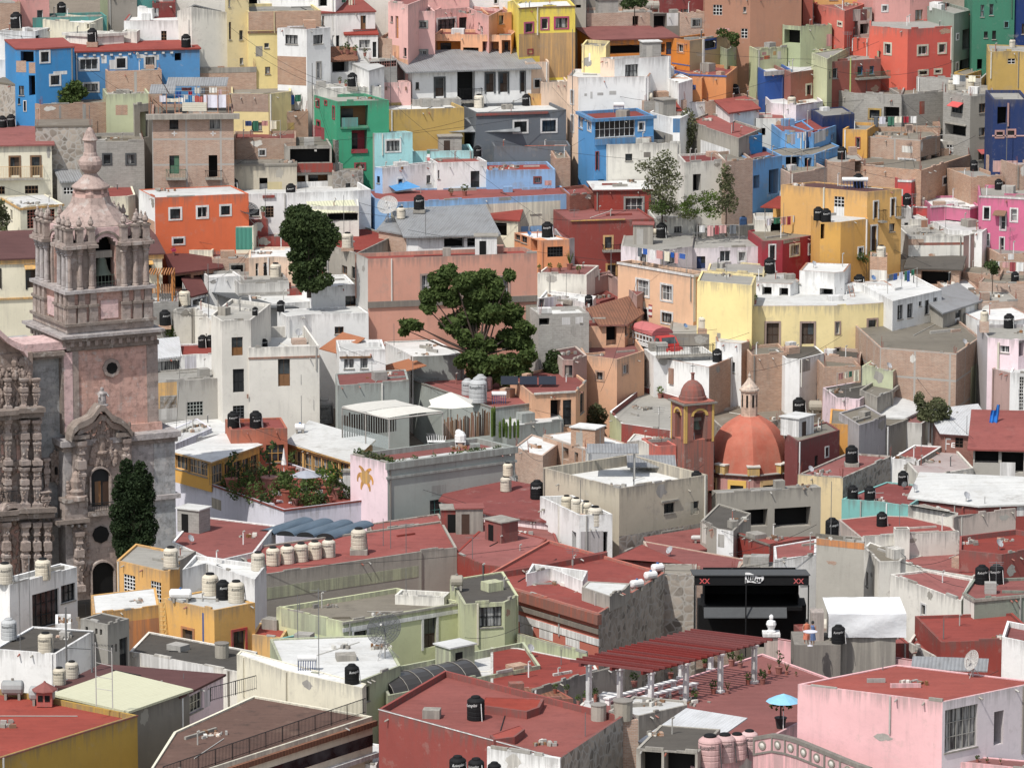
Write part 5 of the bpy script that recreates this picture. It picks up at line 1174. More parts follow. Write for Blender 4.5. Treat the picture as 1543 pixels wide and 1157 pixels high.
def leafmat(key,c1,c2):
 if key in MATS:return key
 m,nt,b=base_mat(key,.75,.15)
 n=noise(nt,1.1,4,.7);n2=noise(nt,9,2)
 col=mix(nt,ramp(nt,n,.35,.68),c1,c2);col=mix(nt,mul(nt,ramp(nt,n2,.4,.7),.5),col,[x*1.5 for x in c2])
 nt.links.new(col,b.inputs['Base Color'])
 tr=nt.nodes.new('ShaderNodeBsdfTranslucent');nt.links.new(col,tr.inputs['Color'])
 ms=nt.nodes.new('ShaderNodeMixShader');ms.inputs[0].default_value=.38
 out=nt.nodes['Material Output'];nt.links.new(b.outputs[0],ms.inputs[1]);nt.links.new(tr.outputs[0],ms.inputs[2]);nt.links.new(ms.outputs[0],out.inputs['Surface'])
 MATS[key]=m;return key
leafmat('leaf_dark',(.026,.044,.018),(.070,.098,.036));leafmat('leaf_mid',(.034,.058,.018),(.105,.145,.045))
leafmat('leaf_olive',(.075,.085,.045),(.13,.14,.07));leafmat('leaf_bright',(.05,.09,.02),(.12,.17,.04));leafmat('leaf_cypress',(.012,.022,.011),(.034,.054,.022))
leafmat('flower',(.35,.03,.10),(.5,.08,.2))
def leaves(mb,c,rx,ry,rz,n,size,key,shell=.55,up=.3):
 for _ in range(n):
  while True:
   v=Vector((R.uniform(-1,1),R.uniform(-1,1),R.uniform(-1,1)))
   if shell*.6<v.length<=1:break
  p=c+Vector((v.x*rx,v.y*ry,v.z*rz))
  a=Vector((R.gauss(0,1),R.gauss(0,1),R.gauss(0,1)+up)).normalized();b=a.cross(Vector((R.gauss(0,1),R.gauss(0,1),R.gauss(0,1)))).normalized()
  s=size*R.uniform(.45,1.4);c2=a.cross(b)
  i=len(mb.v);mb.v+=[tuple(p-b*s),tuple(p+c2*s*.6),tuple(p+b*s),tuple(p-c2*s*.6)]
  mb.f.append((i,i+1,i+2,i+3));mb.m.append(mb.mi(key));mb.sm.append(False);mb.uv+=[(0,0)]*4
def tree(label,base,clumps,key,D=None,core=True,n=400,size=.22,tr=.22,name='tree',depth=1.0,cat='tree',bark='f_darkwood'):
 """base px; clumps: (cx,cy,rx,ry[,dz]) in px"""
 b=P(base[0],base[1],D)if D else place(*base)
 D=(b-CAM).dot(FWD);g=ground(b.x,b.y)
 pm=F/D;cs=[]
 root=empty(name,b,label,cat)
 tk=MB();mb=MB()
 fork=None
 for i,cl in enumerate(clumps):
  cx,cy,rx,ry=cl[:4];dy=cl[4]if len(cl)>4 else R.uniform(-.7,.7)*rx/pm*depth
  c=P(cx,cy,D);c.y+=dy;c.z+=0
  cs.append(c)
  nn=int(n*rx*ry/400)
  if key in('leaf_mid','leaf_dark')and len(clumps)>5:
   dk=1.25 if key=='leaf_dark' else 1.05
   for _k in range(3):leaves(mb,c+Vector((R.uniform(-.5,.5)*rx/pm,R.uniform(-.4,.4)*rx/pm,R.uniform(-.5,.5)*ry/pm)),dk*rx/pm*R.uniform(.55,.85),rx/pm*.7*depth,dk*ry/pm*R.uniform(.5,.75),int(1.6*nn*dk),size*1.1,key)
  else:leaves(mb,c,rx/pm*1.05,rx/pm*depth,ry/pm*1.05,int((4.5 if key=='leaf_olive' else 3.6)*nn),size*1.1,key)
  if core and key!='leaf_olive' and(i%2 or key=='leaf_cypress'):
   k0=len(mb.v);mb.blob(c,rx/pm*.47,rx/pm*.42*depth,ry/pm*.47,key,9,6)
   for i in range(k0,len(mb.v)):v=Vector(mb.v[i]);w=1+.22*math.sin(v.x*7+v.z*5)*math.cos(v.y*6-v.z*4);mb.v[i]=tuple(c+(v-c)*w)
 cc=sum(cs,Vector((0,0,0)))/len(cs);fork=b.lerp(cc,.45)if len(cs)>1 else b.lerp(cc,.7)
 tk.tube(b-Vector((0,0,1.5)),fork,tr,tr*.7,bark,8)
 for c in cs:
  m=fork.lerp(c,.5)+Vector((R.uniform(-.3,.3),R.uniform(-.3,.3),-.2));tk.tube(fork,m,tr*.36,tr*.22,bark,6);tk.tube(m,c,tr*.22,tr*.08,bark,5)
 part('trunk',tk,root);part('crown',mb,root)
 return root
POTS=[]
def pot(px,py,hpx,label,kind='bush',key='leaf_mid',potk='terrac',at=None):
 p=at or place(px,py)
 if p is None:print('SKIP',label);return
 s=hpx/pxm(p)
 root=empty('potted_plant',p,label,'potted plant','potted plants on terraces and balconies')
 h=.36*s;r=.2*s
 mb=MB();mb.lathe(p,[(r*.7,0),(r,h),(r*1.12,h),(r*1.12,h*1.1)],'f_'+potk,10,False);part('pot',mb,root)
 mb=MB();c=p+Vector((0,0,h*1.1))
 if kind=='bush':leaves(mb,c+Vector((0,0,.3*s)),.3*s,.3*s,.34*s,60,.1*s,key)
 elif kind=='palm':
  mb.tube(c,c+Vector((0,0,.5*s)),.04*s,.03*s,'f_darkwood',6)
  for i in range(9):
   t=i*.7;q0=c+Vector((0,0,.5*s));d=Vector((math.cos(t),math.sin(t),.5))
   for k in range(6):
    a=q0+d*.07*s*k-Vector((0,0,.012*s*k*k));leaves(mb,a,.03*s,.03*s,.02*s,4,.07*s,key)
 elif kind=='spike':
  for i in range(12):
   t=i*.52+R.random();d=Vector((math.cos(t)*.28,math.sin(t)*.28,.6+.3*R.random()))*s;mb.tube(c,c+d,.03*s,.006*s,key,4)
 elif kind=='tall':
  mb.tube(c,c+Vector((.03*s,0,.6*s)),.02*s,.02*s,'f_darkwood',5)
  for k in range(5):leaves(mb,c+Vector((R.uniform(-.15,.15)*s,R.uniform(-.1,.1)*s,(.2+.15*k)*s)),.14*s,.14*s,.09*s,14,.07*s,key)
 part('plant',mb,root)
def cactus_row(px,py,n,dx,h):pass
PAL.update(churchstone='a8958a',churchpink='d4a492',churchgrey='aca29e',churchdark='8e8076',domered='c8604e',towerred='b26654',greenbronze='6a7868',fillet='e6b850')
def cstone(key,c,blocks=True):
 m,nt,b=base_mat(key);c=[x*.86 for x in c]
 uv=nd(nt,'ShaderNodeTexCoord').outputs['UV']
 t=nd(nt,'ShaderNodeTexBrick')
 for k,v in(('Scale',1),('Mortar Size',.012),('Brick Width',.95),('Row Height',.48),('Bias',0)):t.inputs[k].default_value=v
 nt.links.new(uv,t.inputs['Vector'])
 for k,f in(('Color1',1.1),('Color2',.82),('Mortar',.72)):t.inputs[k].default_value=(*[min(1,x*f)for x in c],1)
 col=t.outputs['Color']if blocks else None
 n1=noise(nt,.35,6,.7);n2=noise(nt,2.0,6,.75);n3=noise(nt,.8,6,.7,stretch=(1.5,1.5,.25))
 col=mix(nt,ramp(nt,n1,.35,.7),[x*.85 for x in c],[min(1,x*1.1)for x in c])if col is None else mix(nt,mul(nt,ramp(nt,n1,.4,.65),.6),col,[c[0]*.95,c[1]*1.05,c[2]*1.12])
 col=mix(nt,mul(nt,ramp(nt,n2,.48,.66),.7),col,[x*.38 for x in c])
 col=mix(nt,mul(nt,ramp(nt,n3,.52,.7),.5),col,[.20,.18,.165])
 n4=noise(nt,1.1,8,.7);col=mix(nt,mul(nt,ramp(nt,n4,.56,.62),.5),col,[.46,.43,.40])
 nt.links.new(col,b.inputs['Base Color']);bump(nt,b,n2,.5,.06);MATS[key]=m
cstone('c_stone',lin(PAL['churchstone']));cstone('c_pink',lin(PAL['churchpink']));cstone('c_grey',lin(PAL['churchgrey']));cstone('c_dark',lin(PAL['churchdark']),False)
cstone('c_carve',lin('a08c80'),False);cstone('c_plasterpink',lin('dcb8b4'),False);cstone('c_spire',lin('b49c92'),False);cstone('c_bluegrey',lin('aaa8a6'))
def checker_mat():
 m,nt,b=base_mat('c_checker')
 uv=nd(nt,'ShaderNodeTexCoord').outputs['UV'];t=nd(nt,'ShaderNodeTexChecker');t.inputs['Scale'].default_value=1.45
 nt.links.new(uv,t.inputs['Vector']);c=[x*.86 for x in lin('c8a094')]
 t.inputs['Color1'].default_value=(*c,1);t.inputs['Color2'].default_value=(*[x*.5 for x in c],1)
 n=noise(nt,1.5,6,.7);nt.links.new(mix(nt,mul(nt,ramp(nt,n,.5,.7),.6),t.outputs['Color'],[.3,.25,.22]),b.inputs['Base Color']);MATS['c_checker']=m
checker_mat();cstone('c_lantern',lin('d8b8a0'),False)
CD=372.0;YAW=math.radians(27)
CA=P(100,505,CD);CU=Vector((math.cos(YAW),math.sin(YAW),0));CN=Vector((math.sin(YAW),-math.cos(YAW),0))
class PF(Face):
 def __init__(s,a,u,n):s.a,s.u,s.n,s.L=a.copy(),u,n,99
 def px(s,x,y,w=0):
  f=PF(s.a+s.n*w,s.u,s.n);return f.uv(x,y)
CF=PF(CA,CU,CN);ZG=P(140,905,CD-8).z
church=empty('church',(CA.x,CA.y,ZG),'baroque stone church with carved portal and pink bell tower','church')
def rel(mb,x0,y0,x1,y1,w0,w1,key,fc=CF):
 """relief box on the facade plane; px rectangle read on the plane at w1"""
 xm,ym=(x0+x1)/2,(y0+y1)/2
 u0,u1=fc.px(x0,ym,w1)[0],fc.px(x1,ym,w1)[0];v1,v0=fc.px(xm,y0,w1)[1],fc.px(xm,y1,w1)[1]
 fc.box(mb,u0,u1,v0,v1,w0,w1,key)
def pt(x,y,w=0,fc=CF):
 u,v=fc.px(x,y,w);return fc.p(u,v,w)
def band(mb,pts,t,w0,w1,key,fc=CF):
 """moulding following a px polyline, thickness t (m) vertical"""
 uv=[fc.px(x,y,w1)for x,y in pts]
 for(a,b),(c,d)in zip(uv[:-1],uv[1:]):
  q4=[(a,b-t),(c,d-t),(c,d),(a,b)]
  fr=[fc.p(x,y,w1)for x,y in q4];bk=[fc.p(x,y,w0)for x,y in q4]
  mb.box8([fr[0],fr[1],bk[1],bk[0],fr[3],fr[2],bk[2],bk[3]],key)
def carve(mb,x0,y0,x1,y1,w,n,r,key='c_carve',fc=CF):
 for _ in range(int(n*1.8)):
  p=pt(R.uniform(x0,x1),R.uniform(y0,y1),w,fc);rr=r*R.uniform(.3,.8)
  mb.blob(p,rr,rr*.7,rr*R.uniform(.7,2.0),key,6,4)
def estipite(x,y0,y1,w,r,name='column',fc=CF):
 mb=MB();b,t=pt(x,y1,w,fc),pt(x,y0,w,fc);h=t.z-b.z;y=YAW+math.pi/4
 pr=[(1.35,0),(1.35,.10),(.9,.11),(.8,.14),(.62,.16),(.95,.44),(1.15,.46),(1.15,.50),(.75,.52),(.75,.55),(1.2,.57),(1.2,.70),(.7,.72),(.65,.78),(1.0,.80),(.8,.86),(.9,.9),(1.3,.93),(1.4,1.0)]
 mb.lathe(b,[(a*r*1.0,z*h)for a,z in pr],'c_stone',4,False,y)
 for k in range(14):
  z=R.uniform(.15,.95)*h;mb.blob(b+CU*R.uniform(-r,r)*.6+CN*r*.65+Vector((0,0,z)),r*.2,r*.2,r*.26,'c_carve',6,4)
 part(name,mb,church)
mb=MB()
uL=CF.px(-70,700,-.6)[0];uR=CF.px(99,700,-.6)[0]
vt=CF.px(70,531,-.6)[1];vb=ZG-CA.z-1
CF.box(mb,uL,uR,vb,vt,-9,-.6,'c_bluegrey');part('nave_wall',mb,church)
mb=MB();rel(mb,36,517,101,529,-3.5,.2,'c_plasterpink');band(mb,[(40,533),(98,529)],.35,-.6,.5,'c_dark');rel(mb,48,536,96,541,-.6,.25,'c_dark');part('parapet',mb,church)
mb=MB();rel(mb,97,531,110,655,-2.6,.15,'c_plasterpink');rel(mb,94,536,97.5,655,-.6,.1,'c_dark');part('pilaster',mb,church)
mb=MB();pr=[(-60,455),(-30,470),(0,497),(12,508),(24,516),(36,521),(42,530)]
band(mb,pr,.5,-2.5,1.5,'c_plasterpink')
for a,b in zip(pr[:-1],pr[1:]):rel(mb,a[0],(a[1]+b[1])/2+6,b[0]+.3,640,-.6,.4,'c_carve')
part('gable',mb,church)
mb=MB()
rel(mb,-60,620,64,900,-.6,.7,'c_stone');rel(mb,-60,535,50,622,-.6,.55,'c_carve')
for x in(6,29):rel(mb,x-3.5,655,x+3,712,.6,.8,'c_pink')
rel(mb,-20,790,30,870,.6,.9,'c_pink');part('main_portal',mb,church)
mb=MB()
for(y,w,xe)in((617,2.0,69),(624,1.7,66),(690+5,1.0,30),(768,2.2,86),(776,1.9,83)):
 x=-60
 band(mb,[(-60,y+8),(0,y+3),(28,y+1),(29,y-1),(xe,y-3)]if xe>40 else[(-60,y+5),(30,y)],.38,.5,w,'c_dark')
part('cornice',mb,church)
for x,r in((12,.34),(37,.42),(55,.42)):estipite(x,632,700,1.2,r);estipite(x,704,764,1.25,r*.95)
for x,r in((12,.3),(36,.36),(54,.36)):estipite(x,570,616,1.0,r)
for x,r in((10,.4),(39,.42),(56,.38),(72,.38)):estipite(x,786,885,1.5,r)
estipite(68,740,766,1.4,.45,'pedestal');estipite(70,690,742,.6,.32)
mb=MB();carve(mb,-10,545,42,610,.7,60,.28);carve(mb,-10,630,62,765,.9,70,.26);carve(mb,0,780,80,870,1.0,70,.26);carve(mb,20,545,45,575,.8,20,.35);part('carved_ornament',mb,church)
mb=MB();band(mb,[(15+20*math.cos(t)+8,775-17*math.sin(t))for t in[math.pi*i/10 for i in range(11)]],.4,.7,2.0,'c_stone');part('broken_pediment',mb,church)
mb=MB();rel(mb,-14,858,11,890,.6,.93,'void')
for i in range(8):
 t0=math.pi*i/8/2;rel(mb,-14,858-10*math.sin(math.pi/2-t0),-14+25*math.cos(t0-.2)*.98,859,.6,.93+.001*i,'void')
part('main_door',mb,church)
mb=MB()
for i in range(14):rel(mb,1+1.8*i,741,1.5+1.8*i,757,1.9,1.94,'dark')
rel(mb,0,740,27,741,1.88,1.96,'dark');part('balcony_railing',mb,church)
mb=MB();rel(mb,77,683,94,725,-.6,-.3,'c_carve');carve(mb,77,680,94,728,-.3,34,.24);rel(mb,84,704,87,715,-.3,-.02,'void');part('carved_niche',mb,church)
uA,uB=CF.px(97,700,1.0)[0],CF.px(263,700,1.0)[0];vtop=CF.px(180,658,1.0)[1]
mb=MB();CF.box(mb,uA,uB,vb,vtop,-9.5,1.0,'c_grey');part('tower_base',mb,church)
mb=MB()
CF.box(mb,uA-.4,uB+.4,vtop-.35,vtop+.12,-9.7,1.55,'c_grey');CF.box(mb,uA-.2,uB+.2,vtop-.75,vtop-.35,-9.6,1.3,'c_dark')
part('cornice',mb,church);mb=MB();v2=CF.px(240,748,1.0)[1];u2=CF.px(205,748,1.0)[0];CF.box(mb,u2,uB+.35,v2-.2,v2+.15,-9.6,1.4,'c_grey')
part('string_course',mb,church);mb=MB();CF.box(mb,CF.px(232,700,1)[0],uB+.03,vb,vtop-.8,.8,1.06,'c_bluegrey');part('corner_pilaster',mb,church)
mb=MB();rel(mb,112,660,200,900,.9,1.35,'c_stone');part('side_portal',mb,church)
mb=MB()
pp=[(108+46*.5*(1-math.cos(t)),655-0-22*math.sin(t))for t in[math.pi*.55*i/6 for i in range(7)]]
band(mb,[(108,657),(112,645),(120,637),(132,632),(140,627),(147,617),(152,611),(158,611),(164,618),(170,626),(182,630),(192,638),(200,650)],.5,.9,2.3,'c_dark')
band(mb,[(116,655),(122,645),(134,640),(145,634),(152,624),(160,626),(168,636),(184,640),(194,652)],.5,.9,1.8,'c_carve')
rel(mb,108,656,135,662,.9,2.1,'c_dark');rel(mb,178,652,203,658,.9,2.1,'c_dark');part('curved_pediment',mb,church)
mb=MB();carve(mb,118,640,195,662,1.4,40,.26);carve(mb,140,625,168,700,1.5,50,.26);carve(mb,136,670,175,700,1.5,40,.3);carve(mb,112,790,134,880,1.4,40,.24);carve(mb,178,790,196,880,1.4,30,.24);part('carved_ornament',mb,church)
for x,y0,y1,r in((123,664,762,.42),(191,660,745,.36),(120,800,890,.42),(183,800,890,.38)):estipite(x,y0,y1,1.7,r)
def arched(x0,x1,ytop,y1,w,key,name,fr='c_stone',fw=2.2):
 mb=MB();xc,rr=(x0+x1)/2,(x1-x0)/2
 rel(mb,x0,ytop+rr*.9,x1,y1,w-.3,w+.02,key)
 for i in range(7):
  t0,t1=math.pi/2*i/7,math.pi/2*(i+1)/7;c=math.cos(t0*.5+t1*.5)*rr
  rel(mb,xc-c,ytop+rr*.9*(1-math.sin(t1)),xc+c,ytop+rr*.9*(1-math.sin(t0)),w-.3,w+.02,key)
 o=part(name,mb,church);mb=MB()
 band(mb,[(xc-(rr+fw/2)*math.cos(t),ytop+rr*.9-(rr*.9+fw)*math.sin(t))for t in[math.pi*i/10 for i in range(11)]],.16,w-.2,w+.4,fr)
 rel(mb,x0-fw,ytop+rr*.9,x0-.2,y1,w-.2,w+.4,fr);rel(mb,x1+.2,ytop+rr*.9,x1+fw,y1,w-.2,w+.4,fr);part('arch_frame',mb,o)
 return o
arched(140,173,846,900,1.36,'void','arched_door');
d=arched(138,166,705,762,1.36,'dark','balcony_door');mb=MB();rel(mb,143,725,152,760,1.3,1.42,'wood');rel(mb,155,725,164,760,1.3,1.42,'f_darkwood');part('door_leaf',mb,d)
mb=MB();c=pt(152,805,1.4);mb.tube(c-CN*.2,c+CN*.06,.72,.72,'void',8);part('octagon_window',mb,church)
mb=MB();rel(mb,86,783,136,789,.9,2.3,'c_dark');rel(mb,134,770,170,777,.9,2.3,'c_dark');
for i in range(5):rel(mb,88+10*i,790,91+10*i,794,.9,2.0,'c_grey')
part('balcony_slab',mb,church)
mb=MB()
for i in range(13):rel(mb,137+2.6*i,758,137.5+2.6*i,771,2.2,2.23,'dark')
rel(mb,136,757,171,758,2.18,2.25,'dark');part('balcony_railing',mb,church)
mb=MB();rel(mb,98,757,132,783,.9,2.0,'c_stone');rel(mb,98,752,133,757,.9,2.3,'c_dark');b=pt(115,752,1.6);mb.lathe(b,[(.9,0),(.9,.3),(.55,.4),(.65,.7),(.4,.9),(.5,1.5),(.35,1.8),(.3,2.1),(.1,2.3)],'c_carve',10,False);carve(mb,101,725,112,755,1.6,16,.25);part('sculpture_pedestal',mb,church)
for(x,y0,y1,w,k,nm)in((154,584,611,1.6,'c_grey','statue'),(153,648,682,1.5,'c_carve','statue')):
 mb=MB();b=pt(x,y1,w);h=pt(x,y0,w).z-b.z
 mb.lathe(b,[(.5,0),(.5,.08*h),(.3,.1*h),(.34,.3*h),(.3,.55*h),(.36,.7*h),(.22,.8*h),(.12,.83*h)],k,10);mb.blob(b+Vector((0,0,.91*h)),.16,.16,.2,k);mb.tube(b+CU*.3+Vector((0,0,.72*h)),b+CU*.5+CN*.2+Vector((0,0,.5*h)),.1,.08,k,6);mb.tube(b-CU*.3+Vector((0,0,.72*h)),b-CU*.35+CN*.3+Vector((0,0,.5*h)),.1,.08,k,6);part(nm,mb,church)
TA=7.3;uS0=CF.px(107,560,0)[0];uS1=CF.px(237.5,560,0)[0];vS=CF.px(165,518,0)[1]
mb=MB();CF.box(mb,uS0,uS1,vtop-.2,vS+.3,-(uS1-uS0),0,'c_pink');part('tower_shaft',mb,church)
mb=MB();CF.box(mb,uS0-.02,uS0+.62,vtop,vS,-1,.12,'c_stone');CF.box(mb,uS1-.95,uS1+.02,vtop,vS,-1,.05,'c_stone');CF.box(mb,uS0-.2,uS1+.25,vtop,vtop+.75,-8,.22,'c_pink');CF.box(mb,uS0-.1,uS1+.1,vS-.35,vS,-8,.15,'c_dark');part('quoins',mb,church)
c=pt(167.5,554,0);rx=CF.px(180,554)[0]-CF.px(155,554)[0]
mb=MB();mb.tube(c-CN*.1,c+CN*.18,rx*.56,rx*.54,'c_stone',8);o=part('octagon_window',mb,church)
mb=MB();mb.tube(c+CN*.1,c+CN*.2,rx*.34,rx*.34,'void',8);part('opening',mb,o)
uB0=CF.px(101.5,480,.25)[0];AX=CF.p(uB0+TA/2,0,.25-TA/2)
def zpx(x,y,w=.25):return CF.p(0,CF.px(x,y,w)[1]).z
sides=[]
for k in range(4):
 a=YAW+k*math.pi/2;u=Vector((math.cos(a),math.sin(a),0));n=Vector((math.sin(a),-math.cos(a),0))
 o=AX-u*TA/2+n*TA/2;sides.append(PF(Vector((o.x,o.y,0)),u,n))
def sqr(mb,h,z0,z1,key):mb.obox((AX.x,AX.y,z0),CU*h,CN*h,z1-z0,key)
zc0,zc1=zpx(165,518),zpx(165,493);HF=TA/2
mb=MB();sqr(mb,HF+.1,zc0-.3,zc0+.05,'c_dark')
dn=zc0+.05
for f in sides:
 for i in range(11):f.box(mb,.1+i*.69,.38+i*.69,dn,dn+.4,-.1,.42,'c_stone')
sqr(mb,HF+.12,dn,dn+.42,'c_stone');sqr(mb,HF+.55,dn+.42,dn+.72,'c_dark');sqr(mb,HF+.8,dn+.72,dn+.95,'c_grey');sqr(mb,HF+.1,dn+.95,dn+1.1,'c_grey')
part('dentil_cornice',mb,church)
z0,z1,z2,z3=zpx(165,487),zpx(165,458),zpx(165,436),zpx(165,372)
mb=MB();sqr(mb,HF-.15,dn+1.0,z2,'c_pink');sqr(mb,HF+.3,z0,z0+.22,'c_dark');sqr(mb,HF+.1,z0-.6,z0,'c_stone');part('belfry_pedestal',mb,church)
us=(.35,1.25,2.25,5.05,6.05,6.95)
mb=MB()
for f in sides:
 for u in us:
  f.box(mb,u-.36,u+.36,z0+.22,z1-.05,-.3,.12,'c_stone');f.box(mb,u-.42,u+.42,z1-.1,z1+.1,-.3,.24,'c_dark');f.box(mb,u-.26,u+.26,z1+.1,z2-.15,-.3,.1,'c_stone')
 f.box(mb,2.9,4.4,z0+.4,z1+.3,-.3,-.02,'c_plasterpink')
part('pedestal_pilasters',mb,church)
mb=MB();sqr(mb,HF+.28,z2-.15,z2+.1,'c_grey');part('belfry_floor',mb,church)
arch_u0,arch_u1=2.82,4.48;zs=zpx(160,371,-.6);za=zs+.83
mb=MB()
for f in sides:
 for(a,b)in((.9,arch_u0),(arch_u1,TA-.9)):f.box(mb,a,b,z2+.1,z3+.5,-1.7,-.75,'c_pink')
 for(a,b)in((.35,2.75),(4.55,6.95)):f.box(mb,a,b,z2+.1,z3,-1.1,-.55,'c_stone')
sqr(mb,HF-.9,z3+.5,z3+2.3,'c_stone')if False else None
part('belfry_piers',mb,church)
mb=MB();sqr(mb,1.25,z2+.1,z3+1.2,'void');part('belfry_shade_core',mb,church)  # added near-black block; its colour stands in for shade inside the belfry
for f in sides:
 for u in us:
  b=f.p(u,0,-.28);b.z=z2+.1;h=z3-z2-.1
  mb=MB();mb.lathe(b,[(.3,0),(.3,.12),(.22,.2),(.24,.3),(.19,h-.75),(.22,h-.7),(.2,h-.62),(.3,h-.5),(.24,h-.4),(.34,h-.22),(.34,h)],'c_stone' if f is not sides[3]else 'c_grey',10);part('column',mb,church)
mb=MB()
for f in sides:
 for(a,b)in((-.12,2.7),(4.6,TA+.12)):f.box(mb,a,b,z3,z3+.25,-1.4,.2,'c_dark');f.box(mb,a+.1,b-.1,z3+.25,z3+.5,-1.4,.05,'c_stone')
 for u in us:f.box(mb,u-.42,u+.42,z3+.02,z3+.28,-.9,.3,'c_stone')
part('belfry_cornice',mb,church)
z4=z3+.5
for f in sides:
 for u in us:
  b=f.p(u,0,-.3);b.z=z4;mb=MB();mb.obox(b,f.u*.27,f.n*.27,1.0,'c_stone');mb.obox(b+Vector((0,0,1.0)),f.u*.34,f.n*.34,.15,'c_dark')
  mb.lathe(b+Vector((0,0,1.15)),[(.2,0),(.12,.1),(.24,.3),(.2,.5),(.08,.7),(.1,.78),(.02,.95)],'c_stone',8);part('urn_finial',mb,church)
oc=3.15;mb=MB()
for f in sides:
 xc=TA/2
 for i in range(10):
  t0,t1=math.pi*i/10,math.pi*(i+1)/10
  for(ra,rb,w0,w1,k)in((.83,1.12,-2.0,-.55,'c_stone'),(1.12,1.3,-1.6,-.4,'c_dark')):
   q4=[(xc-ra*math.cos(t0),zs+ra*math.sin(t0)),(xc-ra*math.cos(t1),zs+ra*math.sin(t1)),(xc-rb*math.cos(t1),zs+rb*math.sin(t1)),(xc-rb*math.cos(t0),zs+rb*math.sin(t0))]
   fr=[f.p(x,y,w1)for x,y in q4];bk=[f.p(x,y,w0)for x,y in q4]
   mb.poly(fr,k);mb.poly([fr[1],fr[0],bk[0],bk[1]],k);mb.poly([fr[3],fr[2],bk[2],bk[3]],k)
part('belfry_arches',mb,church)
zt=zpx(138,335,-HF+.2)
mb=MB()
for k in range(8):
 a=YAW+k*math.pi/4;u=Vector((math.cos(a),math.sin(a),0));n=Vector((math.sin(a),-math.cos(a),0));hw=oc*math.tan(math.pi/8)
 f=PF(Vector((AX.x,AX.y,0))-u*hw+n*oc,u,n)
 if k%2:f.box(mb,0,2*hw,z4-.5,zt,-.6,0,'c_plasterpink')
 else:
  f.box(mb,0,hw-.83,z4-.5,zt,-.6,0,'c_plasterpink');f.box(mb,hw+.83,2*hw,z4-.5,zt,-.6,0,'c_plasterpink')
  for i in range(8):
   x0,x1=-.83+1.66*i/8,-.83+1.66*(i+1)/8;xm=(x0+x1)/2;f.box(mb,hw+x0,hw+x1,zs+math.sqrt(max(0,.83**2-xm*xm)),zt,-.6,0,'c_plasterpink')
part('upper_drum',mb,church)
zz=lambda y:zpx(138,y,-HF+.2);pm=F/((AX-CAM).dot(FWD))
sp_=[(59,337),(59,334),(54,329.5),(46,322),(37.5,313.5),(31,305),(28,295),(26,285),(25.5,281)]
mb=MB();mb.lathe((AX.x,AX.y,0),[(r/pm,zz(y))for r,y in sp_],['c_dark','c_spire','c_spire','c_spire','c_spire','c_spire','c_checker','c_checker','c_dark'],8,False,YAW+math.pi/8);part('spire_skirt',mb,church)
mb=MB();mb.lathe((AX.x,AX.y,0),[(r/pm,zz(y))for r,y in[(28,283),(29,281),(28.5,279.5),(20,273),(13,266),(10,262),(9.5,260),(12,258.5),(15.5,254),(18,247),(17.5,242),(14.5,237),(11,234.5),(10.5,231),(9.5,229),(9.3,213),(10.5,211.5),(12,210.5),(11.3,209),(8,202),(5,195),(2.5,192.5),(.5,191.5)]],'c_spire',14,True);part('spire_top',mb,church)
def bell(c,r,label):
 root=empty('bell',c,label,'bell');mb=MB()
 mb.lathe(c,[(r,0),(r*.96,.12*r),(r*.72,.5*r),(r*.55,1.1*r),(r*.5,1.5*r),(r*.3,1.75*r),(r*.1,1.8*r)],'f_greenbronze',14);part('bell_body',mb,root)
 mb=MB();mb.obox(c+Vector((0,0,1.75*r)),CU*r*1.1,CN*r*.3,r*.7,'conc');mb.tube(c-CU*r*1.6+Vector((0,0,1.9*r)),c+CU*r*1.6+Vector((0,0,1.9*r)),.09,.09,'darkgrey',6);part('yoke',mb,root)
 return root
b=sides[0].p(3.5,0,-1.25);b.z=zpx(160,412,-1.2);bell(b,.78,'large green bronze bell in the pink church tower')
mb=MB();f=sides[0]
for z in(.35,.9):f.box(mb,arch_u0,arch_u1,z2+.1+z,z2+.15+z,-.9,-.85,'f_greenbronze')
for i in range(5):f.box(mb,arch_u0+.2+.31*i,arch_u0+.24+.31*i,z2+.1,z2+1.0,-.9,-.86,'f_greenbronze')
part('belfry_railing',mb,church)
D2=411.0;dc=P(1131,716,D2)+Vector((0,3.4,0));pm2=F/((dc-CAM).dot(FWD))
chap=empty('domed_chapel',(dc.x,dc.y,ground(dc.x,dc.y)-.3),'chapel with big red dome on a yellow trimmed octagonal drum','chapel')
yv=lambda y:P(1131,y,(dc-CAM).dot(FWD)).z
m_,nt_,b_=base_mat('c_dome');cc=[x*.85 for x in lin('c6644a')]
n1=noise(nt_,.5,6,.7);n2=noise(nt_,1.2,6,.7,stretch=(1.3,1.3,.3));n3=noise(nt_,6,4)
col=mix(nt_,ramp(nt_,n1,.35,.7),[x*.82 for x in cc],[cc[0]*1.05,cc[1]*1.3,cc[2]*1.35]);col=mix(nt_,mul(nt_,ramp(nt_,n2,.48,.66),.6),col,[cc[0]*.8,cc[1]*1.3,cc[2]*1.4]);nt_.links.new(col,b_.inputs['Base Color']);bump(nt_,b_,n3,.4,.04);MATS['c_dome']=m_
zD=yv(702);Rd=67/pm2;off=-math.pi/2+.06
mb=MB()
prof=[(1.0,710),(.985,700),(.93,682),(.84,664),(.71,649),(.56,638.5),(.38,631),(.2,627)]
ys_=np.linspace(710,627,26);pa=np.interp(-ys_,[-y for a,y in prof],[a for a,y in prof]);k_=np.convolve(np.pad(pa,2,mode='edge'),[.1,.2,.4,.2,.1],'valid')
mb.lathe((dc.x,dc.y,0),[(Rd*.965*float(a),yv(float(y)-4))for a,y in zip(k_,ys_)],'c_dome',8,False,off);part('dome',mb,chap)
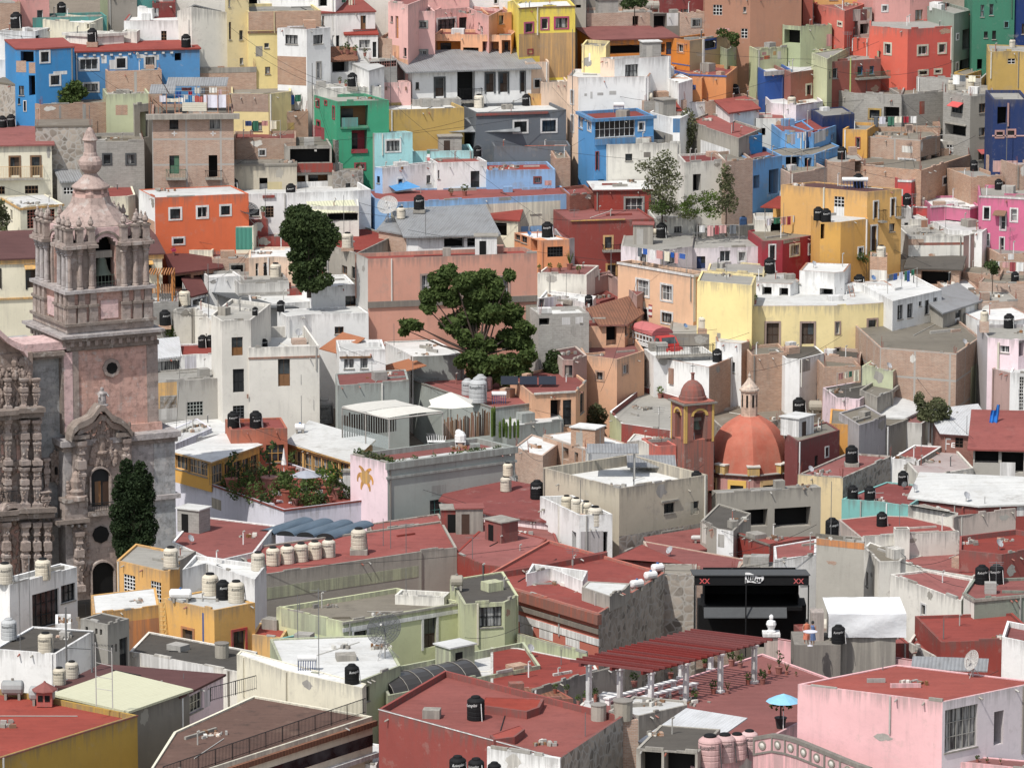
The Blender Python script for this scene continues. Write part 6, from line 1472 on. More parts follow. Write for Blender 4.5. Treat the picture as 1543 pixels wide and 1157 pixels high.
mb=MB();zb_,zt_=yv(790),yv(706)
vv=[Vector((dc.x+Rd*math.cos(off+i*math.pi/4),dc.y+Rd*math.sin(off+i*math.pi/4),0))for i in range(8)]
for i in range(8):
 a,b2=vv[i],vv[(i+1)%8];mb.poly([(a.x,a.y,zb_),(b2.x,b2.y,zb_),(b2.x,b2.y,zt_),(a.x,a.y,zt_)],'rose')
part('drum',mb,chap)
mb=MB()
for(r,z0_,z1_,k)in((1.03,zt_-.02,zt_+.14,'towerred'),(1.0,zt_-.3,zt_,'rose'),(1.06,zt_+.12,zt_+.2,'f_grey')):mb.lathe((dc.x,dc.y,0),[(Rd*r,z0_),(Rd*r,z1_),(Rd*.9,z1_+.02)],k,8,False,off)
part('drum_cornice',mb,chap)
for i in range(8):
 a,b2=vv[i],vv[(i+1)%8]
 f=PF(Vector((a.x,a.y,0)),(b2-a).normalized(),Vector(((b2-a).y,-(b2-a).x,0)).normalized());L=(b2-a).length;m=L/2
 mb=MB()
 z1_=zt_-.35;z0_=z1_-1.6
 for q_ in((m-.85,m-.6,z0_,z1_),(m+.6,m+.85,z0_,z1_),(m-.6,m+.6,z1_-.45,z1_)):f.box(mb,*q_,-.1,.07,'f_fillet')
 w_=part('drum_window',mb,chap);mb=MB();f.quad(mb,m-.6,m+.6,z0_,z1_-.45,.012,'void');part('pane',mb,w_)
 mb=MB()
 for k in range(3):f.box(mb,m-.4+.38*k,m-.36+.38*k,z0_,z0_+.75,.03,.06,'f_darkwood')
 f.box(mb,m-.6,m+.6,z0_+.72,z0_+.78,.03,.06,'f_darkwood');part('grille',mb,w_)
 c_=Vector((dc.x,dc.y,0))+(a-Vector((dc.x,dc.y,0)))*.955
 rad=(a-Vector((dc.x,dc.y,0))).normalized();tg=Vector((-rad.y,rad.x,0));mb=MB()
 mb.obox((c_.x,c_.y,zt_+.16),tg*.52,rad*.28,.75,'fillet');mb.obox((c_.x,c_.y,zt_+.91),tg*.6,rad*.36,.12,'f_offwhite');part('drum_pedestal',mb,chap)
mb=MB();zl0,zl1=yv(626),yv(584)
mb.lathe((dc.x,dc.y,0),[(13.5/pm2,zl0-.3),(13.5/pm2,zl0+.1),(12.5/pm2,zl0+.2),(12.5/pm2,zl1)],'c_lantern',8,False,off);L_=part('lantern',mb,chap)
mb=MB()
for i in range(8):
 a=off+(i+.5)*math.pi/4;rad=Vector((math.cos(a),math.sin(a),0));tg=Vector((-rad.y,rad.x,0));p=Vector((dc.x,dc.y,zl0+1.0))+rad*(12.5/pm2*math.cos(math.pi/8))
 mb.obox(p,tg*.085,rad*.03,zl1-zl0-1.35,'void')
part('lantern_slits',mb,L_)
mb=MB();mb.lathe((dc.x,dc.y,0),[(r/pm2,yv(y))for r,y in[(12.8,586),(15,584),(15,581.5),(13,580),(12.2,578),(9,574.5),(5.5,570),(3,566),(1.8,564),(2.4,562),(2.4,560),(1,558.5),(.8,556)]],'peachpale~',12);part('lantern_cap',mb,chap)
bt=P(1032,680,409.0);YB=math.radians(24);ub=Vector((math.cos(YB),math.sin(YB),0));nb=Vector((math.sin(YB),-math.cos(YB),0));A2=2.85
zB=lambda y:P(1032,y,409.0).z
ctr=bt+ub*A2/2-nb*A2/2
twr=empty('bell_tower',(ctr.x,ctr.y,zB(735)),'small red and yellow bell tower beside the red dome','bell tower')
mb=MB();zt2,zb2=zB(609),zB(668)
for sx in(-1,1):
 for sy in(-1,1):mb.obox(ctr+ub*sx*(A2/2-.42)+nb*sy*(A2/2-.42)-Vector((0,0,ctr.z-zb2)),ub*.42,nb*.42,zt2-zb2,'towerred!')
mb.obox((ctr.x,ctr.y,zB(745)),ub*A2/2,nb*A2/2,zb2-zB(745)+.25,'towerred!');mb.obox((ctr.x,ctr.y,zt2-.75),ub*(A2/2-.02),nb*(A2/2-.02),.75,'towerred!')
part('tower_wall',mb,twr)
mb=MB()
for k in range(4):
 a=YB+k*math.pi/2;u=Vector((math.cos(a),math.sin(a),0));n=Vector((math.sin(a),-math.cos(a),0));f=PF(Vector((ctr.x,ctr.y,0))-u*A2/2+n*A2/2,u,n)
 for s in(.12,A2-.12):f.box(mb,s-.1,s+.1,zb2,zt2,-.05,.03,'f_fillet')
 for i in range(8):
  t0,t1=math.pi*i/8,math.pi*(i+1)/8;q4=[(A2/2-r*math.cos(t),zt2-1.0+r*math.sin(t)*.8)for r,t in((.6,t0),(.6,t1),(.85,t1),(.85,t0))]
  mb.poly([f.p(x,y,.04)for x,y in q4],'f_fillet')
  mb.poly([f.p(q4[0][0],q4[0][1],.04),f.p(q4[0][0],q4[0][1],-.4),f.p(q4[1][0],q4[1][1],-.4),f.p(q4[1][0],q4[1][1],.04)],'f_fillet')
part('yellow_trim',mb,twr)
mb=MB();mb.obox((ctr.x,ctr.y,zt2),ub*(A2/2+.22),nb*(A2/2+.22),.14,'f_taupe');mb.obox((ctr.x,ctr.y,zt2+.14),ub*(A2/2+.05),nb*(A2/2+.05),.1,'towerred');part('tower_cornice',mb,twr)
mb=MB();pr=[(1.22,.2),(1.22,.55),(1.12,.6),(1.1,.75),(1.0,1.15),(.78,1.55),(.45,1.85),(.2,1.95),(.14,2.0),(.14,2.5),(.2,2.52),(.2,2.6),(.02,2.65)]
mb.lathe((ctr.x,ctr.y,zt2),pr,['towerred','towerred','towerred','rust','rust','rust','rust'],16)if False else mb.lathe((ctr.x,ctr.y,zt2),pr,'rust~',16);part('tower_dome',mb,twr)
mb=MB();mb.tube((ctr.x,ctr.y,zt2+2.6),(ctr.x,ctr.y,zt2+3.5),.025,.02,'dark',5);mb.obox((ctr.x,ctr.y,zt2+3.2),ub*.22,nb*.02,.04,'dark');part('cross',mb,twr)
bell(Vector((ctr.x,ctr.y,zt2-2.35))+nb*.5+ub*.15,.42,'small green bell inside the red bell tower')
mb=MB();mb.obox((ctr.x,ctr.y,zb2),ub*.55,nb*.55,zt2-zb2-.9,'void');part('dark_chamber',mb,twr)if False else None
PAL.update(umb="a4a8b4",solar='1c2638')
def Dat(x,y):
 x,y=q(x,y);loc,n,o=cast(CAM,ray(x,y))
 return(loc-CAM).dot(FWD)if loc else Dprof(y)
def PT(x,y,D):return P(*q(x,y),D)
T(860,840)
def pergola():
 sp=[s for s in SPECS if s['label'].startswith('pink terrace house')][0]
 zf=sp['fr'][0].z-sp['par']
 gp=lambda x,y:Pz(*q(x,y),zf)
 A,B_,C_=gp(105,845),gp(466,893),gp(1066,730)
 u=(C_-B_);L=u.length;u.normalize();v=(A-B_);Wd=v.length;v.normalize()
 root=empty('pergola',(A+C_)/2,'red slatted pergola on white posts over the pink terrace','pergola')
 h=2.65;posts=[]
 for k in range(4):posts.append(B_+u*L*k/3)
 for k in range(5):posts.append(A+u*L*k/3.4)
 posts.append(B_+v*Wd*.5)
 for p in posts:
  mb=MB();mb.obox(p,u*.2,v*.2,.18,'f_white');mb.obox(p+Vector((0,0,.18)),u*.13,v*.13,h-.3,'white~');mb.obox(p+Vector((0,0,h-.12)),u*.2,v*.2,.12,'f_white');part('post',mb,root)
 mb=MB()
 for s in(0,.5,1):
  c=B_+v*Wd*s+u*L/2;mb.obox(c+Vector((0,0,h)),u*(L/2+.9),v*.08,.22,'r_pergola');part('beam',mb,root);mb=MB()
 n=int((L+1.6)/.55)
 for i in range(n):
  c=B_+v*Wd/2+u*(-.8+(L+1.6)*i/(n-1));mb=MB();mb.obox(c+Vector((0,0,h+.22)),v*(Wd/2+.75),u*.06,.17,'r_pergola');part('slat',mb,root)
 for i,(x,y,hh,kd)in enumerate(((830,790,80,'bush'),(912,790,60,'spike'),(720,840,80,'bush'),(1115,735,90,'bush'),(1030,735,70,'bush'),(1155,672,50,'spike'),(1210,675,110,'tall'),(1255,680,60,'spike'),(1308,690,30,'bush'),(935,630,100,'bush'),(985,640,80,'bush'),(145,815,60,'bush'),(370,750,90,'bush'),(580,700,80,'tall'),(780,640,70,'bush'))):
  lab=['leafy pot beside the second pergola post','spiky plant pot between two pergola posts','dark pot with green bush at the pergola corner','big clay pot of bushes right of the last pergola post','clay pot left of the last pergola post','small spiky pot by the pink parapet','tall thin plant by the pink parapet lattice','little spiky plant beside the lattice panel','low bowl plant near the lattice panel','large round clay jar with bush under the pergola end','bright bush pot beside the pink pillar under the pergola','bush pot at the white front left pergola post','bush pot in the pergola shade at the white bench','tall plant in the middle of the pergola shade','bush pot in the far pergola shade'][i]
  pot(0,0,0,lab,kd,'leaf_mid' if i%3 else 'leaf_dark','terrac' if i!=2 else 'dark',at=None)if False else potat(gp(x,y),hh,lab,kd,'leaf_mid' if i%3 else 'leaf_dark','terrac' if i!=2 else 'dark')
 for s,lab in((.28,'long white bench in the pergola shade near the posts'),(.62,'long white bench deeper in the pergola shade')):
  c=A+(B_-A)*s+u*L*.33;mb=MB();mb.obox(c+Vector((0,0,.42)),u*L*.33,v*.22,.1,'f_white')
  for k in range(6):mb.obox(c+u*L*.33*(-.95+.38*k),u*.08,v*.15,.42,'f_white')
  thing('bench',mb,c,lab,'bench','white benches under the pergola')
 c=gp(1235,1003);root=empty('sun_umbrella',c,'pale blue sun umbrella beside the pink house wall','umbrella')
 mb=MB();mb.tube(c,c+Vector((0,0,2.2)),.03,.03,'f_white',6);part('pole',mb,root)
 mb=MB();mb.lathe(c+Vector((0,0,1.95)),[(1.15,0),(.6,.28),(.02,.5)],'f_skyumb',10,False);part('canopy',mb,root)
 potat(gp(1220,990),165,'palm in a dark pot below the pale blue umbrella','palm','leaf_mid','dark')
def potat(p,hp,lab,kind='bush',key='leaf_mid',potk='terrac'):
 pot(0,0,hp/TS,lab,kind,key,potk,at=p)
PAL['skyumb']='7cc8ea';PAL['orangecloth']='d8642c';PAL['bluecloth']='4a6ea8';PAL['skin']='b08060';PAL['tarpgreen']='7c9c94'
pergola()
def stage():
 D=332.0;a=PT(718,160,D);b=PT(1384,158,D);b.z=a.z;b.y=a.y
 zt=PT(718,101,D).z;zf=a.z;zfl=PT(718,305,D).z;zb=PT(718,420,D).z-2
 root=empty('stage',((a.x+b.x)/2,a.y+2,zb),'black open air stage with white scroll logo and red marks','stage')
 fc=PF(Vector((a.x,a.y,0)),RGT,Vector((0,-1,0)));L=b.x-a.x
 mb=MB();fc.box(mb,0,L,zf,zt,-.12,0,'black');fa=part('fascia',mb,root)
 mb=MB();p0,p1=fc.p(-.1,zt,.1),fc.p(L+.1,zt,.1);bk=Vector((0,5.0,-.72));t=Vector((0,0,.07))
 mb.box8([p0,p1,p1+bk,p0+bk,p0+t,p1+t,p1+bk+t,p0+bk+t],'darkgrey');part('roof',mb,root)
 mb=MB();fc.box(mb,L*.1,L*.92,zfl,zf+.2,-4.9,-4.8,'lampblack');part('back_cloth',mb,root)
 for s in(.1,.92):mb=MB();fc.box(mb,L*s-.03,L*s+.03,zfl,zf,-4.8,-1.5,'lampblack');part('side_cloth',mb,root)
 mb=MB();fc.box(mb,L*.08,L*.95,zfl-.25,zfl,-4.9,-.6,'lampblack');part('stage_floor',mb,root)
 mb=MB();q0,q1=fc.p(L*.085,zfl+.02,-.2),fc.p(L*.81,zfl+.02,-.2);bk=Vector((0,1.1,.0));dn=Vector((0,-.5,-.62))
 mb.box8([q0+dn,q1+dn,q1,q0,q0+dn+t,q1+dn+t,q1+t,q0+t],'darkgrey');part('front_sheet',mb,root)
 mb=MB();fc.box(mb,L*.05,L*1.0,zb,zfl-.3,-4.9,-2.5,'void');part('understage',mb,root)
 for u in(.02,L-.02,L*.45):
  mb=MB();fc.box(mb,u-.045,u+.045,zb,zf if u!=L*.45 else zf+.5,-.05 if u!=L*.45 else .35,.04 if u!=L*.45 else .42,'black');part('post',mb,root)
 def text(s,u,z,size,key,w=.02,shear=.3):
  tc=bpy.data.curves.new('lt','FONT');tc.body=s;tc.size=size;tc.align_x='CENTER';tc.shear=shear;tc.resolution_u=2;tc.extrude=.004;tc.offset=size*.02
  to=bpy.data.objects.new('lt',tc);COL.objects.link(to);bpy.context.view_layer.update()
  me=bpy.data.meshes.new_from_object(to.evaluated_get(bpy.context.evaluated_depsgraph_get()));bpy.data.objects.remove(to)
  for v in me.vertices:
   x,y,z_=v.co;v.co=fc.p(u+x,z+y,w+z_)-wloc(fa)
  me.materials.clear();me.materials.append(M(key));o=bpy.data.objects.new('lettering',me);COL.objects.link(o);o.parent=fa
 for u in(L*.09,L*.91):text('XX',u,(zf+zt)/2-.22,.5,'f_scarlet',shear=0)
 mb=MB();up,lo=[],[]
 for i in range(13):
  s=i/12;x=L*.443+2.15*(s)*.62;zc=(zf+zt)/2+.12+.10*math.sin(s*5.2+.6)+.22*max(0,s-.8)*3
  hh=.40*(1-.55*s)if s<.95 else .1;up.append(fc.p(x,zc+hh,.03));lo.append(fc.p(x,zc-hh,.03))
 for i in range(12):mb.poly([lo[i],lo[i+1],up[i+1],up[i]],'f_white')
 part('logo',mb,fa)
 mb=MB();prev=None
 for i in range(60):
  s=i/59;x=L*.443+.12+1.1*s;z=(zf+zt)/2+.12+.10*math.sin(s*5.2+.6)-.02+(.19*(1-.5*s))*math.sin(s*44)+.05*math.sin(s*17);cur=fc.p(x+.07*math.sin(s*44+1.4),z,.05)
  if prev is not None:mb.tube(prev,cur,.028,.028,'dark',4,False)
  prev=cur
 part('logo_script',mb,fa)
 mb=MB();prev=None
 for i in range(50):
  s=i/49;cur=fc.p(L*.3+2.2*s,zfl+1.55+.3*math.sin(s*36)*(1-.4*s)+.1*math.sin(s*9),-4.72)
  if prev is not None:mb.tube(prev,cur,.05,.05,'dark2',4,False)
  prev=cur
 part('faint_script',mb,root)
 return fc,L,zfl,zb,root
PAL['dark2']='26282c'
MATS['dark2']=flat_mat('dark2',[.03,.03,.034])
STG=stage()
def bust():
 p=PT(1165,432,322);mb=MB();root=empty('pillar',p-Vector((0,0,4)),'square pillar with white bust on top beside the stage','pillar')
 mb.obox(p-Vector((0,0,5.5)),RGT*.45,Vector((0,.45,0)),5.2,'plaster2~');mb.obox(p-Vector((0,0,.22)),RGT*.6,Vector((0,.6,0)),.22,'white');part('shaft',mb,root)
 mb=MB();mb.lathe(p,[(.3,0),(.34,.08),(.2,.2),(.36,.55),(.3,.78),(.12,.88),(.1,.93)],'f_white',10);mb.blob(p+Vector((0,0,1.06)),.16,.18,.2,'f_white');mb.blob(p+Vector((.07,-.15,1.04)),.05,.06,.05,'f_white');part('bust',mb,root)
bust()
def person(p,label,top='orangecloth',legs='bluecloth',rz=0,h=1.68):
 root=empty('person',p,label,'person',None)
 vs=[(0,0,.95),(0,.01,1.15),(0,.01,1.35),(0,0,1.47),(0,-.02,1.60),(.10,0,.90),(.11,-.02,.5),(.11,.02,.08),(.12,-.14,.03),(-.10,0,.90),(-.11,.03,.5),(-.12,.05,.08),(-.13,-.11,.03),(.20,0,1.40),(.29,-.04,1.12),(.24,-.26,1.0),(.23,-.36,1.0),(-.20,0,1.40),(-.28,.02,1.12),(-.27,-.14,.90),(-.27,-.2,.82),(0,-.03,1.70)]
 es=[(0,1),(1,2),(2,3),(3,4),(4,21),(0,5),(5,6),(6,7),(7,8),(0,9),(9,10),(10,11),(11,12),(2,13),(13,14),(14,15),(15,16),(2,17),(17,18),(18,19),(19,20)]
 rs=[.15,.14,.16,.06,.085,.09,.062,.045,.035,.09,.062,.045,.035,.065,.045,.035,.035,.065,.045,.035,.035,.07]
 me=bpy.data.meshes.new('body');s=h/1.75
 me.from_pydata([(x*s,y*s,z*s)for x,y,z in vs],es,[]);o=bpy.data.objects.new('body',me);COL.objects.link(o);o.parent=root
 md=o.modifiers.new('skin','SKIN');
 for v,r in zip(me.skin_vertices[0].data,rs):v.radius=(r*s,r*s*.85)
 me.skin_vertices[0].data[0].use_root=True
 o.modifiers.new('sub','SUBSURF').levels=1
 for k in('f_skin','f_'+legs):me.materials.append(M(k))
 root.rotation_euler.z=rz
 def cp(name,prof,key,n=12):
  mb=MB();mb.lathe((0,0,0),prof,key,n);me2=mb.mesh(name,(0,0,0));oo=bpy.data.objects.new(name,me2);COL.objects.link(oo);oo.parent=root;return oo
 j=cp('shirt',[(.20*s,.80*s),(.19*s,1.0*s),(.2*s,1.25*s),(.19*s,1.42*s),(.08*s,1.49*s)],'f_'+top)
 k=cp('skirt',[(.27*s,.35*s),(.22*s,.7*s),(.185*s,.98*s)],'f_'+top);hh=cp('hair',[(.105*s,1.60*s),(.115*s,1.70*s),(.09*s,1.79*s),(.02*s,1.815*s)],'dark')
 hh.location.y=.015
 return root
p=PT(1370,500,318);person(p,'person in orange clothing standing by the stage stairs','orangecloth','bluecloth',.2)
p2=PT(1405,503,319.5);person(p2,'person in blue clothing behind the pale round tray','bluecloth','bluecloth',-.4,1.6)
mb=MB();c=PT(1392,428,317);mb.lathe(c-Vector((0,0,1.0)),[(.2,0),(.03,.05),(.03,.93),(.48,.95),(.5,1.0)],'f_lavender',14);thing('round_table',mb,c-Vector((0,0,1)),'pale blue round table top by the two people','table')
mb=MB();c0=PT(1300,505,321);mb.box8([c0+Vector((0,0,-4)),c0+Vector((3.2,0,-4)),c0+Vector((3.2,4,-4)),c0+Vector((0,4,-4)),c0+Vector((0,0,-.02)),c0+Vector((3.2,0,-.02)),c0+Vector((3.2,4,-.02)),c0+Vector((0,4,-.02))],'taupe');thing('terrace_floor',mb,c0,'low grey platform under the two people by the stage','platform',None,'structure')
T(1143,857)
m,nt,b=base_mat('cloth',.7,.2);b.inputs['Base Color'].default_value=(.68,.69,.70,1);bump(nt,b,noise(nt,1.6,4,.6),.5,.12);MATS['cloth']=m
def tarp():
 D=322;L,M_,Rr=PT(400,268,D+1),PT(405,398,D),PT(860,380,D)
 z0=PT(405,405,D).z;zt=PT(405,255,D).z;a=PT(405,398,D);b=PT(858,385,D);b.y=a.y
 root=empty('tarp_shed',a,'shed wrapped in a white tarpaulin beside the stage','shed');H_=zt-z0;w=b.x-a.x
 mb=MB();n,m=36,24;dep=3.4
 for i in range(n):
  for j in range(m):
   def pos(i,j):
    s,t=i/n,j/m
    if t<.55:y,z=0-.12*math.sin(t*2.5),H_*(t/.55)*.98
    else:k=(t-.55)/.45;y,z=dep*k,H_*(.98+.2*k)
    f=.035*math.sin(s*17+t*4)+.04*math.sin(s*7-t*9)+.012*math.sin(s*37+9*t)
    return a+Vector((w*s-.35*max(0,t-.45),y-f,z+f*.6))
   mb.poly([pos(i,j),pos(i+1,j),pos(i+1,j+1),pos(i,j+1)],'cloth',smooth=True)
 part('tarpaulin',mb,root)
 mb=MB();mb.obox(a+Vector((w/2-.3,dep/2+.05,-3)),RGT*(w/2-.4),Vector((0,dep/2-.15,0)),3+H_*.9,'conc~');part('wall',mb,root)
 mb=MB();mb.obox(a+Vector((-.75,.8,-3)),RGT*.45,Vector((0,.7,0)),3+H_*.98,'plaster2!');part('pier',mb,root)
tarp()
def balus():
 D=287;pts=[(-30,985),(75,966),(150,978),(225,1000),(300,1030),(380,1063),(470,1100),(570,1140),(640,1165)]
 root=empty('balustrade',PT(200,1060,D),'pink balcony parapet with grey framed round openings','balustrade')
 mb=MB();mg=MB();mr=MB()
 for i in range(len(pts)-1):
  a,b=PT(*pts[i],D-i*.9),PT(*pts[i+1],D-(i+1)*.9)
  d=(b-a);fu=d.normalized();n=Vector((fu.y,-fu.x,0)).normalized();up=Vector((0,0,1));h=.95
  mb.box8([a-up*2.5,b-up*2.5,b-n*.25-up*2.5,a-n*.25-up*2.5,a,b,b-n*.25,a-n*.25],'pinkfg')
  for z0,z1 in((-.13,.1),(-h-.12,-h)):mg.box8([x+up*z0+n*.06 for x in(a,b)]+[x+up*z0-n*.3 for x in(b,a)]+[x+up*z1+n*.06 for x in(a,b)]+[x+up*z1-n*.3 for x in(b,a)],'taupe')
  mg.box8([a+n*.05-up*h,a+fu*.14+n*.05-up*h,a+fu*.14-n*.27-up*h,a-n*.27-up*h,a+n*.05,a+fu*.14+n*.05,a+fu*.14-n*.27,a-n*.27],'taupe')
  c=(a+b)/2-up*.53;mr.tube(c-n*.02,c+n*.05,.3,.28,'taupe',14);mr.tube(c+n*.04,c+n*.09,.2,.05,'f_offwhite',10)
 part('parapet_wall',mb,root);part('grey_frame',mg,root);part('round_ornament',mr,root)
balus()
def meshdish(px,py,wpx,label,facing,key):
 p=place(*q(px,py))or PT(px,py,Dprof(q(px,py)[1]));s=wpx/TS/pxm(p)
 root=empty('mesh_dish',p,label,'satellite dish');hgt=.55*s
 ax=Vector(facing).normalized();ux=ax.cross(Vector((0,0,1))).normalized();uy=ux.cross(ax);c=p+Vector((0,0,hgt+.25*s))
 mb=MB();mb.tube(p,c-ax*.05,.05,.05,'f_grey',6)
 for t in range(3):mb.tube(p+Vector((.4*s*math.cos(t*2.1),.4*s*math.sin(t*2.1),0)),p+Vector((0,0,hgt*.8)),.025,.025,'f_grey',4)
 part('stand',mb,root)
 mb=MB();pos=lambda r,t:c+ax*(.5*r*r/s*.9)+(ux*math.cos(t)+uy*math.sin(t))*r
 N=16
 for k in range(5):
  for i in range(N*2):
   t0,t1=math.pi*i/N,math.pi*(i+1)/N;r=s*.5*(k+1)/5;mb.tube(pos(r,t0),pos(r,t1),.018,.018,key,3,False)
 for i in range(N):t=2*math.pi*i/N;[mb.tube(pos(s*.5*k/4,t),pos(s*.5*(k+1)/4,t),.02,.02,key,3,False)for k in range(4)]
 part('rib_frame',mb,root)
 mb=MB();m,nt,b=(None,None,None)
 for k in range(6):
  for i in range(24):
   r0,r1=s*.5*k/6,s*.5*(k+1)/6;t0,t1=2*math.pi*i/24,2*math.pi*(i+1)/24
   mb.poly([pos(r0+1e-4,t0),pos(r1,t0),pos(r1,t1),pos(r0+1e-4,t1)],'meshnet_'+key,smooth=True)
 part('mesh_skin',mb,root)
 mb=MB();f=c+ax*.42*s;mb.tube(pos(s*.45,1),f,.015,.015,key,4);mb.tube(pos(s*.45,3.1),f,.015,.015,key,4);mb.tube(pos(s*.45,5.2),f,.015,.015,key,4);mb.tube(f,f-ax*.2,.08,.08,'f_ltgrey',6);part('feed',mb,root)
for kk,al in(('darkgrey',.55),('f_ltgrey',.8)):
 m,nt,b=base_mat('meshnet_'+kk);c=lin(PAL['darkgrey' if kk=='darkgrey' else 'ltgrey']);b.inputs['Base Color'].default_value=(*[x*.6 for x in c],1)
 tr=nt.nodes.new('ShaderNodeBsdfTransparent');ms=nt.nodes.new('ShaderNodeMixShader');ms.inputs[0].default_value=al
 nt.links.new(tr.outputs[0],ms.inputs[1]);nt.links.new(b.outputs[0],ms.inputs[2]);nt.links.new(ms.outputs[0],nt.nodes['Material Output'].inputs['Surface']);MATS['meshnet_'+kk]=m
T(1143,857);meshdish(1245,600,120,'large pale ribbed dish on a tripod on the pink house roof',(-.75,-.45,.35),'f_ltgrey')
T(380,857);meshdish(772,520,205,'huge dark mesh dish standing on the lime terrace',(-.25,-.75,.6),'darkgrey')
T(0,280);meshdish(1440,195,120,'dark mesh dish right of the vermilion house',(.2,-.4,.8),'darkgrey')
T(380,280);meshdish(790,215,120,'pale mesh dish leaning below the skyblue wall',(-.2,-.7,.6),'f_ltgrey')
T(930,440,15.43)
def truck():
 D=Dat(1480,1100)if False else 436.0
 g=PT(800,1190,D);s=1.0
 root=empty('truck',g,'red cab truck with white stake bed under a red canvas','truck')
 yaw=math.radians(-62);fw=Vector((math.cos(yaw),math.sin(yaw),0));sd_=Vector((-fw.y,fw.x,0));up=Vector((0,0,1))
 o=PT(840,945,D)-up*2.3-sd_*0
 def bx(mb,f0,f1,s0,s1,z0,z1,k):mb.obox(o+fw*(f0+f1)/2+sd_*(s0+s1)/2+up*z0,fw*(f1-f0)/2,sd_*(s1-s0)/2,z1-z0,k)
 mb=MB();bx(mb,-3.8,0,-.1,2.0,.75,.95,'f_white');part('bed',mb,root)
 for sd2 in(-.1,1.96):
  mb=MB()
  for z in(.95,1.25,1.75,2.1):bx(mb,-3.8,0,sd2,sd2+.06,z,z+.12,'f_white')
  for i in range(7):bx(mb,-3.8+.62*i,-3.72+.62*i,sd2-.02,sd2+.08,.95,2.25,'f_white')
  part('stake_side',mb,root)
 mb=MB();bx(mb,-.08,0,-.1,2.0,.95,2.25,'f_white');part('headboard',mb,root)
 mb=MB();n=6
 prof=[(-.18,2.0),(-.16,2.3),(.25,2.62),(.95,2.75),(1.65,2.62),(2.06,2.3),(2.08,2.0)]
 for i in range(len(prof)-1):
  (a,z0),(b,z1)=prof[i],prof[i+1];mb.poly([o+fw*.1+sd_*a+up*z0,o-fw*3.9+sd_*a+up*z0,o-fw*3.9+sd_*b+up*z1,o+fw*.1+sd_*b+up*z1],'f_scarlet')
 mb.poly([o+fw*.1+sd_*a+up*z for a,z in prof],'f_crimson');mb.poly([o-fw*3.9+sd_*a+up*z for a,z in prof[::-1]],'f_crimson');part('canvas',mb,root)
 mb=MB();bx(mb,.15,1.6,0,1.9,.55,1.35,'f_scarlet');c=o+fw*.15
 b4=[o+fw*.15+up*1.35,o+fw*1.45+up*1.35,o+fw*1.45+sd_*1.9+up*1.35,o+fw*.15+sd_*1.9+up*1.35];t4=[o+fw*.2+sd_*.1+up*2.0,o+fw*1.05+sd_*.1+up*2.0,o+fw*1.05+sd_*1.8+up*2.0,o+fw*.2+sd_*1.8+up*2.0]
 mb.box8(b4+t4,'f_scarlet');bx(mb,1.6,2.5,.15,1.75,.55,1.15,'f_scarlet');part('cab',mb,root)
 mb=MB();A=[o+fw*1.452+sd_*.15+up*1.4,o+fw*1.452+sd_*1.75+up*1.4,o+fw*1.1+sd_*1.65+up*1.93,o+fw*1.1+sd_*.25+up*1.93];A=[x+fw*.02+up*.01 for x in A];mb.poly(A,'glass');part('windscreen',mb,root)
 mb=MB();A=[o+fw*.35+sd_*.02+up*1.4,o+fw*1.3+sd_*.02+up*1.4,o+fw*1.0+sd_*.07+up*1.9,o+fw*.35+sd_*.07+up*1.9];A=[x-sd_*.03 for x in A];mb.poly(A,'glass');part('side_window',mb,root)
 for f in(-3.0,1.9):
  for s2 in(.05,1.85):
   mb=MB();c=o+fw*f+sd_*s2+up*.42;mb.tube(c-sd_*.14,c+sd_*.14,.42,.42,'black',14);w_=part('wheel',mb,root);mb=MB();mb.tube(c-sd_*.16,c+sd_*.16,.2,.2,'f_grey',10);part('rim',mb,w_)
 mb=MB();bx(mb,-3.9,2.4,.35,1.55,.45,.75,'dark');part('chassis',mb,root)
 for s2 in(.3,1.6):mb=MB();c=o+fw*2.5+sd_*s2+up*.85;mb.tube(c,c+fw*.05,.11,.11,'f_cream',10);part('headlight',mb,root)
 mb=MB();r0=o+sd_*1+up*0
 for i in range(5):
  a,b=r0-fw*(8-2.4*i),r0-fw*(8-2.4*(i+1));w=2.6
  mb.poly([a-sd_*w,b-sd_*w,b+sd_*w,a+sd_*w][::-1]if False else[a+sd_*-w,a+sd_*w,b+sd_*w,b+sd_*-w][::-1],'asphalt')
 s_=part('street',mb);s_['kind']='structure';s_['label']='narrow street in front of the peach corner house'
truck()
def signs():
 sp=[s for s in SPECS if s['label'].startswith('peach corner house with white framed')][0];f=sp['faces'][0]
 def sg(x0,y0,x1,y1,label,rows,word=None):
  a=q(x0,y0);b=q(x1,y1);u0,v1=f.uv(*a);u1,v0=f.uv(*b)
  v1=f.uv((a[0]+b[0])/2,a[1])[1];v0=f.uv((a[0]+b[0])/2,b[1])[1]
  root=empty('shop_sign',f.p((u0+u1)/2,v0,.1),label,'sign');mb=MB();n=len(rows)
  for i,k in enumerate(rows):f.box(mb,u0,u1,v1-(v1-v0)*(i+1)/n,v1-(v1-v0)*i/n,.02,.07,k)
  part('sign_board',mb,root)
  if word:
   mb=MB();w=u1-u0;f.box(mb,u0+w*.38,u0+w*.62,v0+(v1-v0)*.45,v1-(v1-v0)*.15,.06,.085,'f_white');f.box(mb,u0+w*.15,u0+w*.85,v0+(v1-v0)*.12,v0+(v1-v0)*.35,.06,.085,'f_white');part('sign_emblem',mb,root)
 sg(455,195,570,320,'square red shop sign with white figure above the white doorway',['f_scarlet'],1)
 sg(575,215,660,345,'pale yellow poster beside the red shop sign',['f_cream'])
 sg(740,295,815,570,'narrow red and white vertical sign beside the doorway',['f_crimson','f_white','f_white','f_crimson','f_crimson','f_white','f_white','f_crimson'])
signs()
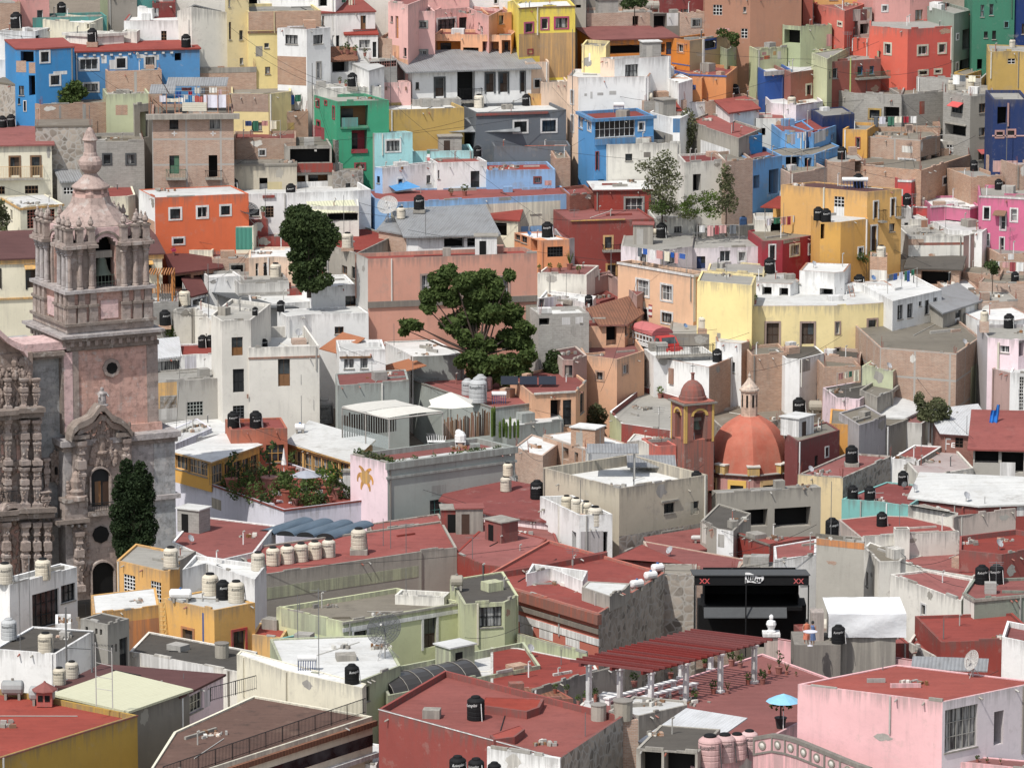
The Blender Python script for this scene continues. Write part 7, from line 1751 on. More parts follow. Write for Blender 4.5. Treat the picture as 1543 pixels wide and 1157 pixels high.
T(380,0);slab([q(930,772),q(1560,768)],1.0,3.2,'metalstripe','striped grey and yellow sheet awning beside the aqua house',posts=[(.2,.1),(.4,.1),(.75,.1)],D=Dat(1100,850)-.2,ph=2.6,post_key='darkgrey')
T(0,280);slab([q(1215,618),q(1520,715)],-.3,4,'darkgrey','dark slanted sheet awning over a striped curtain',D=Dat(1350,800)-.3 if False else Dprof(490),posts=[(.1,.1),(.55,.1),(.85,.1)],ph=2.4)
T(380,280);slab([q(345,165),q(622,155)],.8,2.6,'metalyel','pale green awning on the white terrace house',D=Dat(500,190)-2.2,posts=[(.02,.05),(.98,.05)],ph=1.8)
slab([q(390,950),q(520,985)],1.3,2.6,'tilenew','terracotta awning beside the old white house',D=Dprof(545),posts=[(.7,.1)],ph=3,post_key='wood')
slab([q(660,1078),q(745,1122)],.9,4.5,'tilenew','orange tiled awning over the planted patio',D=Dprof(572)-1,ph=2)
T(1143,280);slab([q(10,128),q(355,152)],.5,4.5,'r_red','scarlet roof canopy on thin posts over the white terrace',D=Dat(200,240)-1,posts=[(.05,.1),(.35,.1),(.62,.1),(.98,.1)],ph=2.3,th=.1)
T(760,570);slab([q(482,438),q(782,438)],.25,2.6,'metal','grey sheet porch roof on the plaster house terrace',D=Dat(560,560)-2.2,posts=[(.92,.1)],ph=2.6)
slab([q(715,520),q(1000,520)],.4,3,'metal','low grey sheet roof behind the two stacked black tanks',D=Dat(850,560)+.5,posts=[(.1,.2),(.9,.2)],ph=1.2)
T(760,857);slab([q(770,1010),q(1130,1070)],.9,6,'metalwhite','buckled pale sheet roof beside the pink tanks',D=291,posts=[(.05,.05),(.95,.05)],ph=3)
T(1143,857);slab([q(885,585),q(1330,600)],.3,2.2,'metal','corrugated grey sheet lying behind the pink house roof',D=Dat(1100,640)+13,ph=.5)
T(380,570)
def pavilion():
 sp=[s for s in SPECS if s['label'].startswith('sage grey cornice')][0];zf=sp['fr'][1].z-.45
 g=lambda x,y:Pz(*q(x,y),zf)
 a,b=g(797,415),g(1108,375);h=2.6;u=(b-a).normalized();v=Vector((-u.y,u.x,0));l=(b-a).length
 c=g(525,345);dpt=6.0
 lt=(c-a);lt=lt.normalized();dl=(c-a).length
 root=empty('shade_pavilion',a,'cream fabric shade pavilion with glass sides on the planted roof','pavilion')
 P4=[a,b,b+lt*dl,a+lt*dl]
 for p in P4+[(a+P4[3])/2]:mb=MB();mb.tube(p,p+Vector((0,0,h)),.07,.07,'f_grey',6);part('post',mb,root)
 mb=MB()
 for i in range(4):
  p0,p1=P4[i]+Vector((0,0,h)),P4[(i+1)%4]+Vector((0,0,h));mb.tube(p0,p1,.08,.08,'f_grey',5)
 part('frame',mb,root)
 for s0,s1 in((0,.5),(.52,1)):
  mb=MB();N=8
  for i in range(N):
   for j in range(N):
    def ps(i,j):s,t=s0+(s1-s0)*i/N,j/N;return a+(b-a)*t+lt*dl*s+Vector((0,0,h+.12+math.sin(math.pi*t)*.1-.06*math.sin(math.pi*(s-s0)/(s1-s0))))
    mb.poly([ps(i,j),ps(i,j+1),ps(i+1,j+1),ps(i+1,j)],'f_offwhite',smooth=True)
  part('fabric_panel',mb,root)
 mb=MB();q0,q1=a,a+lt*dl
 mb.poly([q0,q1,q1+Vector((0,0,1.1)),q0+Vector((0,0,1.1))],'glass2');part('glass_screen',mb,root)
 mb=MB();d0,d1=b+v*.4-u*l*.75,b+v*.4-u*.3
 for i in range(22):p=P4[3]+(P4[2]-P4[3])*i/22;mb.tube(p,p+Vector((0,0,1.9+R.uniform(-.1,.2))),.07,.07,'f_darkwood',5)
 part('back_screen',mb,root)
 f0,f1=g(1112,375),g(1385,345)
 root=empty('stick_fence',f0,'fence of uneven brown sticks on the planted roof','fence');mb=MB();n=34
 for i in range(n):p=f0+(f1-f0)*i/n+Vector((0,1.2,0));mb.tube(p,p+Vector((R.uniform(-.05,.05),0,1.6+R.uniform(-.25,.35)+.5*i/n)),.06,.05,R.choice(['f_darkwood','f_wood','f_brown']),5)
 part('sticks',mb,root)
 c=g(1155,300)+Vector((0,0,2.3));root=empty('shade_sail',c,'small pointed cream shade sail behind the stick fence','shade sail');mb=MB();pk=c+Vector((0,0,1.0));cs=[c+Vector((-2,-1.2,-.1)),c+Vector((2,-1.4,0)),c+Vector((1.9,1.6,0)),c+Vector((-1.9,1.6,0))]
 for i in range(4):
  A,B2=cs[i],cs[(i+1)%4];m=(A+B2)/2*.85+pk*.15-Vector((0,0,.35));mb.poly([A,m,pk],'f_offwhite');mb.poly([m,B2,pk],'f_offwhite')
 part('sail_cloth',mb,root);mb=MB();mb.tube(c-Vector((0,0,2.3)),pk,.04,.04,'f_grey',5);part('pole',mb,root)
 for(x,y,lab)in((1070,395,'white slatted garden bench chair on the planted roof'),(1210,395,'white cloth covered chair beside the stick fence')):
  p=g(x,y);root=empty('garden_chair',p,lab,'chair');mb=MB();w=.75 if x<1100 else .45
  mb.obox(p+Vector((0,0,.4)),RGT*w,Vector((0,.3,0)),.06,'f_white');part('seat',mb,root);mb=MB()
  if x<1100:
   for i in range(9):mb.tube(p+Vector((-w+w*2*i/8,.3,.45)),p+Vector((-w*1.05+w*2.1*i/8,.38,.95-.15*abs(i-4)/4)),.025,.025,'f_white',4)
  else:mb.blob(p+Vector((0,.1,.75)),.5,.4,.6,'f_white');mb.blob(p+Vector((-.15,.1,1.15)),.3,.25,.3,'f_white')
  part('backrest',mb,root)
  for sx in(-1,1):
   for sy in(-1,1):mb=MB();mb.tube(p+Vector((sx*w*.9,sy*.26,0)),p+Vector((sx*w*.9,sy*.26,.4)),.03,.03,'f_white',4);part('leg',mb,root)
 e=sp['faces'][1];root=empty('flower_bed',e.p(3,-.3),'white pebble flower bed along the sage cornice','flower bed');mb=MB();e.box(mb,.5,e.L-.5,-.5,-.18,-1.6,-.35,'r_white');part('pebbles',mb,root)
 mb=MB()
 for i in range(26):p=e.p(R.uniform(.4,e.L-.6),-.12,R.uniform(-1.3,-.4));leaves(mb,p,.28,.25,.22,22,.1,R.choice(['leaf_mid','leaf_olive','leaf_dark']))
 part('succulents',mb,root)
 f2=sp['faces'][0];mb=MB();root=empty('hedge',f2.p(f2.L/2,-.2),'row of small bushes above the pink flower wall','hedge')
 for i in range(14):p=f2.p(f2.L*(.05+.07*i),-.1,-.6);leaves(mb,p+Vector((0,0,.1)),.4,.35,R.uniform(.35,.6),60,.11,R.choice(['leaf_mid','leaf_dark','leaf_olive']))
 part('foliage',mb,root)
 for i,(x,y)in enumerate(((1395,340),(1408,335),(1440,345),(1462,340),(1478,345),(1500,350),(1525,345),(1545,345))):
  p=g(x,y);mb=MB();hh=R.uniform(1.3,2.0)if i>1 else 2.6;mb.lathe(p,[(.1,0),(.12,hh*.5),(.11,hh*.9),(.03,hh)],'leaf_bright',8);thing('cactus',mb,p,['tallest green column cactus at the fence end','second tall cactus touching the tallest cactus','short cactus right of the tall pair','cactus third in the short row','slim cactus amid the short row','thick cactus near the glass canopy','cactus before the low white ledge','last cactus in the row by the glass canopy'][i],'cactus','column cacti on the planted roof')
 mb=MB();f=f2;cu,cv=f.uv(*q(658,575));ow=1.0;PK=1.12
 def petal(a0,ln,curl,w):
  prev=None
  for i in range(9):
   t=i/8;a=a0+curl*t*t;r=(.38+ln*t*.72)*PK;x,y=cu+r*math.cos(a0+curl*t*t*.5)*1.25,cv+r*math.sin(a0+curl*t*t*.5);hw=PK*w*(1-.55*t)*(.8+.8*t*(1-t));tx,ty=-math.sin(a),math.cos(a)
   cur=(f.p(x+tx*hw,y+ty*hw,.012),f.p(x-tx*hw,y-ty*hw,.012))
   if prev:mb.poly([prev[0],prev[1],cur[1],cur[0]],'orange3')
   prev=cur
 for a0,ln,cu_,w in((1.15,.75,-.5,.22),(2.0,.8,.5,.22),(.3,.6,-1.7,.22),(2.85,.65,1.7,.22),(-2.1,.95,.3,.2),(-1.0,.95,-.3,.2)):petal(a0,ln,cu_,w)
 mb.poly([f.p(cu+.62*PK*math.cos(t),cv+.5*PK*math.sin(t),.016)for t in[2*math.pi*i/14 for i in range(14)]],'gold');part('painted_flower',mb,sp['root'])
m,nt,b=base_mat('glass2',.05,.5);b.inputs['Base Color'].default_value=(.5,.58,.58,1);tr=nt.nodes.new('ShaderNodeBsdfTransparent');ms=nt.nodes.new('ShaderNodeMixShader');ms.inputs[0].default_value=.35
nt.links.new(tr.outputs[0],ms.inputs[1]);nt.links.new(b.outputs[0],ms.inputs[2]);nt.links.new(ms.outputs[0],nt.nodes['Material Output'].inputs['Surface']);MATS['glass2']=m
pavilion()
def barrels():
 sp=[s for s in SPECS if s['label'].startswith('long grey wall house with six')][0];z=sp['fr'][0].z-.1
 g=lambda x,y:Pz(*q(x,y),z)
 a,b=g(25,905),g(440,930);c=g(640,890)
 w=(b-a).length/4;u=(b-a).normalized();v=Vector((-u.y,u.x,0));root=empty('barrel_roof',a,'row of blue grey barrel roof vaults on the red roof','barrel roof');ln=5.5
 for k in range(4):
  mb=MB();o=a+u*w*(k*1.12);N=10;ps=[o+u*(w/2*(1-math.cos(math.pi*i/N)))+Vector((0,0,.5*w*.55*math.sin(math.pi*i/N)*2*.5))for i in range(N+1)]
  sl=u*1.6+v*ln
  for i in range(N):mb.poly([ps[i+1],ps[i],ps[i]+sl,ps[i+1]+sl][::-1],'metalblue',smooth=True)
  mb.poly(ps,'dark');part('vault',mb,root)
barrels()
T(380,857)
def skylight():
 sp=[s for s in SPECS if s['label'].startswith('lime low parapet')][0];f=sp['faces'][0];u0,u1=f.uv(*q(860,690))[0],f.uv(*q(1370,590))[0];root=empty('arched_skylight',f.p(u0,-.3,-2),'dark arched skylight with pale ribs on the lime roof','skylight')
 mb=MB();rb=MB();N=10;r=1.7;zc=-.6
 for i in range(N):
  t0,t1=math.pi*i/N,math.pi*(i+1)/N;A=[f.p(u0,zc+r*.75*math.sin(t),-2.3-r*math.cos(t)*-1)for t in(t0,t1)];B2=[f.p(u1,zc+r*.75*math.sin(t),-2.3+r*math.cos(t))for t in(t0,t1)]
  mb.poly([A[1],A[0],B2[0],B2[1]],'skyl',smooth=True)
  for k in range(7):
   u=u0+(u1-u0)*k/6;rb.tube(f.p(u,zc+r*.77*math.sin(t0),-2.3+r*1.02*math.cos(t0)),f.p(u,zc+r*.77*math.sin(t1),-2.3+r*1.02*math.cos(t1)),.03,.03,'f_taupe',4,False)
 mb.poly([f.p(u0,zc+r*.75*math.sin(math.pi*i/N),-2.3+r*math.cos(math.pi*i/N))for i in range(N+1)],'void');mb.poly([f.p(u1,zc+r*.75*math.sin(math.pi*i/N),-2.3+r*math.cos(math.pi*i/N))for i in range(N+1)],'f_lime');part('glazing',mb,root);part('rib_frame',rb,root)
m,nt,b=base_mat('skyl',.3,.4);b.inputs['Base Color'].default_value=(.045,.042,.04,1);MATS['skyl']=m
skylight()
def railing(label,pts,h,key='dark',D=None,step=.14,ref=None):
 ps=[Pz(*q(x,y),ref)if ref is not None else PT(x,y,D)for x,y in pts];root=empty('railing',ps[0],label,'railing');mb=MB();up=Vector((0,0,1))
 for a,b in zip(ps[:-1],ps[1:]):
  d=b-a;n=max(1,int(d.length/step));mb.tube(a+up*h,b+up*h,.03,.03,key,4);mb.tube(a+up*.1,b+up*.1,.02,.02,key,4)
  for i in range(n+1):p=a+d*i/n;r=.035 if i%12==0 else .012;mb.tube(p,p+up*h,r,r,key,4,False)
 part('bars',mb,root)
sp=[s for s in SPECS if s['label'].startswith('cream house with brown tile')][0];T(0,857);railing('long black iron railing along the brown terrace edge',[(950,1240),(2125,838)],1.0,ref=sp['fr'][0].z-.1)
sp=[s for s in SPECS if s['label'].startswith('mauve house with maroon')][0];railing('short black railing right of the glazed corner',[(1225,770),(1490,700)],.95,D=306)
mb=MB();sp=[s for s in SPECS if s['label'].startswith('mustard house with red')][0];c=Pz(*q(262,790),sp['fr'][0].z-.3)
root=empty('roof_chimney',c,'little red domed chimney on the mustard house roof','chimney');mb.obox(c,RGT*.5,Vector((0,.5,0)),1.0,'coral2');part('stack',mb,root);mb=MB();mb.lathe(c+Vector((0,0,1.0)),[(.85,0),(.8,.08),(.1,.5),(.05,.6)],'r_brick',8,False);part('cap',mb,root);mb=MB()
for s in(-.25,.2):mb.obox(c+Vector((s,-.5,.35)),RGT*.16,Vector((0,.03,0)),.4,'void')
part('vent_opening',mb,root)
def ladder(label,p0,p1,w,key,D,D2=None):
 a,b=PT(*p0,D),PT(*p1,D2 or D);d=b-a;mb=MB();s=RGT*w/2
 for k in(-1,1):mb.tube(a+s*k,b+s*k,.03,.03,key,4)
 n=int(d.length/.3)
 for i in range(1,n):p=a+d*i/n;mb.tube(p-s,p+s,.022,.022,key,4)
 thing('ladder',mb,a,label,'ladder')
ladder('yellow iron ladder on the gold yellow house',(952,455),(940,170),.45,'f_mustard',Dat(955,300)-.3)
T(1143,280);ladder('wooden ladder leaning inside the white parapet room',(555,685),(535,580),.4,'f_brown',Dat(550,640)-.5)
T(1143,570);ladder('white iron ladder on the cylinder walled house',(1525,285),(1525,5),.45,'f_white',Dat(1500,150)-.3)
T(0,857)
mb=MB();D=309;a,b=PT(388,600,D),PT(535,600,D);hh=PT(388,205,D).z-a.z
mb.tube(a,a+Vector((0,0,hh)),.07,.07,'steel_',6);mb.tube(b,b+Vector((0,0,hh*.62)),.07,.07,'steel_',6)
for z in(.62,.36):mb.tube(a+Vector((0,0,hh*z+.1)),b+Vector((0,0,hh*z)),.06,.06,'steel_',6)
thing('steel_mast',mb,a,'grey steel pole frame before the cement stair tower','pole frame')
mb=MB();D=296;a,b=PT(560,800,D),PT(655,808,D)
for p,k in((a,.98),(b,.92)):mb.tube(p,p+Vector((0,0,4.3*k)),.035,.035,'f_ltgrey',5)
for z in(1.2,2.0,2.9,3.9):mb.tube(a+Vector((0,0,z)),b+Vector((0,0,z*.95)),.02,.02,'f_ltgrey',4)
for i in range(16):x=a+(b-a)*(-.15+1.3*i/15)+Vector((0,0,4.05));mb.tube(x-Vector((0,.2,0)),x+Vector((0,.2,.02)),.015,.015,'dark',4)
thing('tv_antenna',mb,a,'ladder like antenna frame before the pale yellow sheet roof','antenna')
def solar(label,x,y,w,h,rows=3,key='f_solar'):
 p=place(*q(x,y))or PT(x,y,Dprof(q(x,y)[1]));s=w/TS/pxm(p);root=empty('solar_array',p,label,'solar panel','solar panels on the roofs')
 for i in range(rows):
  mb=MB();c=p+RGT*s*(i-(rows-1)/2)*1.05;u=RGT*s*.48;v=Vector((0,.75,.45))*h
  c0=c+Vector((0,0,.25));mb.box8([c0-u,c0+u,c0+u+v,c0-u+v]+[x_+Vector((0,-.02,.05))for x_ in(c0-u,c0+u,c0+u+v,c0-u+v)],key);o=part('panel',mb,root);mb=MB();[mb.tube(c0+u*k+v*.9,c+u*k+v*.9-Vector((0,0,.45*h*.9)),.02,.02,'f_grey',4)for k in(-.9,.9)];part('support',mb,o)
T(760,570);solar('row of three dark solar panels on the peach house',140,55,105,1.3)
def heater(label,x,y,w,az=0):
 p=place(*q(x,y))or PT(x,y,Dprof(q(x,y)[1]));s=w/TS/pxm(p);root=empty('solar_heater',p,label,'water heater','solar water heaters on the roofs');mb=MB()
 a,b=p+Vector((-s/2,0,.85)),p+Vector((s/2,0,.85));mb.tube(a,b,.22,.22,'f_white',12);part('cylinder',mb,root);mb=MB()
 for i in range(8):c=a+(b-a)*(.06+.125*i);mb.tube(c+Vector((0,-.12,-.12)),c+Vector((0,-1.0,-.75)),.03,.03,'f_navy',5)
 part('tubes',mb,root);mb=MB()
 for k in(a,b):mb.tube(k,Vector((k.x,k.y+.1,p.z)),.02,.02,'f_grey',4)
 part('frame',mb,root)
T(380,570);heater('white solar cylinder beside the tall green cactus',585,175,95);heater('white solar cylinder near the three grey tanks',1435,145,85)
T(1143,0);heater('solar heater with blue tubes on the ochre house roof',560,1095,150)
T(380,857);heater('dark blue tilted solar heater on the lime terrace',320,580,110)
T(760,0);heater('silver solar heater on the glazed blue house roof',665,640,60)
T(1143,280);
def cyl(label,x,y,w,key,r=.3,cat='gas tank',cradle=True,tilt=0):
 p=place(*q(x,y))or PT(x,y,Dprof(q(x,y)[1]));s=w/TS/pxm(p);root=empty('horizontal_tank',p,label,cat,'horizontal tanks on the roofs');mb=MB();z=p.z+r+.25
 d=Vector((math.cos(tilt),math.sin(tilt),0));c=Vector((p.x,p.y,z));prof=[(-.5,.55),(-.46,.85),(-.4,1),(.4,1),(.46,.85),(.5,.55)]
 for(a,ra),(b,rb)in zip(prof[:-1],prof[1:]):mb.tube(c+d*s*a,c+d*s*b,r*ra,r*rb,key,12,True)
 part('cylinder',mb,root)
 mb=MB()
 for k in(-.3,.3):mb.obox(c+d*s*k-Vector((0,0,r+.25)),d*.08,Vector((-d.y,d.x,0))*r*.8,r*.7+.1,'conc')
 part('cradle',mb,root)
 mb=MB();mb.tube(c+Vector((0,0,r*.9)),c+Vector((0,0,r*1.25)),.09,.09,'f_tankblue' if 'white' in key else 'f_taupe',8);part('valve_cap',mb,root)
T(0,857);cyl('white gas cylinder with blue valve on the gold house roof',1050,195,130,'f_white',.36)
cyl('round silver cement cylinder below the white mossy house',75,690,130,'f_steel',.5,'water tank');cyl('second silver cement cylinder beside the beige trio',245,700,150,'f_steel',.5,'water tank')
T(760,857);cyl('lowest white gas cylinder on the stone flank edge',770,130,85,'f_white',.3,tilt=.6);cyl('middle white gas cylinder on the stone flank edge',850,80,80,'f_white',.3,tilt=.6);cyl('upper white gas cylinder on the stone flank edge',890,35,75,'f_white',.3,tilt=.6)
T(380,570);cyl('white and blue gas cylinder behind the white gallery roof',278,320,60,'f_white',.3)
T(1143,857);cyl('beige horizontal tank below the white tarp shed',428,400,145,'f_tankbeige',.55,'water tank')
T(760,280);cyl('pale horizontal tank beside the black tank on the brick red house',855,300,65,'f_tankbeige',.3,'water tank')
T(1143,570);cyl('round grey cement tank on rough masonry legs',345,235,110,'f_cement',.55,'water tank')
T(760,0);cyl('beige lying tank before the wide white house',825,575,75,'f_tankbeige',.4,'water tank');cyl('pair end of a lying cement tank at the top edge',870,72,90,'f_cement',.5,'water tank')
T(760,570);cyl('white pipe like drum beside the round steel tank',1150,960,130,'f_ltgrey',.2,'drum')
T(380,857);cyl('round cement ball tank at the end of the lime roof',1190,155,75,'f_cement',.42,'water tank')
T(380,570)
def terrace_plants():
 sp=[s for s in SPECS if s['label'].startswith('lavender white')][0];z=sp['fr'][0].z-.35;g=lambda x,y:Pz(*q(x,y),z)
 c=g(315,700);root=empty('sun_umbrella',c,'grey sun umbrella among the terrace plants','umbrella');mb=MB();mb.tube(c,c+Vector((0,0,2.3)),.03,.03,'f_white',5);part('pole',mb,root);mb=MB();mb.lathe(c+Vector((0,0,2.0)),[(1.35,0),(.7,.25),(.02,.42)],'f_umb',8,False);part('canopy',mb,root)
 c=g(185,560);root=empty('closed_umbrella',c,'closed white umbrella by the orange wall','umbrella');mb=MB();mb.lathe(c,[(.04,0),(.04,.8),(.26,.9),(.12,1.6),(.03,2.3)],'f_white',8);part('canopy',mb,root)
 L=[(100,660,230,'tall','tall leafy plant left of the grey umbrella'),(60,650,120,'bush','bush in a clay pot by the orange wall corner'),(205,720,190,'bush','large grey green bush before the grey umbrella'),(310,720,130,'bush','bush in a big clay pot under the umbrella'),(425,700,200,'bush','broad green bush right of the grey umbrella'),(490,700,170,'tall','thin plant beside the white garden pillar'),(370,715,110,'bush','low bush between umbrella and broad bush'),(600,690,70,'bush','small clay pot below the painted flower'),(640,690,70,'bush','grey green pot below the painted flower'),(715,690,60,'spike','spiky pot at the terrace corner'),(125,730,90,'bush','small bush at the terrace front edge'),(230,560,120,'tall','climbing plant at the gallery corner'),(-30,690,150,'bush','palm like bush near the gold gallery'),(-120,650,180,'tall','tall potted shrub before the gold gallery'),(250,740,110,'bush','bush spilling over the terrace edge'),(450,720,100,'spike','agave pot at the terrace edge')]
 for x,y,h,k,lab in L:potat(g(x,y),h,lab,k,R.choice(['leaf_mid','leaf_mid','leaf_dark','leaf_olive','leaf_bright']))
 bl=[(-200,600),(-140,640),(-90,690),(20,715),(80,735),(165,690),(150,640),(255,655),(280,735),(340,745),(400,735),(470,655),(520,700),(540,640),(400,640),(330,640),(180,610),(-60,620),(20,600),(90,600)]
 root=empty('hedge',g(150,690),'mass of green shrubs filling the lavender terrace','hedge');mb=MB()
 for x,y in bl:r=R.uniform(.6,1.15);leaves(mb,g(x,y)+Vector((0,0,r*.7)),r,r,r,330,.12,R.choice(['leaf_mid','leaf_dark','leaf_olive','leaf_bright']))
 part('foliage',mb,root)
 potat(g(675,690),90,'bright pink flowering pot below the painted flower','bush','flower')
 c=g(560,690);mb=MB();root=empty('garden_pillar',c,'white capped garden pillar on the lavender terrace','pillar');mb.obox(c,RGT*.45,Vector((0,.3,0)),2.2,'white');mb.obox(c+Vector((0,0,2.2)),RGT*.6,Vector((0,.45,0)),.15,'conc');part('shaft',mb,root)
 c=g(393,715);mb=MB();root=empty('garden_chair',c,'white plastic chair among the terrace plants','chair');mb.obox(c+Vector((0,0,.42)),RGT*.25,Vector((0,.25,0)),.05,'f_white');part('seat',mb,root);mb=MB();mb.obox(c+Vector((0,.25,.45)),RGT*.25,Vector((0,.03,0)),.5,'f_white');part('backrest',mb,root)
 for sx in(-1,1):
  for sy in(-1,1):mb=MB();mb.tube(c+Vector((sx*.22,sy*.22,0)),c+Vector((sx*.22,sy*.22,.42)),.025,.025,'f_white',4);part('leg',mb,root)
PAL['umb']='a4a8b4';terrace_plants()
PAL.update(pinkish='d8a8a8',cobalt2='2f80d8',lime2='b4cc3c',orangewood='c07a30',tankblue='3f76b4')
T(380,280)
tp=lambda x,y,rx,ry,*a:(*q(x,y),rx/TS,ry/TS,*a)
tree('dense dark green tree beside the pale green awning',q(330,560),[tp(300,570,90,50),tp(390,560,70,50),tp(270,160,75,65),tp(230,230,85,75),tp(340,220,90,80),tp(400,290,85,70),tp(280,310,100,80),tp(360,380,90,80),tp(270,400,70,60),tp(400,400,60,60),tp(320,460,80,60),tp(260,480,50,40),tp(330,530,60,45),tp(430,250,55,50)],'leaf_dark',D=Dprof(500),n=300,size=.17)
tree('large spreading tree before the terracotta building',q(1330,1150),[tp(*c)for c in((1150,500,70,45),(1090,560,75,55),(1190,570,80,60),(1280,560,85,65),(1370,545,75,50),(1430,590,60,45),(1500,520,50,35),(1040,640,80,55),(1150,650,90,65),(1270,660,95,70),(1390,650,90,60),(1010,700,60,40),(920,790,55,45),(900,840,40,35),(960,820,40,25),(1180,790,90,60),(1290,790,90,75),(1420,750,95,75),(1520,770,85,75),(1580,820,70,70),(1200,860,80,55),(1330,890,100,75),(1450,890,100,75),(1560,920,80,70),(1280,1000,90,70),(1400,1010,100,80),(1520,1020,90,80),(1600,1000,60,60),(1450,1110,90,60),(1330,1110,80,60),(1550,1110,70,60))],'leaf_mid',D=Dprof(575),n=230,size=.2,tr=.4)
T(0,570)
tree('tall dark cypress before the church portal',q(770,1060),[tp(*c)for c in((735,520,40,55),(815,530,42,55),(710,600,50,50),(790,600,65,60),(845,600,45,55),(700,680,55,55),(780,690,75,65),(855,680,50,55),(690,770,55,60),(770,780,75,70),(850,770,55,60),(700,860,60,60),(780,870,80,70),(870,860,50,60),(700,950,50,60),(780,960,80,70),(860,930,45,50),(720,1010,45,45),(800,1020,60,40))],'leaf_cypress',D=361.5,n=430,size=.11,name='cypress_tree',depth=.9)
T(0,0)
tree('round green fig tree above the brick garden wall',q(410,640),[tp(*c)for c in((430,500,50,35),(380,540,60,40),(460,540,50,35),(340,575,45,30),(410,580,60,30))],'leaf_mid',D=Dat(250,640)+2.5,n=420,size=.17,tr=.12)
T(760,0)
tree('wispy olive tree climbing the weathered concrete house',q(1080,870),[tp(*c)for c in((1065,670,40,40),(1085,730,45,50),(1070,800,35,50),(1050,860,30,40))],'leaf_olive',D=Dat(1080,890)-1.2,n=170,size=.12,tr=.07)
tree('feathery grey green tree below the glazed blue house',q(920,1290),[tp(*c)for c in((930,920,50,50),(870,960,60,50),(960,970,60,50),(800,970,45,35),(900,1030,80,60),(980,1050,60,60),(860,1090,60,50),(930,1120,70,60),(890,1180,50,60),(960,1200,50,50))],'leaf_olive',D=Dprof(283)-4,n=120,size=.12,tr=.1)
tree('slim grey green tree beside the ruined white house',q(1290,1290),[tp(*c)for c in((1285,990,30,40),(1275,1050,40,50),(1310,1060,35,50),(1290,1130,50,60),(1260,1200,50,50),(1320,1180,40,60))],'leaf_olive',D=Dprof(288)-4,n=160,size=.12,tr=.07)
tree('small dark bush against the brown orange house',q(1290,290),[tp(1270,195,40,25),tp(1330,215,35,30),tp(1340,250,25,25)],'leaf_mid',D=Dat(1250,230)-1,n=330,size=.14,name='bush',cat='bush',tr=.05)
tree('dark bushes at the top edge beside the teal sheet',q(760,70),[tp(720,20,45,30),tp(780,10,50,30)],'leaf_dark',D=483,n=320,size=.16,name='bush',cat='bush',tr=.06)
T(760,280)
def undergrowth(label,x0,x1,ytop,ybot,D,n,key):
 root=empty('shrubbery',PT((x0+x1)/2,ybot,D),label,'shrubs');mb=MB();pm=F/D
 for i in range(n):
  x,y=R.uniform(x0,x1),R.uniform(ytop,ybot);p=PT(x,y,D)+Vector((0,R.uniform(0,3),0));r=R.uniform(.3,.7);leaves(mb,p,r,r,r*.7,45,.11,R.choice(key))
 part('foliage',mb,root)
undergrowth('wild yellow green shrubs on the bank below the ruined house',1030,1240,60,190,Dprof(330)-2,55,['leaf_bright','leaf_olive','leaf_bright'])
undergrowth('dusty grey shrubs right of the brick red house',860,1010,100,175,Dprof(328)-2,24,['leaf_olive','leaf_olive','leaf_mid'])
tree('dark green bush behind the dusty pink garage house',q(290,1120),[tp(285,1000,45,45),tp(270,1060,45,50),tp(300,1080,40,40)],'leaf_dark',D=Dprof(562),n=330,size=.15,name='bush',cat='bush',tr=.06)
T(1143,280)
tree('bush below the hot pink house beside the brick yard',q(1360,540),[tp(1350,460,40,30),tp(1375,490,30,30)],'leaf_dark',D=Dprof(415),n=300,size=.14,name='bush',cat='bush',tr=.05)
tree('climbing plant beside the ochre house white door',q(630,450),[tp(595,410,25,25),tp(660,395,22,20),tp(620,435,20,20)],'leaf_mid',D=Dat(610,400)-.6,n=300,size=.1,name='bush',cat='bush',tr=.03)
T(1143,570)
tree('leafy tree before the lime painted brick wall',q(1000,280),[tp(*c)for c in((935,120,30,40),(960,170,45,40),(1040,150,50,45),(1080,190,40,40),(1000,210,60,40),(1070,230,45,30),(950,220,30,30))],'leaf_olive',D=Dat(1000,240)-2,n=220,size=.14,tr=.08)
T(760,570)
tree('dark shrub beside the peach house flank',q(540,320),[tp(530,180,45,35),tp(560,220,40,45),tp(510,240,35,50),tp(540,280,50,40)],'leaf_olive',D=Dat(540,200)-3,n=260,size=.13,tr=.06)
T(0,280)
tree('grey green tree at the left edge beside the white roofed house',q(20,330),[tp(0,130,40,60),tp(20,200,35,60),tp(10,280,40,50)],'leaf_olive',D=Dprof(362)-1,n=200,size=.15,tr=.1)
tree('creeper hanging below the black tank by the tower',q(985,900),[tp(985,840,30,35),tp(1005,880,20,30)],'leaf_mid',D=Dat(1000,800)-.5,n=300,size=.1,name='bush',cat='bush',tr=.03)
T(0,0)
tanks('black','''358,95,52|black tank among potted plants at the top left
95,172,68,.4|black tank on the white house at the upper left edge
537,255,58,.5|black tank on the long blue house roof
1082,315,56|black tank at the right end of the blue house
1028,435,58,.5|black tank above the laundry terrace
1295,1070,60|left black tank of the pair beside the vermilion house roof
1355,1066,60|right black tank of the pair beside the vermilion house roof
15,728,50|dark tank at the left edge behind the red hipped roof
65,726,52|second dark tank behind the red hipped roof''')
T(380,0)
tanks('black','''583,552,58,.4|black tank with white lettering on the green house
835,752,60|black tank between green house and striped awning
1310,918,46|slim black tank on the low aqua terrace''')
tanks('beige','''1318,614,58|beige tank at the foot of the white sheet roofed house''')
T(760,0)
tanks('black','''873,285,54,.6|black tank on a pink plinth above the white block
210,352,56|black tank beside the ochre base of the yellow house
1342,480,42|black tank on the low orange house red roof
128,560,50|dark tank lid beside the slate grey house''')
tanks('beige','''1190,570,36|beige tank stub left of the sloped white wall''')
T(1143,0)
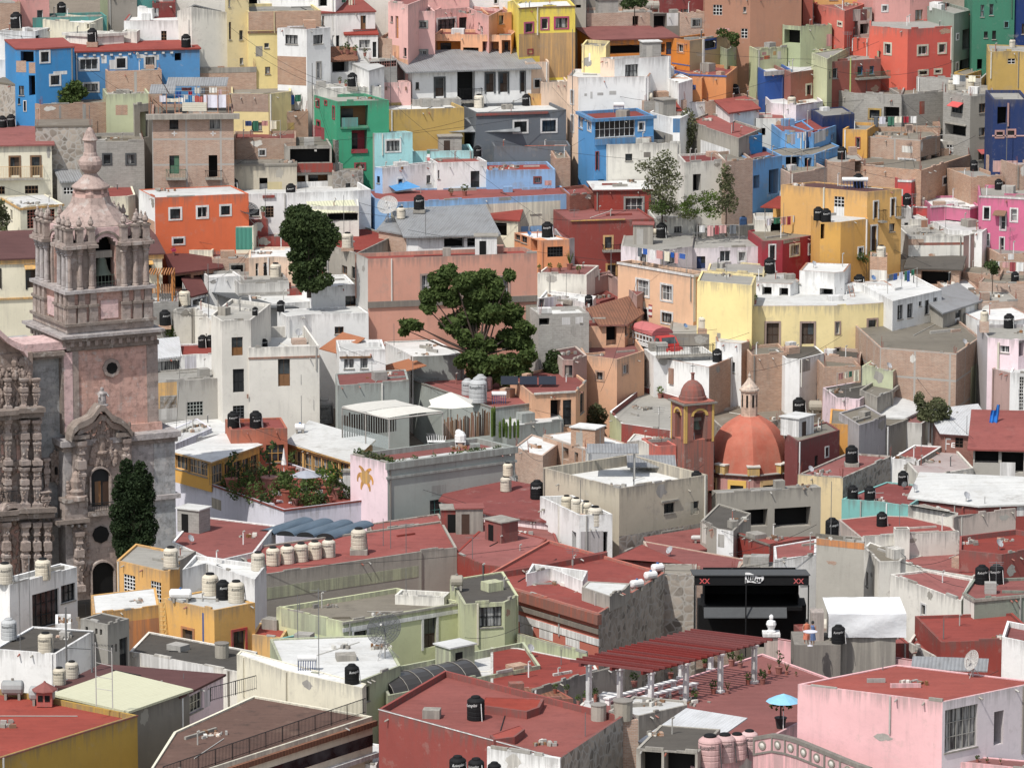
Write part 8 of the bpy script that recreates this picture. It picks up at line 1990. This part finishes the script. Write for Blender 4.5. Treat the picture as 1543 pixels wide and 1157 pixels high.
tanks('black','''485,928,54|black tank on the brick stub room
580,1038,60|black tank right of the brick stub room
755,718,50|black tank in the dark yellow framed opening
838,722,42|small black tank beside the stored junk
1252,995,46|black tank in the shade of the tall grey block house
1395,1092,46|black tank on the low brick rear house
268,260,40|black tank on the lime wall top
1068,810,30|tiny black tank at the brick parapet end''')
tanks('beige','''1122,525,46|left beige tank on the rear grey block parapet
1228,520,48|right beige tank on the rear grey block parapet
192,678,50|tall beige tank beside the lilac white house
1475,278,36|pale tank on the mustard box house''')
T(0,280)
tanks('black','''1403,207,50|black tank on the red roof by the dark mesh dish
960,828,66,.3|black tank with creeper right of the bell tower
1178,892,54|left black tank of the cluster above the red roof terrace
1220,905,50|right black tank of the cluster above the red roof terrace
1258,962,60|black tank standing on the red roof terrace
182,598,64|black tank behind the bell tower columns
''')
tanks('beige','''1243,185,60|beige tank on the green screened house roof
1073,688,66|beige tank on the stained plaster house''')
T(380,280)
tanks('black','''225,97,58|black tank on the long white terrace house
970,158,62,.3|black tank below the skyblue wall
68,518,68|black tank on the grey concrete box house
168,803,48|dark greenish tank on the old white roof
70,810,40|slim black tank on the old white roof
18,795,36|dark tank at the edge of the old white roof''')
tanks('beige','''137,537,66|beige tank on the grey concrete box house
555,378,66,.3|beige tank on the decayed grey house
865,192,50|beige tank below the skyblue wall corner''')
T(760,280)
tanks('black','''250,300,66|black tank on the bright orange house
914,303,64|black tank on the brick red house end
1237,1024,56|black tank on the white house with brick corner
490,700,46|black tank by the white terrace stairs''')
tanks('blue','1388,243,44|blue tank on the low grey concrete house')
tanks('beige','''1265,815,54,.5|beige tank on the fence sided house
1152,885,52,.6|beige tank on a stand beside the iron railing''')
T(1143,280)
tanks('black','''347,210,58|left black tank of the pair beside the scarlet canopy
392,212,58|right black tank of the pair beside the scarlet canopy
862,125,50|black tank beside the stepped scarlet house
1058,400,48,.8|black tank on a brick plinth behind the cream house
65,478,66|black tank before the crimson house
1490,562,46|black tank on the far right brick row
1455,828,62|black tank on the brown capped house at right
585,556,66|dark tank lid right of the white stair tower''')
tanks('beige','''712,477,54|beige tank beside the brick pillar
945,117,48|beige tank on the low scarlet wall house
1310,892,46,1|pale tank on a post at the big dusty roof''')
T(0,570)
tanks('black','''1357,287,70|left black tank before the barred window
1487,287,72|right black tank before the barred window''')
T(0,857)
tanks('beige','''995,20,88,.1|beige tank on the ochre house stair head
30,85,92|beige tank at the left edge on the white house
250,52,92|beige tank on the white two storey house
1222,152,96|rear beige tank on the gold yellow house
1374,195,96|front beige tank on the gold yellow house
268,595,90|left beige tank of the trio by the stair tower
346,605,76|middle beige tank of the trio by the stair tower
418,588,76|right beige tank of the trio by the stair tower''')
tanks('black','1297,178,84|black tank between two beige tanks on the gold house')
tanks('grey','52,362,92|grey metal tank at the left edge')
tanks('drum','1290,515,82|round cement drum on the mossy rubble roof')
T(380,570)
tanks('beige','''35,1098,82|first beige tank at the left end of the long row
122,1088,82|second beige tank of the row on the red roof
205,1076,82|third beige tank of the row on the red roof
285,1064,82|fourth beige tank of the row on the red roof
365,1050,80|fifth beige tank of the row on the red roof
445,1038,80|beige tank at the right end of the long row
620,1020,92,.4|single beige tank apart from the row of tanks
1475,657,66|dome lidded pale tank above the stone wall''')
tanks('grey','''1252,97,70|left grey tank of the three on the broad red roof
1328,78,74|rear grey tank of the three on the broad red roof
1312,140,106|front grey tank of the three on the broad red roof
420,262,106|big grey tank left of the shade pavilion''')
tanks('black','28,292,56|black tank at the orange house corner')
tanks('pink','''1320,42,62|left peach coloured tank near the solar panels
1365,50,62|right peach coloured tank near the solar panels''')
T(760,570)
tanks('black','''1072,442,60|upper black tank beside the chapel bell tower
1117,552,62|lower black tank beside the red dome
595,275,50,1|black tank on the white pillar
190,700,80|dark steel tank on the pinkish house roof''')
tanks('beige','''362,728,64|first beige tank sunk in the white roof recess
418,745,64|second beige tank sunk in the white roof recess
475,765,70|third beige tank sunk in the white roof recess
528,793,86|front beige tank sunk in the white roof recess
20,655,58|worn white tank at the stone wall end''')
T(1143,570)
tanks('black','''235,215,76|black tank with white lettering on the dirty roof
540,510,74,.3|black tank at the maroon wall end
545,768,62|left black tank before the aqua wall
645,787,64|middle black tank before the aqua wall
427,905,80|black tank at the concrete house corner
716,860,62|black tank on the red flat roof
840,608,62|black and white tank on the aqua house roof''')
T(1143,857)
tanks('black','''1298,88,82|left black tank on the sage green house
1382,86,84|right black tank on the sage green house
463,458,80|black tank below the beige horizontal tank''')
T(380,857)
tanks('black','''580,668,86|black tank on the lime lower house
1300,877,104|single black tank on the wide red roof''')
for x,y,w,l in((1195,1215,100,'left black tank at the bottom edge'),(1302,1222,95,'middle black tank at the bottom edge'),(1408,1225,80,'right black tank at the bottom edge')):tank(0,0,w/TS,'black',l,at=PT(x,y,279))
T(760,857)
tanks('drum','''548,828,90|round lidded cement drum beside the white pergola post
690,878,112|large cement drum before the small white roof''')
T(880,1000,5.143)
for x,y,w,l in((975,815,185,'front pink tank beside the buckled roof'),(1090,780,165,'second pink tank beside the buckled roof'),(1185,735,150,'third pink tank beside the buckled roof'),(1280,692,135,'rear pink tank beside the buckled roof')):tank(*q(x,y),w/TS,'pink',l)
PAL['dishgrey']='b4b6ba'
for t,rows in(((0,570),[(1105,965,42,'grey dish on the dark red roof by the church',.9)]),((760,570),[(965,1035,44,'grey dish on the red rear roof',-.9)]),((760,857),[(495,72,46,'grey dish on the vast red roof',.8),(150,372,42,'grey dish beside the salmon front wall',.6)]),((1143,570),[(300,556,36,'grey dish under the maroon wall',.7),(905,665,38,'grey dish on the mottled red roof',.8),(850,645,34,'dark round dish on the mottled red roof',-.5),(1205,785,44,'grey dish above the mauve parapet',.7),(1395,998,48,'grey dish on the brick red parapet roof',.8),(240,118,34,'grey dish above the black tank on the dirty roof',.8)]),((1143,280),[(320,478,30,'grey dish on the white stair tower house',.8),(755,1075,36,'grey dish on the lime small house roof',.8),(1195,935,34,'grey dish on the huge dusty roof',.8),(665,560,30,'blue dish by the brick pillar house',.6)]),((380,280),[(270,838,42,'pale dish on the old white house roof',.3)]),((760,280),[(1050,835,26,'small blue dish before the fence sided house',.6),(143,330,26,'small blue dish on the bright orange house',.5)]),((860,840),[(218,490,34,'blue dish beside the stone flank wall',.6),(575,395,40,'blue dish beyond the pergola slats',.4)])):
 T(*t)
 for x,y,w,l,az in rows:dish(*q(x,y),w/TS,l,az,'tankblue' if 'blue' in l else 'darkgrey' if 'dark round' in l else 'dishgrey')
for t,rows in(((380,280),[(533,240,245,'tall thin mast on the white porch house',0),(78,240,180,'thin mast beside the dark green tree',0),(1008,300,150,'mast on the long grey sheet roof',1),(825,1000,130,'mast on the white house with twin windows',0),(285,1157,60,'rod before the old white house',0)]),((0,280),[(1213,800,310,'white tall post beside the striped awning',0),(1385,690,170,'pale mast at the green screened house',0),(1130,370,110,'thin white pole on the cream terrace house',0)]),((760,280),[(1118,345,75,'antenna on the lilac house roof',3),(1040,960,75,'antenna on the iron railed white roof',3),(442,635,60,'rod on the white terrace stairs',0),(990,980,110,'post on the iron railed white roof',0),(620,480,140,'thin pole at the brick red house',0)]),((760,0),[(1090,560,120,'rod beside the brick wall house',0),(395,800,620,'dark street pole beside the glazed blue house',0)]),((0,0),[(1100,235,90,'short pole at the blue house end',0),(1215,330,190,'pole before the scribbled white wall',0),(520,690,160,'thin pole on the brick garden wall',0)]),((380,0),[(350,560,190,'grey pole beside the white tower house',0),(805,600,300,'thin mast before the brick lattice terrace',0),(1018,945,30,'flag staff on the white house with red edge',0)]),((380,570),[(287,200,220,'thin white mast before the old white house',0),(762,975,160,'white mast on the red roof',0),(805,990,240,'taller white mast on the red roof',0),(895,1100,180,'mast on the long grey wall house',2),(935,155,250,'grey pipe on the grey garden house wall',0),(1280,1110,130,'thin mast on the red curved parapet house',1)]),((380,857),[(265,400,250,'thin mast on the teal shed',0),(388,620,510,'tall thin mast beside the teal shed',1),(895,190,190,'mast on the lime old roof',0),(275,260,100,'short mast on the lime old roof corner',0)]),((760,570),[(442,790,200,'mast beside the recessed roof tanks',0),(1018,590,30,'short rod on the plaster house parapet',0),(1218,600,140,'dark post beside the red dome',0),(750,600,160,'porch post of grey sheet roof',0)]),((1143,570),[(420,900,330,'thin dark mast at the concrete house corner',0),(700,460,70,'rod on the stone walled red roof',0),(765,450,70,'second rod on the stone walled red roof',0),(945,430,90,'rod on the concrete cube house',0),(1210,400,110,'curved rod on the brick lettered house',0),(1315,740,40,'short rod on the white hipped roof',0),(425,1150,190,'rusty pole against the grey block wall',0)]),((1143,857),[(1075,410,120,'dark post at the worn white wall',0),(722,500,80,'thin rod on the flat red roof',0)]),((1143,0),[(145,760,180,'thin mast before the light blue house',0),(1440,985,240,'dark street pole before the navy house',0),(385,1080,200,'mast on the ochre house roof edge',1)]),((0,857),[(120,560,450,'thin antenna mast before the black window house',2),(175,330,420,'grey mast on the white two storey house',0),(500,270,80,'antenna on the white sheet roof',3),(1068,640,30,'small white vent pipe on the maroon roof',0)]),((760,857),[(470,975,140,'thin pale rod on the wide red roof',0),(330,560,90,'thin rod on the lower red roof',0)])):
 T(*t)
 for x,y,h,l,a in rows:mast(*q(x,y),h/TS,l,r=.045 if 'pole' in l or 'post' in l else .03,arms=a)
T(1143,0);p=place(*q(533,540));mast(*q(533,535),195/TS,'lime green lamp post before the rust red house',r=.09,key='f_lime2',at=P(*q(533,535),Dat(533,450)-1.5))
T(380,0);mb=MB();p=place(*q(1018,975));
for i,k in enumerate(('f_dkgreen','f_white','f_scarlet')):mb.obox(p+Vector((.12,0,.5-.35*i+.7)),RGT*.14,Vector((0,.02,0)),.35,k)
thing('flag',mb,p,'small green white red flag on the white house edge','flag')
T(200,90,8.573)
def laundry():
 sp=[s for s in SPECS if s['label'].startswith('tall brick house with laundry')][0];D=sp['D']+.6;zr=sp['fr'][0].z-.3
 g=lambda x,y,d=0:P(*q(x,y),D+d)
 for nm,(x0,x1,y,d0,dep,key,rz)in{'grey sheet canopy over the laundry':(210,540,445,.3,2.6,'metal',.6),'upper grey sheet canopy behind the laundry':(430,1215,345,2.5,3,'metal',.5)}.items():
  a,b=g(x0,y,d0),g(x1,y,d0);b.z=a.z;root=empty('canopy',a,nm,'canopy');bk=Vector((0,dep,rz));t=Vector((0,0,.05));mb=MB();mb.box8([a,b,b+bk,a+bk,a+t,b+t,b+bk+t,a+bk+t],key);part('canopy_sheet',mb,root)
  for p in(a,b,(a+b)/2):mb=MB();mb.tube(Vector((p.x,p.y,zr)),p,.05,.05,'f_brown',5);part('post',mb,root)
 items=[(345,430,465,550,'f_lavender','pale lilac cloth at the left end of the washing line',0),(432,600,500,550,'f_cream','long cream cloth on the washing line',0),(555,625,410,490,'f_cobalt','bright blue shirt on the upper washing line',.8),(600,675,490,550,'f_white','white and lilac cloth beside the cream cloth',0),(660,720,455,515,'f_ltgrey','grey top on the washing line',.3),(720,765,460,555,'f_blue','blue trousers on the washing line',0),(720,768,410,460,'f_crimson','crimson top on the upper washing line',.8),(768,805,465,545,'f_white','narrow white shirt beside the blue trousers',0),(805,850,465,550,'f_scarlet','red shirt on the washing line',0),(850,912,475,555,'f_coral','orange red shirt beside the red shirt',0),(915,1205,455,625,'f_lavender','large pale blue blanket on the washing line',-.3),(800,880,360,440,'f_plaster','beige cloth on the back washing line',1.2),(880,935,365,440,'f_slate','grey cloth on the back washing line',1.2),(990,1085,360,430,'f_offwhite','slanted white cloth on the back washing line',1.2),(630,760,360,410,'f_plum','dark plum clothes on the back washing line',1.2),(1110,1150,380,460,'f_pinkish','pinkish cloth near the line end',1.0)]
 for x0,x1,y0,y1,k,lab,d in items:
  a,b=g(x0,y0,d),g(x1,y1,d);mb=MB();n=6;w=b.x-a.x;h=a.z-b.z
  ps=lambda i,j:a+Vector((w*i/n,.05*math.sin(i*2.1+x0)+.03*math.sin(i*4.4),-h*j/3-.04*math.sin(math.pi*i/n)*(1 if j==0 else .5)))
  for i in range(n):
   for j in range(3):mb.poly([ps(i,j+1),ps(i+1,j+1),ps(i+1,j),ps(i,j)],k,smooth=True)
  thing('laundry',mb,a,lab,'laundry','laundry drying on the brick house terrace')
 mb=MB();[mb.tube(g(340,y,d),g(1240,y-8,d),.012,.012,'f_ltgrey',4)for y,d in((462,0),(408,.8),(362,1.2))];thing('washing_line',mb,g(340,462),'washing lines strung across the brick house terrace','washing line')
 a,b=g(640,680,-.2),g(955,565,-.2);root=empty('railing',a,'cream slatted terrace fence below the laundry','railing');mb=MB()
 for i in range(5):z=a.z+.12+(b.z-a.z)*i/5;mb.obox(((a.x+b.x)/2,a.y,z),RGT*(b.x-a.x)/2,Vector((0,.02,0)),.15,'f_cream')
 part('slats',mb,root)
 mb=MB()
 for x in(240,330,440,550,600,710,830,960,1100,1240):p=g(x,680,-.1);mb.tube(Vector((p.x,p.y,zr)),p+Vector((0,0,R.uniform(.9,2.0))),.04,.04,'f_brown',5)
 for x0,y0,x1,y1 in((260,510,430,670),(330,200,470,440),(1260,450,1300,680)):mb.tube(g(x0,y0,.2),g(x1,y1,.2),.04,.04,'f_darkwood',5)
 thing('timber_scaffold',mb,g(600,680),'rough wooden posts around the laundry terrace','post frame')
PAL['pinkish']='d8a8a8';laundry()
T(380,0)
D=Dat(880,1100)-1.0;pts=[PT(785,1075,D),PT(890,1050,D+1.2),PT(980,1088,D-.2),PT(835,1112,D-1)];root=empty('blue_tarp',pts[0],'bright blue tarp sail before the white house','tarp');mb=MB();c=sum(pts,Vector((0,0,0)))/4-Vector((0,0,.25))
for i in range(4):mb.poly([pts[i],pts[(i+1)%4],c],'f_blue')
part('cloth',mb,root);mb=MB();[mb.tube(p-Vector((0,0,1.8)),p,.03,.03,'f_grey',4)for p in(pts[0],pts[2])];part('pole',mb,root)
T(1143,570);sp=[s for s in SPECS if s['label'].startswith('brick house with painted white letters')][0];f=sp['faces'][0];mb=MB()
def stroke(x0,y0,x1,y1):a,b=f.uv(*q(x0,y0)),f.uv(*q(x1,y1));f.box(mb,min(a[0],b[0]),max(a[0],b[0]),min(a[1],b[1]),max(a[1],b[1]),-.01,.012,'f_white')
for s_ in((1081,347,1091,416),(1091,347,1118,357),(1091,377,1112,384),(1122,372,1142,379),(1120,379,1127,402),(1127,386,1142,391),(1126,397,1142,403)):stroke(*s_)
part('painted_letters',mb,sp['root'])
T(1143,570);D=Dat(1365,250)-.4;a,b=PT(1345,185,D),PT(1395,285,D);mb=MB();n=6
ps=lambda i,j:a+Vector(((b.x-a.x)*i/n+.25*(.5-j/6),.12*math.sin(i*2.2)+.1*math.sin(j),(b.z-a.z)*j/6+(.5 if j==0 and i>3 else 0)))
for i in range(n):
 for j in range(6):mb.poly([ps(i,j+1),ps(i+1,j+1),ps(i+1,j),ps(i,j)],'f_cobalt2',smooth=True)
PAL['cobalt2']='2f80d8';PAL['lime2']='b4cc3c';PAL['lampgreen']='b4cc3c'
thing('blue_tarp',mb,a,'blue tarpaulin hanging on the mauve flank wall','tarp')
sp=[s for s in SPECS if s['label'].startswith('pink terrace wall lined')][0];T(1143,857)
for x,y,h,l in((757,1085,60,'first spiky flower pot on the pink terrace wall'),(913,1103,60,'second flower pot on the pink terrace wall'),(1040,1122,45,'third flower pot on the pink terrace wall'),(1160,1138,48,'pot left of the grey pedestal on the pink wall'),(1272,1150,45,'pot right of the grey pedestal on the pink wall'),(1328,1160,35,'small pot at the end of the pink wall'),(1405,1160,35,'last pot near the right bottom corner')):pot(*q(x,y),h/TS,l,'spike' if x%2 else 'bush','leaf_mid')
T(760,857)
for x,y,h,l in((295,725,60,'green pot on the mossy wall end'),(360,715,60,'clay pot on the mossy wall'),(430,700,60,'clay pot beside the yellow steps'),(530,745,70,'bush at the foot of the front pergola post'),(470,690,70,'leafy pot behind the white steps')):pot(*q(x,y),h/TS,l,'bush',R.choice(['leaf_mid','leaf_olive']))
T(760,280)
for x,y,h,l in((205,505,45,'first pot on the white plastered ledge'),(265,500,50,'pot below the orange house window'),(320,500,50,'red flower pot on the white plastered ledge'),(380,490,90,'tall cactus pot by the orange house corner'),(430,512,50,'grey pot at the ledge end'),(905,1140,70,'clay pot on the white stair wall'),(1455,690,60,'bright bush on the yellow house terrace')):pot(*q(x,y),h/TS,l,'bush' if 'cactus' not in l else 'spike',R.choice(['leaf_mid','leaf_bright']))
T(380,0)
for x,y,h,l in((520,318,50,'first pot before the white cottage'),(555,320,70,'tall pot before the white cottage'),(600,325,60,'bushy pot before the white cottage'),(655,330,50,'reddish pot before the white cottage'),(510,505,40,'bush on the stair wall foot'),(545,505,40,'second bush on the stair wall foot'),(1235,1140,70,'cactus clump on the white house terrace'),(1155,1142,50,'small bush on the white house terrace'),(620,880,40,'plants in the crimson window box')):pot(*q(x,y),h/TS,l,'bush',R.choice(['leaf_mid','leaf_olive','leaf_bright']))
T(0,280)
for x,l in((1010,'first flower clump on the cream terrace parapet'),(1060,'second flower clump on the cream terrace parapet'),(1110,'third flower clump on the cream terrace parapet'),(1165,'fourth flower clump on the cream terrace parapet'),(1215,'flower clump at the cream parapet end')):pot(*q(x,372),48/TS,l,'bush',R.choice(['leaf_mid','leaf_olive','flower']))
for x,y,l in((1180,235,'bush beside the vermilion house on the red wall'),(1470,190,'green plant under the dark mesh dish'),(1530,185,'plant at the end of the red roof')):pot(*q(x,y),60/TS,l,'bush','leaf_mid')
T(0,280)
D=Dprof(450);a,b=PT(835,515,D),PT(1000,515,D);b.z=a.z;root=empty('timber_pergola',a,'orange timber pergola with rail right of the bell tower','pergola')
for i in range(12):mb=MB();p=a+(b-a)*i/11;mb.obox(p+Vector((0,1.4,0)),RGT*.05,Vector((0,1.7,0)),.14,'f_orangewood');part('slat',mb,root)
for p in(a,b,(a+b)/2,b+Vector((0,2.8,0))):mb=MB();mb.obox(p-Vector((0,0,2.6)),RGT*.08,Vector((0,.08,0)),2.6,'f_orangewood');part('post',mb,root)
for i in range(14):mb=MB();p=a+(b-a)*i/13+Vector((0,.4,-1.9));mb.obox(p,RGT*.06,Vector((0,.03,0)),.9,'f_orangewood');part('picket',mb,root)
PAL['orangewood']='c07a30'
for sp in SPECS:clutter(sp,sp['holes'])
def cable(label,p0,p1,d0,d1,sag):
 a,b=P(*p0,d0),P(*p1,d1);mb=MB();prev=a
 for i in range(1,17):
  t=i/16;c=a.lerp(b,t)-Vector((0,0,sag*4*t*(1-t)));mb.tube(prev,c,.016,.016,'dark',4,False);prev=c
 thing('power_cable',mb,a,label,'cable','power cables over the houses')
for l,p0,p1,d0,d1,s_ in(('cable sagging across the coral house front',(1215,95),(1440,92),468,468,1.4),('cable from the tall pale yellow house to the green house',(383,80),(585,152),462,460,1.0),('cable crossing before the tan brick wall',(345,40),(560,140),465,460,1.2),('cable below the brick parapet junk',(1290,250),(1470,205),455,455,.8),('cable across the curved yellow house',(1130,560),(1270,505),420,425,.6),('cable before the brick red house',(985,300),(830,330),448,445,.8),('cable from the peach tower to the street',(905,590),(960,420),418,440,.8),('cable over the pink house roof',(1335,1045),(1505,1010),286,289,.5),('cable looping before the lime wing',(700,960),(790,940),322,322,.4),('cable before the plaster house',(940,770),(1060,700),396,398,.3)):cable(l,p0,p1,d0,d1,s_)
RQ=random.Random(5);used=set()
hs=[s for s in SPECS if s['cat']=='house' and 40<s['pts'][0][1]<900 and not s.get('on')and s['bot']is None]
sh=lambda l:' '.join(l.split()[:5])if l.split()[4]not in('with','and','under','in','of','on','the','a','by','at','one','between')else ' '.join(l.split()[:4])
n=0
for _ in range(400):
 a=RQ.choice(hs);c=[h for h in hs if h is not a and 6<(h['fr'][0]-a['fr'][0]).length<26]
 if not c or id(a)in used:continue
 b=RQ.choice(c);used.add(id(a));p=a['fr'][0]+Vector((0,0,RQ.uniform(-.5,1.2)));q0=b['fr'][-1]+Vector((0,0,RQ.uniform(-.5,1.2)));mb=MB();pv=p
 for i in range(1,13):t=i/12;cc=p.lerp(q0,t)-Vector((0,0,.5*4*t*(1-t)));mb.tube(pv,cc,.016,.016,'dark',4,False);pv=cc
 thing('power_cable',mb,p,('cable from '+sh(a['label'])+' to '+sh(b['label'])),'cable','power cables over the houses');n+=1
 if n>44:break
n=0
for a in RQ.sample(hs,70):
 if a['rise']or a['eave']or a['par']>.5:continue
 m_=sum(a['fr']+a['bk'],Vector((0,0,0)))/len(a['fr']+a['bk']);h=RQ.uniform(1.5,3.2);k=RQ.random()
 mast(0,0,h*F/a['D'],'thin rod antenna on the roof of '+sh(a['label']),r=.025,arms=3 if k<.5 else 0,at=Vector((m_.x,m_.y,a['fr'][0].z-a['par'])));n+=1
 if n>40:break
LINES=[('tall grey block',0),('bare brick house with arched',1),('worn brick house with one',2),('white two storey house with brown',3),('crimson house with white',4),('light blue pillared',5),('white and red peeling',6),('lilac rear wing',7),('brick row house',8),('white apartment wing',9),('small brown brick',10),('peach corner house with white framed',11)]
for st,i in LINES:
 a=[s for s in SPECS if s['label'].startswith(st)][0];z=a['fr'][0].z-a['par'];A=a['fr'][0].lerp(a['bk'][-1],.4);B2=a['fr'][-1].lerp(a['bk'][0],.4)if len(a['bk'])>1 else a['fr'][-1]
 A,B2=A.lerp(B2,.15),A.lerp(B2,.75);A.z=B2.z=z;root=empty('laundry_line',A,'laundry drying on the roof of '+sh(a['label']),'laundry','roof laundry lines');mb=MB()
 for p in(A,B2):mb.tube(p,p+Vector((0,0,1.9)),.03,.03,'f_grey',4)
 mb.tube(A+Vector((0,0,1.8)),B2+Vector((0,0,1.8)),.012,.012,'f_ltgrey',4);part('line',mb,root)
 d=(B2-A);L=d.length;d.normalize();x=.2
 while x<L-.6:
  w=RQ.uniform(.35,.8);h=RQ.uniform(.5,1.1);mb=MB();p=A+d*x+Vector((0,0,1.8))
  pts=[[p+d*w*i/4+Vector((.03*math.sin(i*2),.06*math.sin(i*1.9+x),-h*j/3))for i in range(5)]for j in range(4)]
  for j in range(3):
   for i in range(4):mb.poly([pts[j+1][i],pts[j+1][i+1],pts[j][i+1],pts[j][i]],('f_white','f_lavender','f_cobalt','f_crimson','f_cream','f_slate','f_rose','f_dkgreen')[int(x*7+i*0+len(st))%8],smooth=True)
  part('cloth',mb,root);x+=w+RQ.uniform(.05,.4)
